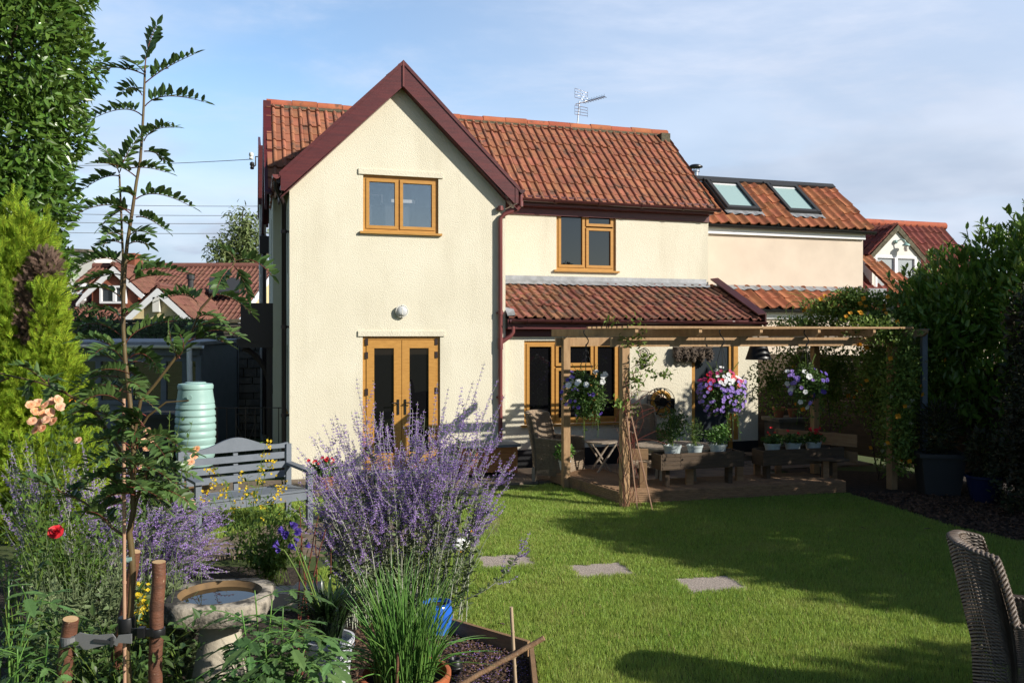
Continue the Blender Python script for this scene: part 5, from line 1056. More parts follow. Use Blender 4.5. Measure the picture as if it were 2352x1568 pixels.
# fence at the back of the deck and along the right boundary
def fence(pts, h, label):
    Fn = thing('fence', label, 'fence', (pts[0][0], pts[0][1], 0)); o = np.array(pts[0])
    for i, (p, q) in enumerate(zip(pts[:-1], pts[1:])):
        p, q = np.array(p) - o, np.array(q) - o; mb = MB(); nb_ = 15
        for k in range(nb_): mb.bar((*p, .06 + (h - .1) * (k + .5) / nb_), (*q, .06 + (h - .1) * (k + .5) / nb_), .018 + .008 * (k % 2), (h - .1) / nb_ * .98)
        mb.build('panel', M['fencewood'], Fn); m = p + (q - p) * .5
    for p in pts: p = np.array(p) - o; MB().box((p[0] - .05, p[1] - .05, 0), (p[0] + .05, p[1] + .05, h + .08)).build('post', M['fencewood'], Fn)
c0 = HW(SL + .05, .6, 0)[:2]
fence([tuple(c0), tuple(c0 + np.array([1.1, .33])), (6.35, 13.6)], 1.8, 'brown horizontal board fence at the shaded back of the deck')
fence([(6.35, 13.55), (6.75, 11.9), (7.2, 10.2), (7.7, 8.5)], 1.75, 'brown board fence behind the shaded right-hand bed')
q = W(2122, 1050, 11.6); o_ = thing('line_post', 'tall slim pale blue-grey post in the shade right of the pergola', 'post', (q[0], 11.6, 0))
MB().bar((0, 0, 0), (0, 0, 2.1 + 12 / FPX * 11.6), .07, .07).build('shaft', M['slate'], o_); MB().box((-.05, -.05, 2.17), (.05, .05, 2.19)).build('cap', M['slate'], o_)
q = G(2160, 1140); o_ = thing('square_planter', 'large dark grey square tapered planter in the shaded bed', 'planter', (q[0] + .1, q[1] + .25, 0), math.radians(-12)); mb = MB()
lo, hi = .21, .27; mb.add([(-lo, -lo, 0), (lo, -lo, 0), (lo, lo, 0), (-lo, lo, 0), (-hi, -hi, .52), (hi, -hi, .52), (hi, hi, .52), (-hi, hi, .52)], [(0, 3, 2, 1), (0, 1, 5, 4), (1, 2, 6, 5), (2, 3, 7, 6), (3, 0, 4, 7), (4, 5, 6, 7)]); mb.build('box', M['charcoal'], o_)
mb = MB(); rframe(mb, -.3, .3, -.3, .3, .06, 0, .05); mb.V = [v_[:, [0, 2, 1]] + np.array([0, 0, .5]) for v_ in mb.V]; mb.build('rim', M['charcoal'], o_)
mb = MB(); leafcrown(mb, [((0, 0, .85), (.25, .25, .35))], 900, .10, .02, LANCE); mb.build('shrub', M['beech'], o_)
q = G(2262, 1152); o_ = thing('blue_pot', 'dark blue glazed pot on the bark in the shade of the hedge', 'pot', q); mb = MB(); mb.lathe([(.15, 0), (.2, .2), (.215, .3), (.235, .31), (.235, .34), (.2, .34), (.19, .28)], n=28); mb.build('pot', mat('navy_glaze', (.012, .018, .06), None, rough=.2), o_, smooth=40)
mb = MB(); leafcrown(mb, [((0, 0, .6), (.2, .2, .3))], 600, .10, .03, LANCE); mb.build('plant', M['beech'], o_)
# ---------------------------------------------------------------- trees, hedges and climbers
SPRAY = (np.vstack([np.array([(0,0,0),(.45,.06,.02),(1,0,0),(.45,-.06,.02)])] + [np.array([(b,0,0),(b+.22,s_*.10+.05*s_*0,.02),(b+.36*k,s_*.30*k,.0),(b+.14,s_*.16,.02)]) for b, k in ((.12,1.1),(.32,1.0),(.52,.8),(.70,.55)) for s_ in (1,-1)]), [(4*i,4*i+1,4*i+2,4*i+3) for i in range(9)])
def tree(name, label, cat, loc, lobes, n, L, Wd, m, trunk=(), tpl=LEAF, shell=.4, out=.7, up=.15, jit=.8, lump=.12, keep=None, tm=None, group=None):
    T = thing(name, label, cat, loc, 0, group); mb = MB(loc)
    P, Nn = crown(lobes, n, shell, lump)
    if keep is not None: k = keep(P); P, Nn = P[k], Nn[k]
    q = len(P); l = L * rng.uniform(.6, 1.25, q)
    scatter(mb, tpl, P, Nn * out + rnd(q) * jit + np.array([0, 0, up]), Nn + rnd(q) * .6 + np.array([0, 0, .5]), l, l * Wd / L); mb.build('crown', m, T)
    if len(trunk):
        mb = MB(loc)
        for pts, r0, r1 in trunk: mb.tube(pts, np.linspace(r0, r1, len(pts)), 7)
        mb.build('trunk', tm or M['trunk'], T, smooth=60)
    return T
def sub(T, name, mb, m, smooth=None): mb.org = np.array(T.location); return mb.build(name, m, T, smooth)
# tall laurel on the left edge
lob = [((-6.15, 10, 6.6), (1.22, 1.2, 1.2)), ((-6.05, 9.9, 5.35), (1.12, 1.1, .95)), ((-6.2, 10, 4.55), (1.05, 1.1, .9)), ((-6.35, 10, 3.7), (1.05, 1.1, .95)), ((-6.4, 10, 2.9), (1.08, 1.0, .9)), ((-6.5, 10.1, 1.9), (1.0, .9, 1.0))]
tree('laurel_tree', 'tall dense glossy green laurel tree at the left edge of the garden', 'tree', (-6.4, 10, 0), lob, 46000, .115, .052, M['laurel'], [(bez((-6.5, 10, 0), (-6.3, 10, 3), (-6.4, 10, 6.4), 9), .16, .05), (bez((-6.4, 10, 1.5), (-5.9, 9.9, 3.5), (-5.6, 9.8, 5), 7), .06, .02), (bez((-6.4, 10, 2.5), (-6.0, 9.9, 4.5), (-5.7, 9.9, 6.2), 7), .06, .02)], shell=.40, keep=lambda P: P[:, 0] > -6.75, up=.0, jit=.7, lump=.10)
# golden conifer
lob = [((-5.27, 9.1, 2.35), (.36, .42, 1.15)), ((-4.90, 8.95, 2.05), (.12, .2, .78)), ((-4.72, 8.95, 1.55), (.12, .2, .55)), ((-4.98, 9, 1.3), (.36, .4, .8)), ((-5.3, 8.9, .95), (.5, .5, .9)), ((-4.68, 9, .75), (.20, .3, .72)), ((-4.55, 9, .55), (.14, .3, .62)), ((-4.95, 8.75, .6), (.40, .4, .6))]
T = tree('golden_conifer', 'bright yellow-green golden conifer with a dead brown patch at the left', 'tree', (-5.0, 9, 0), lob, 23000, .135, .13, M['conifer'], [(bez((-5.1, 9, 0), (-5.15, 9, 1.5), (-5.2, 9, 3.3), 8), .09, .02), (bez((-4.9, 9, .2), (-4.85, 9, 1.5), (-4.88, 8.95, 2.7), 8), .05, .015)], tpl=SPRAY, shell=.45, out=.55, up=.75, jit=.4, lump=.2, keep=lambda P: ~((abs(P[:, 0] + 5.06) < .12) & (abs(P[:, 2] - 2.35) < .42) & (P[:, 1] < 9.0)))
P, Nn = crown([((-5.06, 8.93, 2.35), (.13, .12, .45)), ((-4.92, 8.95, 2.82), (.13, .12, .16))], 1500, .8); q = len(P); mb = scatter(MB(), SPRAY, P, Nn * .4 + rnd(q) * .5 + np.array([0, 0, .5]), Nn, np.full(q, .11), .07); sub(T, 'dead_patch', mb, M['dead'])
# far loose tree
c = W(548, 545, 40); lob = [(c + np.array([.25, 0, .3]), (.95, .9, 1.2)), (c + np.array([-.55, 0, -.6]), (1.0, .9, .75)), (c + np.array([.6, 0, -.7]), (.9, .9, 1.0)), (c + np.array([0, 0, -1.6]), (1.5, 1, .8))]
tree('loose_tree', 'loose pale green tree far behind the bungalow roof', 'tree', (c[0], 40, 0), lob, 4600, .28, .085, M['birch'], [(bez((c[0], 40, 0), (c[0] - .1, 40, 4), c + np.array([.2, 0, 1.2]), 7), .18, .03), (bez((c[0], 40, 4.5), (c[0] - .4, 40, 5.6), c + np.array([-.9, 0, .0]), 6), .07, .02), (bez((c[0], 40, 4.5), (c[0] + .5, 40, 5.2), c + np.array([.9, 0, -.1]), 6), .07, .02)], tpl=LANCE, shell=1.0, out=.2, up=-.5, jit=.7, lump=.25)
c = W(205, 745, 19); tree('wall_shrub', 'dark green shrub growing against the stone wall behind the conifer', 'shrub', (c[0], 19, 0), [(c + np.array([0, 0, -.3]), (.75, .5, .75)), (c + np.array([.5, 0, -.55]), (.6, .5, .45)), (c + np.array([-.6, 0, -.6]), (.8, .5, .9))], 3500, .11, .05, M['shrub'], [(bez((c[0], 19, 0), (c[0], 19, 1), c, 5), .05, .02)])
c = W(400, 752, 20.6); tree('wall_shrub', 'grey-green trailing shrub on the stone wall behind the young tree', 'shrub', (c[0], 20.6, 0), [(c, (.9, .3, .22)), (c + np.array([-.3, 0, -.3]), (.6, .3, .4))], 1500, .10, .04, M['sageleaf'], [(bez((c[0], 20.7, 0), (c[0], 20.7, 1), c, 5), .04, .02)])
# laurel hedge on the right
lob = [((5.98, 12.3, 2.3), (.50, .6, .62)), ((6.35, 12.0, 2.55), (.55, .6, .80)), ((6.85, 11.7, 2.7), (.6, .7, .82)), ((7.2, 11.3, 2.95), (.6, .7, .82)), ((6.2, 12.3, 1.5), (.55, .5, .9)), ((6.8, 11.9, 1.4), (.6, .5, 1.0)), ((6.85, 10.95, 2.3), (.45, .6, .85)), ((6.85, 10.95, 1.3), (.45, .6, .9)), ((6.55, 13.0, 2.2), (.5, .6, .95)), ((6.7, 13.3, 1.2), (.5, .6, .9))]
T = tree('laurel_hedge', 'glossy laurel hedge with sunlit top leaves at the right of the pergola', 'hedge', (6.6, 12, 0), lob, 18500, .135, .056, M['hedge'], [(bez((6.5 + i * .3, 12 - i * .2, 0), (6.4 + i * .3, 12, 1.5), (6.3 + i * .4, 12 - i * .2, 2.9), 6), .04, .015) for i in range(3)], shell=.6, out=.55, up=.7, jit=.6)
k = 60; Pt, Nn = crown(lob, 900, .02); k_ = Nn[:, 2] > .55; Pt = Pt[k_][:70]; mb = MB(); mb2 = MB()
for p in Pt:
    h = rng.uniform(.08, .24); e = p + np.array([rng.normal() * .05, rng.normal() * .05, h]); mb2.tube([p, e], .006, 4); m = 7; t = rng.random((m, 1)); d = rnd(m) * .8 + np.array([0, 0, .8]); scatter(mb, LEAF, p + (e - p) * t, d, np.tile([0, 0, 1.], (m, 1)), rng.uniform(.10, .16, m), .055)
sub(T, 'shoot_leaves', mb, M['hedge']); struct(sub(T, 'shoot_stems', mb2, M['climber']), 'stuff')
# dark mixed hedge along the right boundary (it runs on past the frame and shades the lawn)
tops = [(10.3, 2.9), (9.4, 3.2), (8.6, 3.4), (7.9, 3.45), (7.2, 3.65), (6.5, 4.25), (5.9, 4.5), (5.3, 4.4), (4.75, 4.1), (4.3, 3.8), (3.9, 3.35), (3.4, 3.3), (2.9, 3.5), (2.3, 4.1), (1.7, 4.55), (1.0, 4.7), (.3, 4.8)]
line = [(7.3 + (8.6 - y) * .325 - (.25 if y > 9 else 0), y, h_) for y, h_ in tops]
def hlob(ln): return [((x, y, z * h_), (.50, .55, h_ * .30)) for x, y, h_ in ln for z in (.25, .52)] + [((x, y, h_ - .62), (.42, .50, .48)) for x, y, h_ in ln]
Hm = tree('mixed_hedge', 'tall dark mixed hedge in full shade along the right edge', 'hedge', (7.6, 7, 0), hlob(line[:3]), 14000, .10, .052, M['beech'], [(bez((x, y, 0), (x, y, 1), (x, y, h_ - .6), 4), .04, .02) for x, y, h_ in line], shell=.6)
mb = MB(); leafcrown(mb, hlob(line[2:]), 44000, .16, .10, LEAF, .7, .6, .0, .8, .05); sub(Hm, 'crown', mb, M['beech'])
lob2 = [((5.95, 10.0, .55), (.3, .35, .6)), ((6.2, 9.9, 1.3), (.32, .4, .8)), ((6.35, 9.8, 2.1), (.32, .4, .7)), ((6.2, 9.3, .5), (.4, .4, .6))]
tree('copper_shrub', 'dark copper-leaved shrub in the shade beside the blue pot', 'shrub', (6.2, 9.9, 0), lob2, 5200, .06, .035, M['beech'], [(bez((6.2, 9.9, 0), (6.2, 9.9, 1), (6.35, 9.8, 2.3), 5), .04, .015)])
# clematis over the pergola end
lob = [((4.55, 12.4, 2.52), (.32, .28, .13)), ((4.9, 12.3, 2.66), (.30, .25, .14)), ((5.25, 12.15, 2.6), (.3, .25, .14)), ((4.95, 12.55, 2.42), (.62, .45, .24)), ((5.35, 12.2, 2.36), (.38, .4, .20)), ((4.35, 12.65, 2.27), (.5, .35, .11)), ((5.0, 12.4, 2.62), (.25, .25, .14)), ((5.35, 12.45, 1.5), (.30, .25, .85)), ((5.65, 12.35, 1.1), (.33, .3, 1.0)), ((5.0, 13.1, 1.6), (.45, .2, .55)), ((4.55, 13.3, 1.75), (.5, .15, .35)), ((5.15, 11.85, 1.75), (.34, .22, .5)), ((5.45, 11.75, 1.3), (.3, .22, .8)), ((5.0, 11.75, 2.25), (.5, .25, .14)), ((5.75, 12.0, 1.8), (.3, .3, .5)), ((5.3, 11.8, .6), (.28, .2, .5)), ((5.12, 11.52, 1.25), (.16, .10, .8)), ((5.0, 11.42, 2.12), (.5, .14, .16)), ((5.28, 11.48, 1.5), (.24, .14, .65)), ((5.25, 11.4, .7), (.2, .14, .5)), ((4.1, 13.35, 1.35), (.4, .12, .5)), ((5.0, 13.35, 1.2), (.6, .15, .6)), ((5.7, 13.2, 1.4), (.5, .2, .7))]
T = tree('yellow_clematis', 'yellow-flowered clematis with fluffy seed heads over the shaded end of the pergola', 'climber', (5.2, 12.4, 0), lob, 30000, .055, .028, M['climber'], [(bez((5.3, 12.3, 0), (5.5, 12.2, 1.2), (5.1, 12.4, 2.4), 8), .012, .006), (bez((5.4, 12.5, 0), (5.1, 12.5, 1.2), (5.5, 12.4, 2.3), 8), .012, .006), (bez((4.9, 13.2, 0), (5, 13, 1), (4.6, 13.1, 2), 8), .01, .006)], tpl=LANCE, shell=.9, out=.3, jit=.9)
mb = MB()
for i in range(26):
    p = np.array([rng.uniform(4.0, 5.5), rng.uniform(12.2, 12.8), 2.35]); mb.tube(bez(p, p + np.array([rng.normal() * .1, 0, .3]), p + np.array([rng.normal() * .25, 0, rng.uniform(.1, .45)]), 6), .004, 4)
struct(sub(T, 'tendrils', mb, M['climber']), 'stuff')
P, Nn = crown(lob[:5] + lob[6:], 95, .06); P += Nn * .03; blooms(T, 'flower', M['petalorange'], P - np.array(T.location), Nn + np.array([0, -.6, -.3]), .036, 4, .5, 100)
P, Nn = crown(lob, 75, .05); P += Nn * .03; mb = MB()
for p in P: d = rnd(26); scatter(mb, DIAM, np.tile(p, (26, 1)), d, rnd(26), np.full(26, .038), .006)
sub(T, 'seed_heads', mb, mat('fluffy_seed', (.42, .42, .30), None, rough=.9, trans=.3))
# clematis on the front post
lob = [((1.47, 10.38, 2.12), (.16, .12, .20)), ((1.62, 10.36, 1.78), (.16, .08, .16)), ((1.50, 10.36, 1.55), (.10, .09, .2)), ((1.30, 10.36, 1.28), (.13, .08, .08)), ((1.50, 10.33, 1.2), (.06, .06, .1)), ((1.85, 10.36, 1.62), (.16, .06, .06)), ((1.2, 10.4, 2.27), (.10, .05, .05))]
T = tree('post_clematis', 'straggly green clematis climbing the sunlit front post of the pergola', 'climber', (1.42, 10.35, 0), lob, 420, .06, .03, M['climber'], [], shell=1, out=.3, jit=.9)
mb = MB()
for i in range(12):
    x = 1.43 + rng.normal() * .05; t = np.linspace(0, 1, 12); h = rng.uniform(1.1, 2.2); mb.tube(np.c_[x + .07 * np.sin(t * rng.uniform(4, 9) + i) + .03 * rng.normal(size=12), np.full(12, 10.34) + .03 * np.cos(t * 6 + i), h * t], .0028, 4)
for i in range(10):
    p = np.array([1.45, 10.34, rng.uniform(.7, 2.0)]); mb.tube(bez(p, p + np.array([.15, 0, .1]), p + np.array([rng.uniform(.1, .45), 0, rng.uniform(-.1, .25)]), 6), .0035, 4)
sub(T, 'stems', mb, M['redtwig'])
c = W(1490, 1150, 10.2); o_ = thing('bamboo_canes', 'pair of thin leaning canes against the pergola front post', 'canes', (1.63, 10.25, 0)); p = W(1432, 965, 10.3)
for dx in (-.12, .06): MB((1.63, 10.25, 0)).tube([(1.63 + dx, 10.22, 0), (1.43 + dx * .3, 10.3, 1.12)], .008, 5).build('cane', M['bamboo'], o_)

# ---------------------------------------------------------------- hanging baskets
def basket(label, px, py, Y, r, spec, top, trail, lobs=None):
    c = W(px, py, Y); T = thing('hanging_basket', label, 'hanging basket', c, 0, 'hanging baskets under the pergola'); hz = top - c[2]
    mb = MB(); zb = -r * .1; mb.lathe([(.03, zb - .16), (.10, zb - .13), (.15, zb - .04), (.165, zb + .02)], n=20); mb.build('bowl', M['agap'], T, smooth=60)
    mb = MB()
    for a in (.4, 2.5, 4.6): mb.tube([(.16 * math.cos(a), .16 * math.sin(a), zb), (0, 0, hz - .14)], .004, 4)
    mb.build('chain', M['blackiron'], T); mb = MB(); t = np.linspace(0, 1, 14); mb.tube([(.03 * math.sin(q * 5.5), 0, hz - .16 + .2 * q) for q in t], .008, 5); mb.build('hook', M['blackiron'], T)
    irr = rng.uniform(.75, 1.3, 4); lb = lobs or [((0, 0, -.02), (r, r * .9, r * .62 * irr[3])), ((-.3 * r, -.1, -.5 * r), (r * .6 * irr[0], r * .6, r * .7 * irr[1])), ((.35 * r, -.1, -.45 * r), (r * .55, r * .6, r * .6 * irr[2])), ((0, 0, .3 * r), (r * .55, r * .5, r * .45))]
    mb = MB(); leafcrown(mb, lb, 1900, .048, .028, LEAF, .75, .5, .1, .9)
    ms_ = MB()
    for i in range(trail):
        a = rng.random() * 6.28; p = np.array([r * .6 * math.cos(a), r * .6 * math.sin(a), -.4 * r]); e = p + np.array([rng.normal() * .05, rng.normal() * .05, -rng.uniform(.2, .55)]); q = bez(p, p + np.array([.03, 0, -.1]), e, 9); ms_.tube(q, .0025, 3); k = 14; tt = rng.random(k); qq = q[(tt * 8).astype(int)]; scatter(mb, LEAF, qq + rnd(k) * .012, rnd(k) + np.array([0, 0, -.4]), rnd(k), np.full(k, .035), .028)
    for i in range(7):
        a = rng.random() * 6.28; p = np.array([.4 * r * math.cos(a), .4 * r * math.sin(a), .1]); ms_.tube(bez(p, p + np.array([0, 0, .1]), p * 1.9 + np.array([0, 0, .12]), 6), .003, 3)
    mb.build('foliage', M['basketleaf'], T); struct(ms_.build('stems', M['climber'], T), 'stuff')
    for nm, m, n, fr, zone in spec:
        P, Nn = crown(lb, n * 14, .05); P, Nn = P[zone(P, r)][:n], Nn[zone(P, r)][:n]; P = P + Nn * .025
        if len(P): blooms(T, nm[:-1], m, P, Nn + np.array([.25, -.9, .25]), fr)
    return T
fr = lambda P: P[:, 1] < .08
basket('hanging basket of white and purple petunias at the sunny left of the pergola', 1346, 890, 10.95, .25, [('white_flowers', M['petalwhite'], 15, .036, lambda P, r: fr(P) & (P[:, 2] > .03)), ('lilac_flowers', M['petallilac'], 16, .020, lambda P, r: fr(P) & (P[:, 0] < -.10)), ('violet_flowers', M['petalviolet'], 9, .028, lambda P, r: fr(P))], PZ + .16, 12, [((0, 0, .02), (.27, .24, .13)), ((-.12, 0, -.12), (.2, .2, .14)), ((.10, 0, -.16), (.19, .18, .17)), ((0, 0, -.27), (.14, .14, .13)), ((-.05, 0, .14), (.16, .12, .07)), ((.17, 0, .12), (.1, .1, .08))])
basket('hanging basket bursting with pink, red and lilac flowers in the middle of the pergola', 1658, 888, 10.62, .275, [('lilac_flowers', M['petallilac'], 130, .021, lambda P, r: fr(P) & (P[:, 2] < .06)), ('pink_flowers', M['petalpink'], 26, .026, lambda P, r: fr(P) & (P[:, 2] > .05)), ('red_flowers', M['petalred'], 8, .036, lambda P, r: fr(P) & (abs(P[:, 2] - .08) < .09)), ('white_flowers', M['petalwhite'], 24, .024, lambda P, r: fr(P) & (P[:, 2] > .03) & (P[:, 0] > -.08))], PZ + .16, 8)
basket('shaded hanging basket of white petunias and long trailing ivy at the right', 1852, 868, 11.05, .25, [('white_flowers', M['petalwhite'], 11, .036, lambda P, r: fr(P) & (P[:, 0] < .03)), ('lilac_flowers', M['petallilac'], 22, .026, lambda P, r: fr(P) & (P[:, 0] < .12)), ('violet_flowers', M['petalviolet'], 12, .03, lambda P, r: fr(P) & (P[:, 0] > 0))], PZ + .16, 16)

# ---------------------------------------------------------------- plants in pots on the deck
def potted(label, loc, r, h, lobes, n, L, Wd, lm, pm=None, tpl=LEAF, fl=None, cat='potted plant', group=None, sprig=0):
    T = thing('potted_plant', label, cat, loc, 0, group); mb = MB(); mb.lathe([(r * .75, 0), (r * .95, h * .8), (r * 1.02, h * .82), (r * 1.06, h), (r * .95, h), (r * .9, h * .85), (.01, h * .85)], n=24, cap=False); mb.build('pot', pm or M['pot'], T, smooth=40)
    mb = MB(); leafcrown(mb, lobes, n, L, Wd, tpl, .8, .5, .4, .8); mb.build('foliage', lm, T); ms_ = MB()
    for i in range(9): c, R_ = lobes[i % len(lobes)]; e = np.array(c) + rnd(1)[0] * np.array(R_) * .7; ms_.tube(bez((rng.normal() * .02, rng.normal() * .02, h * .85), (0, 0, h + .1), e, 5), .004, 4)
    ms_.build('stems', M['climber'], T)
    if fl:
        m, k, rr, z = fl; P = np.c_[rng.normal(size=(k, 2)) * r * .6, z + rng.normal(size=k) * .025]; blooms(T, 'flower', m, P, rnd(k) * .5 + np.array([0, -.5, .6]), rr, 5, .7)
    return T
def on(T, x, y, z): p = T.location; r = T.rotation_euler[2]; return (p.x + x * math.cos(r) - y * math.sin(r), p.y + x * math.sin(r) + y * math.cos(r), z)
g_ = 'pots in the deck troughs'
potted('tall bushy mint in a pale pot, leftmost in the long trough', on(T1, .20, .13, zp1), .115, .17, [((0, 0, .40), (.17, .15, .22)), ((-.08, 0, .32), (.13, .13, .14)), ((.09, 0, .46), (.12, .1, .16))], 650, .05, .026, M['basketleaf'], group=g_)
potted('spiky rosemary in a pale pot, middle of the long trough', on(T1, .52, .13, zp1), .105, .16, [((0, 0, .32), (.10, .1, .18))], 500, .05, .007, M['rose'], tpl=LANCE, group=g_)
potted('low curly parsley in a pale pot, right end of the long trough', on(T1, .86, .13, zp1), .115, .16, [((0, 0, .27), (.17, .14, .11)), ((.06, 0, .33), (.1, .1, .08))], 900, .035, .022, M['chive'], group=g_)
for i, x in enumerate((.2, .52, .84)):
    potted(['red cyclamen in a pale pot, left end of the shaded trough', 'red cyclamen with one bloom, middle of the shaded trough', 'red cyclamen covered in blooms, right end of the shaded trough'][i], on(T2, x, .13, zp2), .11, .15, [((0, 0, .19), (.16, .14, .06))], 200, .05, .045, M['basketleaf'], fl=(M['petalred'], (4, 2, 15)[i], .028, .29), group=g_)
q = np.array([.66, 11.75, .0]); potted('leafy plant in a small white pot by the second pergola post', W(1297, 1078, 11.95), .085, .13, [((0, 0, .25), (.13, .12, .12))], 260, .06, .035, M['chive'], M['offwhite'])
q = G(1285, 1090); potted('low terracotta pot of red flowers at the corner of the deck', (q[0], q[1], 0), .10, .11, [((0, 0, .13), (.09, .09, .03))], 80, .04, .02, M['basketleaf'], M['terracotta'], fl=(M['petalred'], 6, .018, .15))
q = W(745, 1088, 11.6); potted('pot of bright red geraniums by the house wall left of the french doors', (q[0], q[1], 0), .13, .18, [((0, 0, .28), (.18, .16, .11))], 260, .06, .05, M['basketleaf'], M['clay'], fl=(M['petalred'], 26, .026, .38))
# terracotta pots on a dark stand at the shaded back of the deck
q = HW(SL + .35, -.1, 0); o_ = thing('pot_stand', 'dark stone plinth with clay pots in the shade behind the deck', 'plinth', q, TH); mb = MB(); mb.box((-.2, -.2, 0), (.3, .25, .62)); mb.box((-.24, -.24, .62), (.34, .29, .68)); mb.build('plinth', M['stone'], o_)
for i, (x, s_) in enumerate(((-.08, 1), (.2, .8))):
    t_ = thing('clay_pot', ['larger empty clay pot on the shaded stone plinth', 'smaller empty clay pot on the shaded stone plinth'][i], 'pot', HW(SL + .35 + x, -.1, .68), TH); MB().lathe([(.07 * s_, 0), (.10 * s_, .14 * s_), (.11 * s_, .14 * s_), (.112 * s_, .18 * s_), (.09 * s_, .18 * s_), (.08 * s_, .1 * s_)], n=20).build('body', M['clay'], t_, smooth=40); MB().lathe([(.01, .13 * s_), (.095 * s_, .135 * s_)], n=16).build('soil', M['soil'], t_)
# ---------------------------------------------------------------- foreground: young rowan with stakes
YT = 4.0
R = thing('rowan_sapling', 'tall young rowan sapling with red leaf stalks tied to three stakes', 'tree', (W(297, 1500, YT)[0], YT, 0)); RO = np.array(R.location)
path = [(359, 75), (345, 115), (333, 156), (330, 245), (327, 300), (322, 370), (313, 420), (303, 490), (292, 560), (287, 614), (283, 683), (283, 753), (287, 822), (295, 892), (301, 950), (307, 1013), (306, 1058), (305, 1126), (307, 1171), (297, 1223), (302, 1265), (305, 1318), (300, 1405), (290, 1475), (295, 1565), (296, 1790)]
TP = np.array([W(x, y, YT) for x, y in path]); TP[-1, 2] = 0
mb = MB(RO); mb.tube(TP[2:], np.interp(np.linspace(0, 1, len(TP) - 2), [0, .3, .6, 1], [.005, .009, .0125, .017]), 9); mb.build('trunk', M['twig'], R, smooth=70)
leaf = MB(RO); stalk = MB(RO); twig = MB(RO)
def pinnate(p0, p1, p2, n=8, L=.058, fold=.6, w=.42, bare=.2):
    n = n + 2
    q = bez(p0, p1, p2, 14); stalk.tube(q, np.linspace(.0032, .0012, 14), 4, cap=False)
    T_ = nrm(np.gradient(q, axis=0)); t = np.linspace(bare, .97, n); idx = t * 13; P = np.stack([np.interp(idx, np.arange(14), q[:, k]) for k in range(3)], 1); T2 = nrm(np.stack([np.interp(idx, np.arange(14), T_[:, k]) for k in range(3)], 1))
    up = np.array([0, 0, 1.]) + rng.normal(size=3) * .25; S = np.cross(T2, up); S = nrm(S); Uu = nrm(np.cross(S, T2))
    sz = L * (.7 + .5 * np.sin(np.pi * np.clip(t * .85 + .12, 0, 1)))
    for sg in (-1, 1):
        D = T2 * .55 + S * sg * .75 + Uu * (fold - .35 * t[:, None] * rng.random()) + rng.normal(size=P.shape) * .17; scatter(leaf, LANCE, P, D, Uu - S * sg * .6, sz * rng.uniform(.72, 1.15, n), sz * w * rng.uniform(.8, 1.1, n))
    scatter(leaf, LANCE, q[-1:], T_[-1:], Uu[-1:], np.array([L * 1.05]), L * w)
def z1(x, y, dy=0): return W(x / 2.559, y / 2.559, YT + dy)
def z2(x, y, dy=0): return W(x / 2.879, 544.6 + y / 2.879, YT + dy)
def z3(x, y, dy=0): return W(x / 2.865, 1021 + y / 2.865, YT + dy)
def lf(z, a, c, b, n=8, L=.058, fold=.6, d=None):
    d = rng.uniform(-.12, .12) if d is None else d; pinnate(z(*a), z(*c, d * .4), z(*b, d), n, L, fold)
for a, c, b, n, f in (((852, 400), (860, 260), (922, 150), 9, .15), ((852, 490), (950, 400), (1140, 320), 9, .7), ((852, 625), (930, 520), (1200, 600), 9, .9), ((850, 440), (730, 380), (585, 405), 9, .3), ((835, 560), (790, 480), (720, 540), 7, .3),
        ((835, 680), (740, 590), (515, 715), 9, .9), ((846, 830), (880, 740), (1025, 750), 8, .5), ((847, 890), (920, 880), (980, 955), 7, .3), ((852, 430), (800, 370), (745, 350), 6, .2),
        ((700, 1035), (620, 1010), (460, 1135), 9, .6), ((705, 1010), (735, 900), (830, 785), 8, .5), ((702, 1020), (680, 950), (615, 875), 7, .2), ((800, 1040), (700, 950), (570, 960), 8, .4), ((760, 990), (850, 970), (975, 1012), 6, .8),
        ((800, 1170), (900, 1090), (1125, 1215), 9, .7), ((770, 1260), (660, 1150), (440, 1260), 9, .8), ((800, 1275), (860, 1260), (970, 1350), 7, .7), ((770, 1240), (720, 1200), (600, 1325), 8, .3), ((800, 1170), (760, 1120), (720, 1130), 5, .3), ((765, 1380), (810, 1340), (880, 1375), 7, .5), ((770, 1330), (720, 1280), (680, 1310), 6, .3), ((715, 1430), (660, 1400), (605, 1440), 7, .3), ((710, 1380), (660, 1350), (625, 1385), 6, .4), ((720, 1545), (640, 1470), (465, 1555), 9, .7), ((745, 1440), (810, 1400), (870, 1440), 6, .3)):
    lf(z1, a, c, b, n, .056, f)
side = np.array([z1(725, 1545), z1(718, 1400), z1(710, 1200), z1(703, 1050), z1(702, 1025)]); twig.tube(np.vstack([z2(800, 380)[None], z2(812, 150)[None], side]), np.linspace(.007, .004, 7), 6)
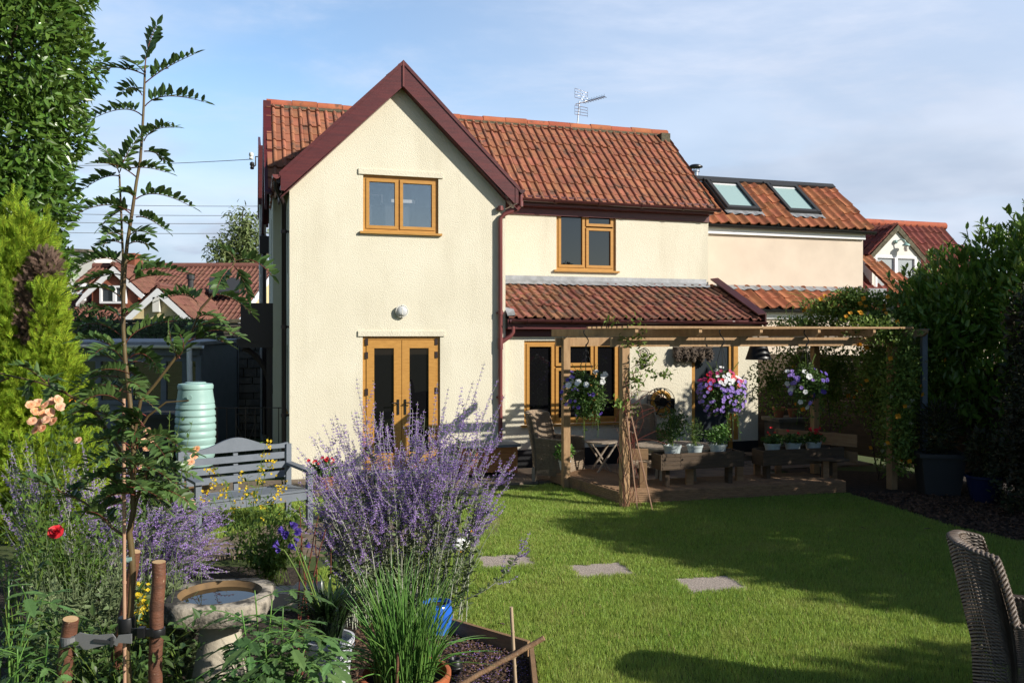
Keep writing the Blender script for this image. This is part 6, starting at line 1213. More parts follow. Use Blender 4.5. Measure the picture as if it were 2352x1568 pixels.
for a, c, b, n, f in (((805, 180), (700, 90), (515, 200), 9, .8), ((800, 250), (700, 220), (475, 345), 9, .3), ((830, 180), (900, 110), (985, 165), 7, .3), ((850, 285), (950, 160), (1220, 235), 9, .6), ((850, 300), (950, 240), (1110, 255), 8, .4), ((800, 400), (690, 290), (500, 360), 8, .2), ((800, 560), (760, 440), (620, 490), 8, .2), ((800, 555), (840, 450), (885, 470), 6, .2), ((832, 700), (900, 570), (1170, 552), 9, .7), ((800, 650), (650, 520), (505, 600), 9, .5), ((795, 760), (660, 640), (495, 685), 9, .6), ((800, 850), (720, 760), (560, 770), 8, .5), ((830, 840), (850, 740), (900, 760), 7, .3),
        ((1560, 160), (1680, 110), (1795, 250), 9, .8), ((1550, 190), (1600, 240), (1635, 375), 9, .1), ((1540, 190), (1470, 240), (1435, 335), 8, .1), ((1555, 160), (1540, 100), (1460, 70), 6, .3), ((1310, 440), (1250, 340), (1075, 410), 9, .9), ((1300, 540), (1360, 480), (1470, 560), 8, .2), ((1400, 380), (1540, 370), (1665, 505), 9, .5), ((1250, 690), (1400, 560), (1585, 655), 10, .4), ((1240, 690), (1380, 640), (1505, 705), 8, .3), ((1190, 800), (1130, 740), (1120, 615), 8, .2), ((1160, 810), (1250, 740), (1190, 640), 7, .2), ((1240, 640), (1300, 560), (1420, 570), 7, .4)):
    lf(z2, a, c, b, n, .058, f)
twig.tube([z2(890, 1290), z2(930, 1080), z2(1020, 980), z2(1150, 810), z2(1260, 640), z2(1330, 470), z2(1420, 370), z2(1510, 260), z2(1550, 160)], np.linspace(.009, .004, 9), 6)
twig.tube([z2(840, 1480), z2(760, 1350), z2(650, 1180), z2(560, 1105), z2(430, 1030), z2(280, 965), z2(0, 900)], np.linspace(.008, .004, 7), 6)
twig.tube([z3(850, 620), z3(760, 560), z3(690, 500), z3(560, 380), z3(400, 310)], np.linspace(.008, .004, 5), 6)
twig.tube([z3(880, 440), z3(920, 300), z3(960, 180), z3(1040, 60)], np.linspace(.008, .004, 4), 6)
twig.tube([z2(885, 1340), z2(980, 1180), z2(1100, 1090), z2(1250, 1080)], np.linspace(.007, .003, 4), 6)
for a, c, b, n, f in (((300, 960), (200, 860), (120, 850), 8, .3), ((230, 945), (200, 960), (190, 1010), 5, .2), ((330, 980), (290, 910), (390, 940), 6, .3), ((60, 930), (0, 960), (-90, 1000), 7, .5), ((450, 1040), (400, 980), (330, 1050), 6, .4), ((560, 1105), (620, 1040), (610, 990), 6, .3), ((640, 1180), (560, 1120), (480, 1170), 7, .6), ((720, 1290), (640, 1210), (520, 1250), 8, .5)):
    lf(z2, a, c, b, n, .056, f)
for a, c, b, n, f in (((400, 310), (330, 250), (180, 220), 8, .4), ((430, 320), (500, 270), (560, 290), 6, .3), ((560, 380), (470, 330), (420, 350), 6, .6), ((640, 460), (720, 380), (800, 390), 7, .7), ((700, 500), (640, 430), (560, 440), 6, .4), ((740, 540), (700, 480), (690, 440), 5, .3), ((960, 200), (1000, 350), (930, 480), 8, -.1), ((920, 300), (1100, 250), (1240, 380), 9, .2), ((1000, 110), (1130, 0), (1290, 60), 9, .3), ((990, 160), (1150, 130), (1270, 200), 8, .3), ((900, 330), (1000, 290), (1100, 420), 7, .2), ((870, 120), (760, 40), (660, 90), 8, .4), ((860, 200), (760, 140), (680, 220), 8, .3)):
    lf(z3, a, c, b, n, .058, f)
for i in range(52):                                  # the crowded middle of the crown
    y = rng.uniform(820, 1150); tx = np.interp(y, [p[1] for p in path], [p[0] for p in path]) + rng.normal() * 22; dy = rng.normal() * .12
    a = rng.uniform(-.4, math.pi + .4); r_ = rng.uniform(60, 125); b = W(tx + r_ * math.cos(a) * 1.0, y - r_ * .45 * math.sin(a) + 22, YT + dy + rng.normal() * .15); p0 = W(tx, y, YT + dy * .5); pinnate(p0, (p0 + b) / 2 + np.array([0, 0, rng.uniform(.02, .09)]), b, 8, .058, rng.uniform(.0, .7))
leaf.build('leaflets', M['rowan'], R); struct(stalk.build('leaf_stalks', M['redtwig'], R, smooth=90), 'stuff'); twig.build('branches', M['twig'], R, smooth=70)
C1 = thing('bamboo_cane', 'straight pinkish bamboo cane beside the rowan trunk', 'cane', W(286, 1700, YT - .03)); mb = MB(C1.location); a, b = W(284, 915, YT - .02), W(287, 1795, YT - .03); b[2] = 0; t = np.linspace(0, 1, 30)[:, None]; mb.tube(a + (b - a) * t, .0085, 8)
for k in (.12, .3, .48, .65, .82): p = a + (b - a) * k; mb.tube([p, p + (0, 0, .012)], .0105, 8)
mb.build('cane', M['bamboo'], C1, smooth=60)
def stake(label, top, bot, Y0, Y1, r0, r1):
    a, b = W(*top, Y0), W(*bot, Y1); d = nrm(b - a); b = a + d * (a[2] / max(-d[2], .1)); S = thing('tree_stake', label, 'stake', b, 0, 'stakes around the rowan sapling'); mb = MB(b); t = np.linspace(0, 1, 16)[:, None]; P = a + (b - a) * t + rng.normal(size=(16, 3)) * .0015
    mb.tube(P, np.linspace(r0, r1, 16) * (1 + rng.normal(size=16) * .02), 14); mb.build('bark', M['bark'], S, smooth=60)
    mb = MB(b); n_ = -d; mb.tube([a + n_ * .0005, a + n_ * .002], r0 * .97, 14); mb.build('cut_end', M['cutwood'], S); return S
stake('brown bark stake right of the rowan trunk, tallest of the front two', (365, 1290), (356, 1567), 3.95, 3.97, .031, .033)
stake('shorter brown bark stake left of the rowan trunk', (162, 1421), (145, 1567), 3.85, 3.88, .033, .035)
stake('leaning bark stake close behind the rowan trunk', (311, 1266), (262, 1545), 4.3, 4.36, .026, .034)
T1_ = thing('tree_tie', 'black rubber tree tie from the rowan trunk to the right-hand stake', 'tree tie', W(330, 1450, 3.95)); mb = MB(T1_.location)
c = W(291, 1440, YT); mb.lathe([(.036, -.055), (.038, -.05), (.038, .045), (.036, .05)], c, 20); c2 = W(361, 1450, 3.955); mb.lathe([(.0345, -.017), (.0355, -.015), (.0355, .015), (.0345, .017)], c2, 20)
a, b = W(302, 1450, 3.93), W(352, 1452, 3.92); mb.bar(a, b, .010, .034); mb.bar(W(318, 1451, 3.92), W(333, 1451, 3.92), .03, .046); mb.build('strap', M['black'], T1_, smooth=50)
T2_ = thing('tree_tie', 'grey plastic buckled tree tie reaching to the left-hand stake', 'tree tie', W(220, 1470, 3.85)); mb = MB(T2_.location); g_ = mat('grey_strap', (.16, .16, .16), None, rough=.45)
pts = [(138, 1462, .5), (170, 1460, 1), (182, 1452, 1.7), (200, 1456, 1.6), (225, 1458, 1.2), (258, 1455, 1.0), (268, 1468, .7), (272, 1458, .8), (302, 1455, 1.0)]
up_ = [W(x, y, 3.835) for x, y, w in pts]; lo_ = [W(x, y + 22 * w, 3.835) for x, y, w in pts]
mb.prism(up_ + lo_[::-1], (0, .006, 0)); mb.lathe([(.0355, -.02), (.0365, 0), (.0355, .02)], W(160, 1470, 3.85), 18); mb.build('strap', g_, T2_); mb = MB(T2_.location); mb.bar(W(215, 1470, 3.83), W(262, 1474, 3.83), .008, .012); mb.bar(W(258, 1462, 3.83), W(256, 1484, 3.83), .01, .01); mb.build('buckle', M['charcoal'], T2_)
Cl = thing('plant_clip', 'small pale green clip holding the rowan trunk to the cane', 'clip', W(295, 1283, YT)); mb = MB(); mb.lathe([(.021, -.009), (.022, 0), (.021, .009)], (0, 0, 0), 14); mb.bar((-.028, -.02, 0), (.024, -.02, .006), .004, .016); mb.build('band', M['butt'], Cl)

# ---------------------------------------------------------------- bird bath
c = W(506, 1360, 4.9); BB = thing('bird_bath', 'lichen-covered stone bird bath with an octagonal bowl of brown water', 'bird bath', (c[0], 4.9, 0), math.radians(8)); zt = .62
def octo(r, k=.62): return [(r, -r * k), (r, r * k), (r * k, r), (-r * k, r), (-r, r * k), (-r, -r * k), (-r * k, -r), (r * k, -r)]
mb = MB(); nseg = 48
def ring(r, z, rnd_=0, round_=False):
    an = np.arange(nseg) * 2 * math.pi / nseg; o8 = np.array(octo(1)); 
    if round_: rr = np.full(nseg, 1.0)
    else:
        rr = []
        for a in an:
            d = np.array([math.cos(a), math.sin(a)]); best = 9
            for i in range(8):
                p, q = o8[i], o8[(i + 1) % 8]; e = q - p; den = d[0] * e[1] - d[1] * e[0]
                if abs(den) > 1e-9:
                    s_ = (p[0] * e[1] - p[1] * e[0]) / den; u_ = (p[0] * d[1] - p[1] * d[0]) / den
                    if s_ > 0 and -1e-6 <= u_ <= 1 + 1e-6: best = min(best, s_)
            rr.append(best)
        rr = np.array(rr)
    rr = rr * r * (1 + rng.normal(size=nseg) * rnd_); return np.c_[rr * np.cos(an), rr * np.sin(an), np.full(nseg, z) + rng.normal(size=nseg) * rnd_ * .2]
rings = [ring(.16, zt - .125, .006), ring(.262, zt - .12, .008), ring(.280, zt - .095, .008), ring(.288, zt - .03, .007), ring(.283, zt - .006, .006), ring(.272, zt, .005), ring(.232, zt + .002, .004, True)]
mb.add(np.vstack(rings), [(i * nseg + k, i * nseg + (k + 1) % nseg, (i + 1) * nseg + (k + 1) % nseg, (i + 1) * nseg + k) for i in range(len(rings) - 1) for k in range(nseg)]); mb.build('bowl', M['bathstone'], BB, smooth=45)
mb = MB(); rings = [ring(.232, zt + .0015, 0, True), ring(.222, zt - .012, 0, True), ring(.205, zt - .04, 0, True), ring(.10, zt - .055, 0, True), ring(.01, zt - .057, 0, True)]
mb.add(np.vstack(rings), [(i * nseg + k, i * nseg + (k + 1) % nseg, (i + 1) * nseg + (k + 1) % nseg, (i + 1) * nseg + k) for i in range(len(rings) - 1) for k in range(nseg)]); mb.build('basin', M['algae'], BB, smooth=60)
mb = MB(); mb.add(np.vstack([ring(.210, zt - .030, 0, True)]), [tuple(range(nseg))]); mb.build('water', glass('pond_water', (.035, .026, .014), 1.33, .02), BB)
mb = MB(); mb.lathe([(.18, 0), (.19, .05), (.165, .10), (.135, .25), (.115, .40), (.125, .455), (.15, zt - .124)], n=28); mb.build('pedestal', M['pedestal'], BB, smooth=50)

# ---------------------------------------------------------------- Russian sage
def sage(label, base, stems, cat='flowering shrub', lm=None, br=8, leafn=24, fz=.48, wl=.030, name='russian_sage', group=None, ps=.0125, sm=None):
    T = thing(name, label, cat, base, 0, group); O = np.array(base); st, fl, lv = MB(O), [], MB(O); LP, LD, LU, LL = [], [], [], []
    def whorls(q, f0, step, r):
        seg = np.linalg.norm(np.diff(q, axis=0), axis=1); s_ = np.r_[0, np.cumsum(seg)]; n = max(2, int((1 - f0) * s_[-1] / step)); t = f0 + (1 - f0) * (np.arange(n) + rng.random(n) * .35) / n
        P = np.stack([np.interp(t * s_[-1], s_, q[:, k]) for k in range(3)], 1); k = 9; P = np.repeat(P, k, 0); d = rnd(len(P)); d[:, 2] = d[:, 2] * .5 + .25; tp = np.repeat(1 - .5 * t, k); P = P + nrm(d) * r * tp[:, None] * rng.random((len(P), 1)) * np.array([1, 1, .45]); fl.append(np.c_[P, d, tp])
    for p0, p1, p2, flower in stems:
        q = bez(p0, p1, p2, 14) + np.cumsum(rng.normal(size=(14, 3)) * .003, 0); st.tube(q, np.linspace(.0040, .0014, 14), 4, cap=False); Ln = np.linalg.norm(q[-1] - q[0])
        if flower: whorls(q, 1 - fz, wl, .021)
        for b in range(br if flower else br // 2):
            t = rng.uniform(.32, .88); i = int(t * 13); d0 = nrm(q[min(i + 1, 13)] - q[i]); sd = nrm(np.cross(d0, rnd(1)[0])); lb = Ln * rng.uniform(.10, .22) * (1.25 - t) * 1.5; e = q[i] + (d0 * .8 + sd * .6) * lb + np.array([0, 0, .15 * lb]); c_ = q[i] + (d0 * .3 + sd * .45) * lb; qb = bez(q[i], c_, e, 6); st.tube(qb, .0012, 3, cap=False)
            if flower and t > .36: whorls(qb, .15, wl * .8, .016)
            m = 4; tt = rng.random(m); LP.append(np.stack([np.interp(tt * 5, np.arange(6), qb[:, k]) for k in range(3)], 1)); LD.append(rnd(m) * .7 + d0); LL.append(np.full(m, .022))
        m = leafn; tt = rng.uniform(.05, .66, m); LP.append(np.stack([np.interp(tt * 13, np.arange(14), q[:, k]) for k in range(3)], 1)); LD.append(rnd(m) * np.array([1, 1, .5]) + np.array([0, 0, .45])); LL.append(rng.uniform(.026, .062, m))
    st.build('stems', sm or M['sagestem'], T, smooth=90); P, D, L = np.vstack(LP), np.vstack(LD), np.concatenate(LL); scatter(lv, LANCE, P, D, rnd(len(P)) + np.array([0, 0, .6]), L, L * .36); lv.build('leaves', lm or M['sageleaf'], T)
    if fl:
        F_ = np.vstack(fl); mb = MB(O); scatter(mb, DIAM, F_[:, :3], F_[:, 3:6], rnd(len(F_)), ps * F_[:, 6] * rng.uniform(.7, 1.3, len(F_)), ps * .75); mb.build('flower_spikes', M['sagepetal'], T)
    return T
SB = np.array([-.80, 6.25, 0.0]); stems = []
env_x = [-.95, -.80, -.62, -.52, -.40, -.28, -.10, .05, .18, .30, .42, .52, .62, .72, .80, .92]; env_z = [.95, 1.28, 1.45, 1.52, 1.62, 1.50, 1.58, 1.62, 1.60, 1.64, 1.66, 1.72, 1.80, 1.60, 1.45, 1.05]
for i in range(76):
    dx = rng.uniform(-.84, .86); dy = rng.uniform(-.42, .45) * math.sqrt(1 - (dx / .95) ** 2); zz = np.interp(dx, env_x, env_z) * rng.uniform(.66, 1.0) ; b0 = SB + np.array([rng.normal() * .07 + dx * .50, rng.normal() * .10, 0])
    tip = SB + np.array([dx, dy, zz]); stems.append((b0, b0 * .5 + tip * .5 + np.array([-dx * .16, -dy * .15, zz * .12]), tip, rng.random() < .95))
for px, py, dy in ((820, 868, 0), (1110, 828, .1), (1085, 875, -.1), (1140, 872, 0), (940, 872, .1), (1000, 880, .15), (1035, 885, 0), (955, 925, -.15), (1060, 900, .1), (860, 935, 0), (765, 945, .1), (1155, 905, .1), (1190, 1040, 0), (690, 1035, 0), (740, 965, 0)):
    tip = W(px, py, 6.25 + dy); dx = tip[0] - SB[0]; b0 = SB + np.array([dx * .36, 0, 0]); stems.append((b0, b0 * .5 + tip * .5 + np.array([-dx * .12, 0, .15]), tip, True))
for i in range(34):
    dx = rng.uniform(-.7, .7); tip = SB + np.array([dx, rng.uniform(-.3, .3), rng.uniform(.45, .95)]); b0 = SB + np.array([dx * .5, rng.normal() * .1, 0]); stems.append((b0, b0 * .5 + tip * .5 + np.array([0, 0, .1]), tip, False))
a = W(1070, 1375, 6.1); stems.append((a, W(1190, 1330, 6.1), W(1225, 1215, 6.1), True))
sage('tall bushy Russian sage with hazy lavender-blue spikes in front of the french doors', SB, stems, br=8, leafn=56)
# sage on the left: upright one and a sprawling one
stems = []
for i in range(38):
    px, py = rng.uniform(-30, 330), rng.uniform(1010, 1240); tip = W(px, py, 6.9 + rng.normal() * .3); b0 = np.array([tip[0] * .6 - 3.25 * .4 + rng.normal() * .12, 6.9 + rng.normal() * .2, 0]); stems.append((b0, b0 * .5 + tip * .5 + np.array([rng.normal() * .08, 0, .15]), tip, rng.random() < .6))
for px, py in ((20, 1005), (60, 1010), (75, 1030), (140, 1045), (185, 1015), (195, 1030), (218, 1065)): tip = W(px, py, 6.8); b0 = np.array([tip[0] + .15, 6.8, 0]); stems.append((b0, b0 * .5 + tip * .5, tip, True))
sage('upright Russian sage with violet spikes in the left border below the conifer', (-3.4, 6.9, 0), stems, br=7, leafn=18, fz=.35)
stems = []
for i in range(54):
    px, py = rng.uniform(240, 545), rng.uniform(1140, 1345); tip = W(px, py, 6.2 + rng.normal() * .2); b0 = np.array([-2.75 + rng.normal() * .2, 6.0 + rng.normal() * .15, .05]); stems.append((b0, np.array([(b0[0] + tip[0]) / 2, (b0[1] + tip[1]) / 2, tip[2] + rng.uniform(.02, .2)]), tip, True))
for px, py in ((525, 1160), (510, 1200), (535, 1175)): tip = W(px, py, 6.0); b0 = W(300, 1400, 6.0); stems.append((b0, (b0 + tip) / 2, tip, True))
sage('sprawling Russian sage with mauve spikes spilling to the right behind the stakes', (-2.7, 6.0, 0), stems, br=9, leafn=20, fz=.6)
stems = []
for i in range(150):
    px, py = rng.uniform(60, 470), rng.uniform(1215, 1480); Y = rng.uniform(4.7, 5.7); tip = W(px, py, Y); b0 = np.array([tip[0] * .75 - 2.4 * .25 + rng.normal() * .1, Y, 0]); stems.append((b0, b0 * .5 + tip * .5 + np.array([rng.normal() * .06, 0, .06]), tip, False))
sage('low silvery grey-green shrub with slender pale stems behind the stakes', (-2.4, 5.2, 0), stems, cat='shrub', br=9, leafn=95, name='lavender_shrub', sm=M['sageleaf'])

# ---------------------------------------------------------------- roses
def rose_head(T, p, r, m, n_=None):
    n_ = nrm(np.array([rng.normal() * .4 + .2, -.7, .5])) if n_ is None else n_; A_ = nrm(np.cross(n_, rnd(1)[0])); B_ = np.cross(n_, A_); mb = MB(T.location)
    for ring_, (k, cup, s_) in enumerate(((6, .35, 1.0), (6, .8, .85), (5, 1.6, .65), (3, 3, .5))):
        for i in range(k):
            a = 6.283 * i / k + ring_ * .5 + rng.normal() * .15; d = A_ * math.cos(a) + B_ * math.sin(a) + n_ * cup; scatter(mb, PETAL, p[None], d[None], (n_ - d * .2)[None], np.array([r * s_ * rng.uniform(.85, 1.1)]), r * s_ * 1.35)
    return mb.build('bloom', m, T)
def shrubby(label, cat, base, tips, lm, L, Wd, stemr=.004, nleaf=14, tpl=LEAF, name='shrub', sm=None, t0=.15, group=None, spread=.05):
    T = thing(name, label, cat, base, 0, group); O = np.array(base); st, lv = MB(O), MB(O)
    for tip in tips:
        b0 = O + np.array([rng.normal() * .06, rng.normal() * .06, 0]); q = bez(b0, b0 * .5 + tip * .5 + np.array([(b0 - tip)[0] * .2, 0, .15]), tip, 12) + np.cumsum(rng.normal(size=(12, 3)) * .004, 0); st.tube(q, np.linspace(stemr, stemr * .4, 12), 5, cap=False)
        m = nleaf; tt = rng.uniform(t0, 1, m); P = np.stack([np.interp(tt * 11, np.arange(12), q[:, k]) for k in range(3)], 1) + rnd(m) * spread * rng.random((m, 1)); l_ = L * rng.uniform(.6, 1.2, m); scatter(lv, tpl, P, rnd(m) + np.array([0, -.1, .15]), rnd(m) * .5 + np.array([0, 0, 1.]), l_, l_ * Wd / L)
    st.build('stems', sm or M['climber'], T, smooth=90); lv.build('leaves', lm, T); return T
tips = [W(rng.uniform(20, 240), rng.uniform(905, 1090), 6.7 + rng.normal() * .2) for i in range(26)]
T = shrubby('rose bush with a big cluster of peach roses in front of the golden conifer', 'rose bush', (-3.75, 6.8, 0), tips, M['rose'], .05, .032, name='rose_bush', nleaf=22)
for px, py in ((88, 925), (105, 930), (122, 922), (80, 945), (98, 950), (115, 948), (132, 918), (75, 968), (92, 972), (108, 965), (125, 968), (85, 988), (100, 985), (70, 930), (138, 935)): rose_head(T, W(px, py, 6.55 + rng.normal() * .05), .036, M['petalpeach'])
rose_head(T, W(168, 920, 6.6), .03, M['petalorange'])
tips = [W(rng.uniform(180, 455), rng.uniform(930, 1180), 7.4 + rng.normal() * .25) for i in range(44)]
T = shrubby('taller rose bush with scattered pale pink roses between the rowan and the bench', 'rose bush', (-3.0, 7.4, 0), tips, M['rose'], .055, .034, name='rose_bush', nleaf=22)
for px, py in ((228, 896), (340, 990), (350, 1005), (330, 1015), (338, 1030), (452, 1032), (446, 1048), (438, 1062), (425, 1140), (440, 1155), (180, 1012), (315, 1075), (330, 1072), (352, 1022)): rose_head(T, W(px, py, 7.2 + rng.normal() * .08), .032, M['petalpeach'])
tips = [W(rng.uniform(-20, 130), rng.uniform(1190, 1420), 4.5 + rng.normal() * .1) for i in range(14)] + [W(122, 1228, 4.55)]
T = shrubby('rose stem carrying a single deep red rose at the left edge', 'rose bush', (-2.62, 4.45, 0), tips, M['rose'], .06, .036, name='rose_bush', nleaf=12)
rose_head(T, W(127, 1222, 4.5), .036, M['petalred'])
# leafy foreground plants
def compound(mb, st, p, d, L, lm=None):
    d = nrm(d); e = p + d * L + np.array([0, 0, -.25 * L]); q = bez(p, p + d * L * .55 + np.array([0, 0, .12 * L]), e, 8); st.tube(q, .0025, 4, cap=False); T_ = nrm(np.gradient(q, axis=0)); S = nrm(np.cross(T_, (0, 0, 1.))); Uu = np.cross(S, T_)
    for i, k in ((2, .5), (4, .75), (6, .95)):
        for sg in (-1, 1): l_ = L * .36 * k; scatter(mb, LOBED, q[i:i+1], (T_[i] * .5 + S[i] * sg + rng.normal(size=3) * .15)[None], (Uu[i] + rng.normal(size=3) * .2)[None], np.array([l_]), l_ * .55)
    scatter(mb, LOBED, q[-1:], (T_[-1])[None], Uu[-1:], np.array([L * .48]), L * .28)
def tomato(label, base, tops, nl, L):
    T = thing('tomato_plant', label, 'plant', base, 0); O = np.array(base); st, lv = MB(O), MB(O)
    for tp in tops:
        q = bez(O, O * .5 + tp * .5 + rng.normal(size=3) * .05, tp, 12); st.tube(q, np.linspace(.008, .003, 12), 6)
        for k in range(nl): t = rng.uniform(.25, 1); p = np.array([np.interp(t * 11, np.arange(12), q[:, j]) for j in range(3)]); a = rng.random() * 6.28; compound(lv, st, p, np.array([math.cos(a), math.sin(a) - .25, rng.uniform(-.1, .5)]), L * rng.uniform(.7, 1.1))
    st.build('stems', M['chive'], T, smooth=90); lv.build('leaves', M['tomato'], T); return T
tomato('bushy tomato plant with lobed leaves in front of the bird bath', W(590, 1650, 4.2) * np.array([1, 1, 0]), [W(585, 1355, 4.25), W(650, 1395, 4.1), W(540, 1455, 4.1), W(700, 1490, 4.05), W(610, 1500, 3.95), W(560, 1540, 3.95), W(735, 1500, 4.3), W(690, 1540, 4.0), W(520, 1500, 4.2), W(625, 1375, 4.2), W(555, 1400, 4.15), W(680, 1445, 4.05)], 13, .27)
tomato('dark leafy tomato plant in the bottom left corner', W(40, 1700, 3.8) * np.array([1, 1, 0]), [W(20, 1330, 3.9), W(70, 1400, 3.85), W(110, 1460, 3.8), W(40, 1490, 3.7), W(90, 1540, 3.7), W(5, 1420, 3.8)], 8, .24)
# yellow-flowered plants beside the bench
def mustard(label, base, heads, name='mustard_plant'):
    T = shrubby(label, 'flowering plant', base, [h for h in heads], M['mustardleaf'], .06, .026, .0032, 10, name=name, t0=.05, spread=.06)
    P = []
    for h in heads:
        n_ = rng.integers(8, 20); P.append(h + np.c_[rng.normal(size=n_) * .022, rng.normal(size=n_) * .022, -np.abs(rng.normal(size=n_)) * .06])
    P = np.vstack(P) - np.array(base); o = flowers(MB(), P, nrm(rnd(len(P)) + np.array([.3, -.6, .6])), .011, 4, .3).build('flowers', M['petalyellow'], T); o['kind'] = 'stuff'; return T
mustard('tall yellow mustard in flower in front of the grey bench', (-2.45, 7.9, 0), [W(x, y, 7.9 + rng.normal() * .15) for x, y in ((617, 1010), (608, 1040), (628, 1052), (600, 1070), (485, 1075), (550, 1080), (560, 1092), (490, 1100), (515, 1120), (505, 1125), (475, 1125), (470, 1140), (520, 1105), (600, 1095), (635, 1130), (640, 1115), (645, 1145), (560, 1120), (540, 1145), (655, 1105), (610, 1150), (585, 1128))])
mustard('small yellow-flowered plant between the stakes', (-1.85, 4.75, 0), [W(x, y, 4.75) for x, y in ((330, 1340), (322, 1368), (333, 1395), (338, 1430), (318, 1385))])
T = shrubby('fresh green leafy clump under the yellow mustard', 'plant', (-2.05, 7.2, 0), [W(rng.uniform(510, 720), rng.uniform(1140, 1310), 7.2 + rng.normal() * .25) for i in range(70)], M['mustardleaf'], .065, .022, .0025, 24, LANCE, name='leafy_clump')
shrubby('green leafy ground plants filling the left border', 'plant', (-3.1, 5.9, 0), [W(rng.uniform(-30, 340), rng.uniform(1120, 1330), 5.7 + rng.normal() * .25) for i in range(110)], M['mustardleaf'], .055, .02, .0025, 22, LANCE, name='leafy_clump')
shrubby('dark green low leaves under the stakes at the bottom left', 'plant', (-2.0, 4.3, 0), [W(rng.uniform(60, 480), rng.uniform(1400, 1580), 4.3 + rng.normal() * .2) for i in range(80)], M['rose'], .06, .026, .0025, 22, LEAF, name='leafy_clump')
# agapanthus in a white bucket
q = W(757, 1462, 5.0); BK = thing('white_bucket', 'white plastic bucket planted with strap-leaved agapanthus', 'bucket', (q[0], 5.0, 0)); zt = q[2]
MB().lathe([(.105, 0), (.135, zt - .03), (.145, zt - .028), (.147, zt), (.132, zt), (.128, zt - .04), (.01, zt - .04)], n=32, cap=False).build('pail', M['bucket'], BK, smooth=40)
mb = MB(); mb.tube([(.147 * math.cos(a), .147 * math.sin(a), zt - .04 - .12 * math.sin(a / 1.0) ** 2) for a in np.linspace(math.pi, 2 * math.pi, 14)], .004, 5); mb.build('handle', M['steel'], BK)
def straps(mb, base, n, L, spread, w, up=.7):
    for i in range(n):
        a = rng.random() * 6.28; l_ = L * rng.uniform(.6, 1.1); d = np.array([math.cos(a), math.sin(a), 0]) * spread * rng.uniform(.2, 1); b = base + np.array([math.cos(a), math.sin(a), 0]) * rng.random() * .08; q = bez(b, b + d * .35 * l_ + np.array([0, 0, up * l_]), b + d * l_ + np.array([0, 0, up * l_ * rng.uniform(.6, 1.1)]), 9); s_ = np.array([-math.sin(a), math.cos(a), 0]); ww = (w * np.array([.8, 1, 1, 1, .95, .85, .65, .4, .05]) / 2)[:, None]
        V = np.vstack([q - s_ * ww, q + (0, 0, -w * .2), q + s_ * ww]); k = np.arange(8); mb.add(V, np.r_[np.c_[k, k + 9, k + 10, k + 1], np.c_[k + 9, k + 18, k + 19, k + 10]])
AG = thing('agapanthus', 'dark strap-leaved agapanthus with blue flower heads growing in the white bucket', 'plant', (q[0], 5.0, zt - .03)); mb = MB(); straps(mb, np.array([0, 0, 0.]), 190, .50, .62, .016); mb.build('leaves', M['agap'], AG, smooth=60)
st = MB(AG.location)
for px, py, k in ((665, 1225, 16), (652, 1262, 4), (688, 1258, 5), (1020, 1190, 0)):
    if not k: continue
    h = W(px, py, 5.0 + rng.normal() * .05); b = np.array(AG.location); st.tube(bez(b, b * .5 + h * .5 + np.array([-.02, 0, .1]), h, 10), .0045, 6); d = rnd(k) * np.array([1, 1, .6]) + np.array([0, 0, .2]); mbf = MB(AG.location)
    for di in nrm(d): e = h + di * .035; st.tube([h, e], .0018, 3); A_ = nrm(np.cross(di, rnd(1)[0])); B_ = np.cross(di, A_); [scatter(mbf, PETAL, e[None], (di + (A_ * math.cos(a) + B_ * math.sin(a)) * .45)[None], di[None], np.array([.036]), .014) for a in np.arange(0, 6.2, 1.05)]
    mbf.build('flower_head', M['petalviolet'], AG)
st.build('stalks', M['climber'], AG, smooth=90)
T = shrubby('bare brown rose stems with a few dark leaves behind the bucket', 'rose bush', (-1.28, 5.35, 0), [W(x, y, 5.35) for x, y in ((690, 1160), (735, 1180), (718, 1230), (765, 1255), (700, 1240), (752, 1210))], M['rose'], .05, .03, .007, 5, name='rose_bush', sm=M['redtwig'], t0=.5)
# chives in a terracotta tub
q = W(930, 1541, 4.5); zt = q[2]; TB = thing('terracotta_tub', 'round terracotta plastic tub full of chives in the foreground', 'plant pot', (q[0], 4.5, 0))
mb = MB(); mb.lathe([(.17, 0), (.215, zt - .055), (.238, zt - .05), (.245, zt - .02), (.245, zt - .004), (.238, zt), (.222, zt - .002), (.215, zt - .06), (.01, zt - .07)], n=48, cap=False); mb.build('tub', M['terracotta'], TB, smooth=40); MB().lathe([(.01, zt - .055), (.214, zt - .06)], n=24).build('compost', M['soil'], TB)
CV = thing('chives', 'tall clump of green tubular chives growing in the terracotta tub', 'plant', (q[0], 4.5, zt - .06)); mb = MB()
for i in range(270):
    a = rng.random() * 6.28; r_ = .16 * math.sqrt(rng.random()); b = np.array([r_ * math.cos(a), r_ * math.sin(a), 0]); h = rng.uniform(.32, .66) if i > 45 else rng.uniform(.2, .4); sp_ = rng.uniform(.1, .5) if i > 45 else rng.uniform(.8, 1.4); e = b + np.array([b[0] * 1.1 + rng.normal() * .06 + (math.cos(a) * .2 * (sp_ > .7)), b[1] * 1.1 + rng.normal() * .06 + math.sin(a) * .15 * (sp_ > .7), h * (1 if sp_ < .7 else .45)])
    t = np.linspace(0, 1, 9); mb.tube(bez(b, b + np.array([rng.normal() * .02, rng.normal() * .02, h * .6]), e, 9), np.array([1, 1.05, 1.05, 1, .95, .85, .7, .45, .1]) * rng.uniform(.0028, .0048), 5, cap=False)
mb.build('leaves', M['chive'], CV, smooth=90)
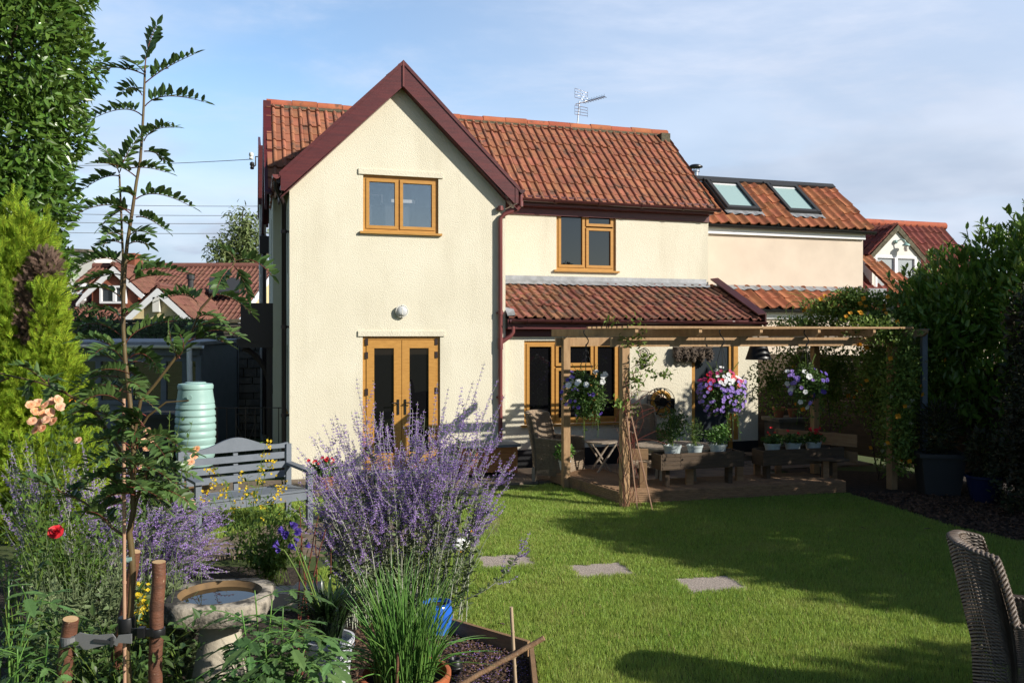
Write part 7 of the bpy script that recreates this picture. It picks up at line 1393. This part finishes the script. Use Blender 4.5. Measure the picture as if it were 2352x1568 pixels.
C2 = thing('label_stick', 'short brown wooden stick standing in the chive tub', 'stick', (W(913, 1550, 4.32)[0], 4.32, 0)); a, b = W(914, 1500, 4.32), W(910, 1600, 4.32); MB(C2.location).tube([a, b], .008, 8).build('stick', M['bark'], C2); MB(C2.location).tube([a, a + (0, 0, .002)], .0078, 8).build('cut_end', M['cutwood'], C2)
# blue pot and black pot by the raised bed, edging boards, canes
q = G(1004, 1458); bp_ = thing('blue_pot', 'bright blue glazed pot half hidden behind the tall Russian sage', 'pot', q); MB().lathe([(.07, 0), (.09, .05), (.11, .13), (.105, .19), (.09, .22), (.10, .235), (.09, .235), (.08, .21)], n=32, cap=False).build('pot', M['bluepot'], bp_, smooth=50); MB().lathe([(.01, .20), (.083, .205)], n=20).build('soil', M['soil'], bp_)
q = W(1045, 1524, 5.25); bp2 = thing('black_pot', 'small round black plastic pot lying on the bark by the tub', 'pot', (q[0], 5.25, 0)); mb = MB(); mb.lathe([(.012, .0), (.034, .01), (.048, .04), (.047, .075), (.036, .10), (.030, .105), (.026, .10), (.02, .07)], n=24); mb.build('pot', M['black'], bp2, smooth=60); MB().lathe([(.05, .052), (.052, .056), (.05, .06)], n=24).build('rim', M['black'], bp2)
EB = thing('bed_edging', 'weathered timber boards edging the bark bed at the lawn corner', 'edging', (.12, 5.57, 0))
for p, q in (((-1.5, 6.89), (-.0, 5.59)), ((.125, 5.55), (.15, 4.0))):
    p = np.array([p[0] if p[0] > -1.4 else -.75, p[1] if p[0] > -1.4 else 6.28, .045]); q = np.array([*q, .045]); q = q if q[1] < 5 else np.array([.11, 5.575, .045]); mb = MB(EB.location); mb.bar(p, q, .028, .10); mb.build('board', M['wood'], EB)
CU = thing('upright_cane', 'thin upright dry cane tied to a sloping stick beside the lawn', 'cane', W(1184, 1590, 5.0) * np.array([1, 1, 0])); mb = MB(CU.location); a, b = W(1174, 1393, 5.0), W(1185, 1590, 5.0); b[2] = 0; t = np.linspace(0, 1, 12)[:, None]; mb.tube(a + (b - a) * t, .0105, 9)
for k in (.3, .7): p = a + (b - a) * k; mb.tube([p, p + (0, 0, .01)], .0125, 9)
mb.build('cane', M['drycane'], CU, smooth=60)
DS = thing('sloping_stick', 'sloping bark-covered stick tied across the upright cane', 'stick', W(1060, 1575, 4.95)); mb = MB(DS.location); a, b = W(1250, 1464, 4.97), W(1045, 1577, 4.97); t = np.linspace(0, 1, 14)[:, None]; mb.tube(a + (b - a) * t + rng.normal(size=(14, 3)) * .0012, .0155, 9); mb.build('stick', mat('pale_bark', (.40, .25, .14), (.28, .16, .09), 14, .7, .4, 60, dark=(.5, .42, .3), dscale=50, dlo=.6, dhi=.7), DS, smooth=60)
mb = MB(DS.location); p = W(1177, 1504, 4.985)
for k in range(4): mb.tube([p + np.array([.018 * math.cos(a) + .008 * k - .012, .018 * math.sin(a), .02 * math.sin(a + .7)]) for a in np.linspace(0, 6.28, 12)], .002, 4)
mb.build('twine', M['drycane'], DS)
# white goose ornament on the lawn behind the sage
q = G(1052, 1268); GO = thing('goose_ornament', 'small white goose ornament on the grass behind the tall Russian sage', 'ornament', q); mb = MB(); mb.ball((0, 0, .075), (.10, .065, .07), 14); mb.tube(bez((.06, 0, .09), (.12, 0, .12), (.085, 0, .2), 8), np.linspace(.035, .018, 8), 10); mb.ball((.095, 0, .21), (.03, .022, .022), 10); mb.tube([(-.07, 0, .09), (-.13, 0, .12)], [.03, .006], 8); mb.build('body', M['white'], GO, smooth=60)
mb = MB(); mb.tube([(.12, 0, .208), (.15, 0, .202)], [.011, .005], 8); mb.build('beak', M['petalorange'], GO)
for y in (-.025, .025): MB().prism([(-.01, y - .02, .0), (.05, y - .02, 0), (.05, y + .02, 0), (-.01, y + .02, 0)], (0, 0, .015)).build('foot', M['petalorange'], GO)
# pale stone blocks edging the bed
SE = thing('stone_edging', 'pale rough stone blocks edging the bed behind the bird bath', 'edging', W(660, 1400, 6.5) * np.array([1, 1, 0])); mb = MB(SE.location)
for px, w in ((600, .30), (655, .32), (708, .22)): a = W(px, 1400, 6.6); mb.prism([a * np.array([1, 1, 0]) + np.array(k) for k in ((-w / 2, -.1, 0), (w / 2, -.11, 0), (w / 2 - .01, .12, 0), (-w / 2, .1, 0))], (.0, 0, .13 + rng.normal() * .02))
mb.build('blocks', M['pedestal'], SE)
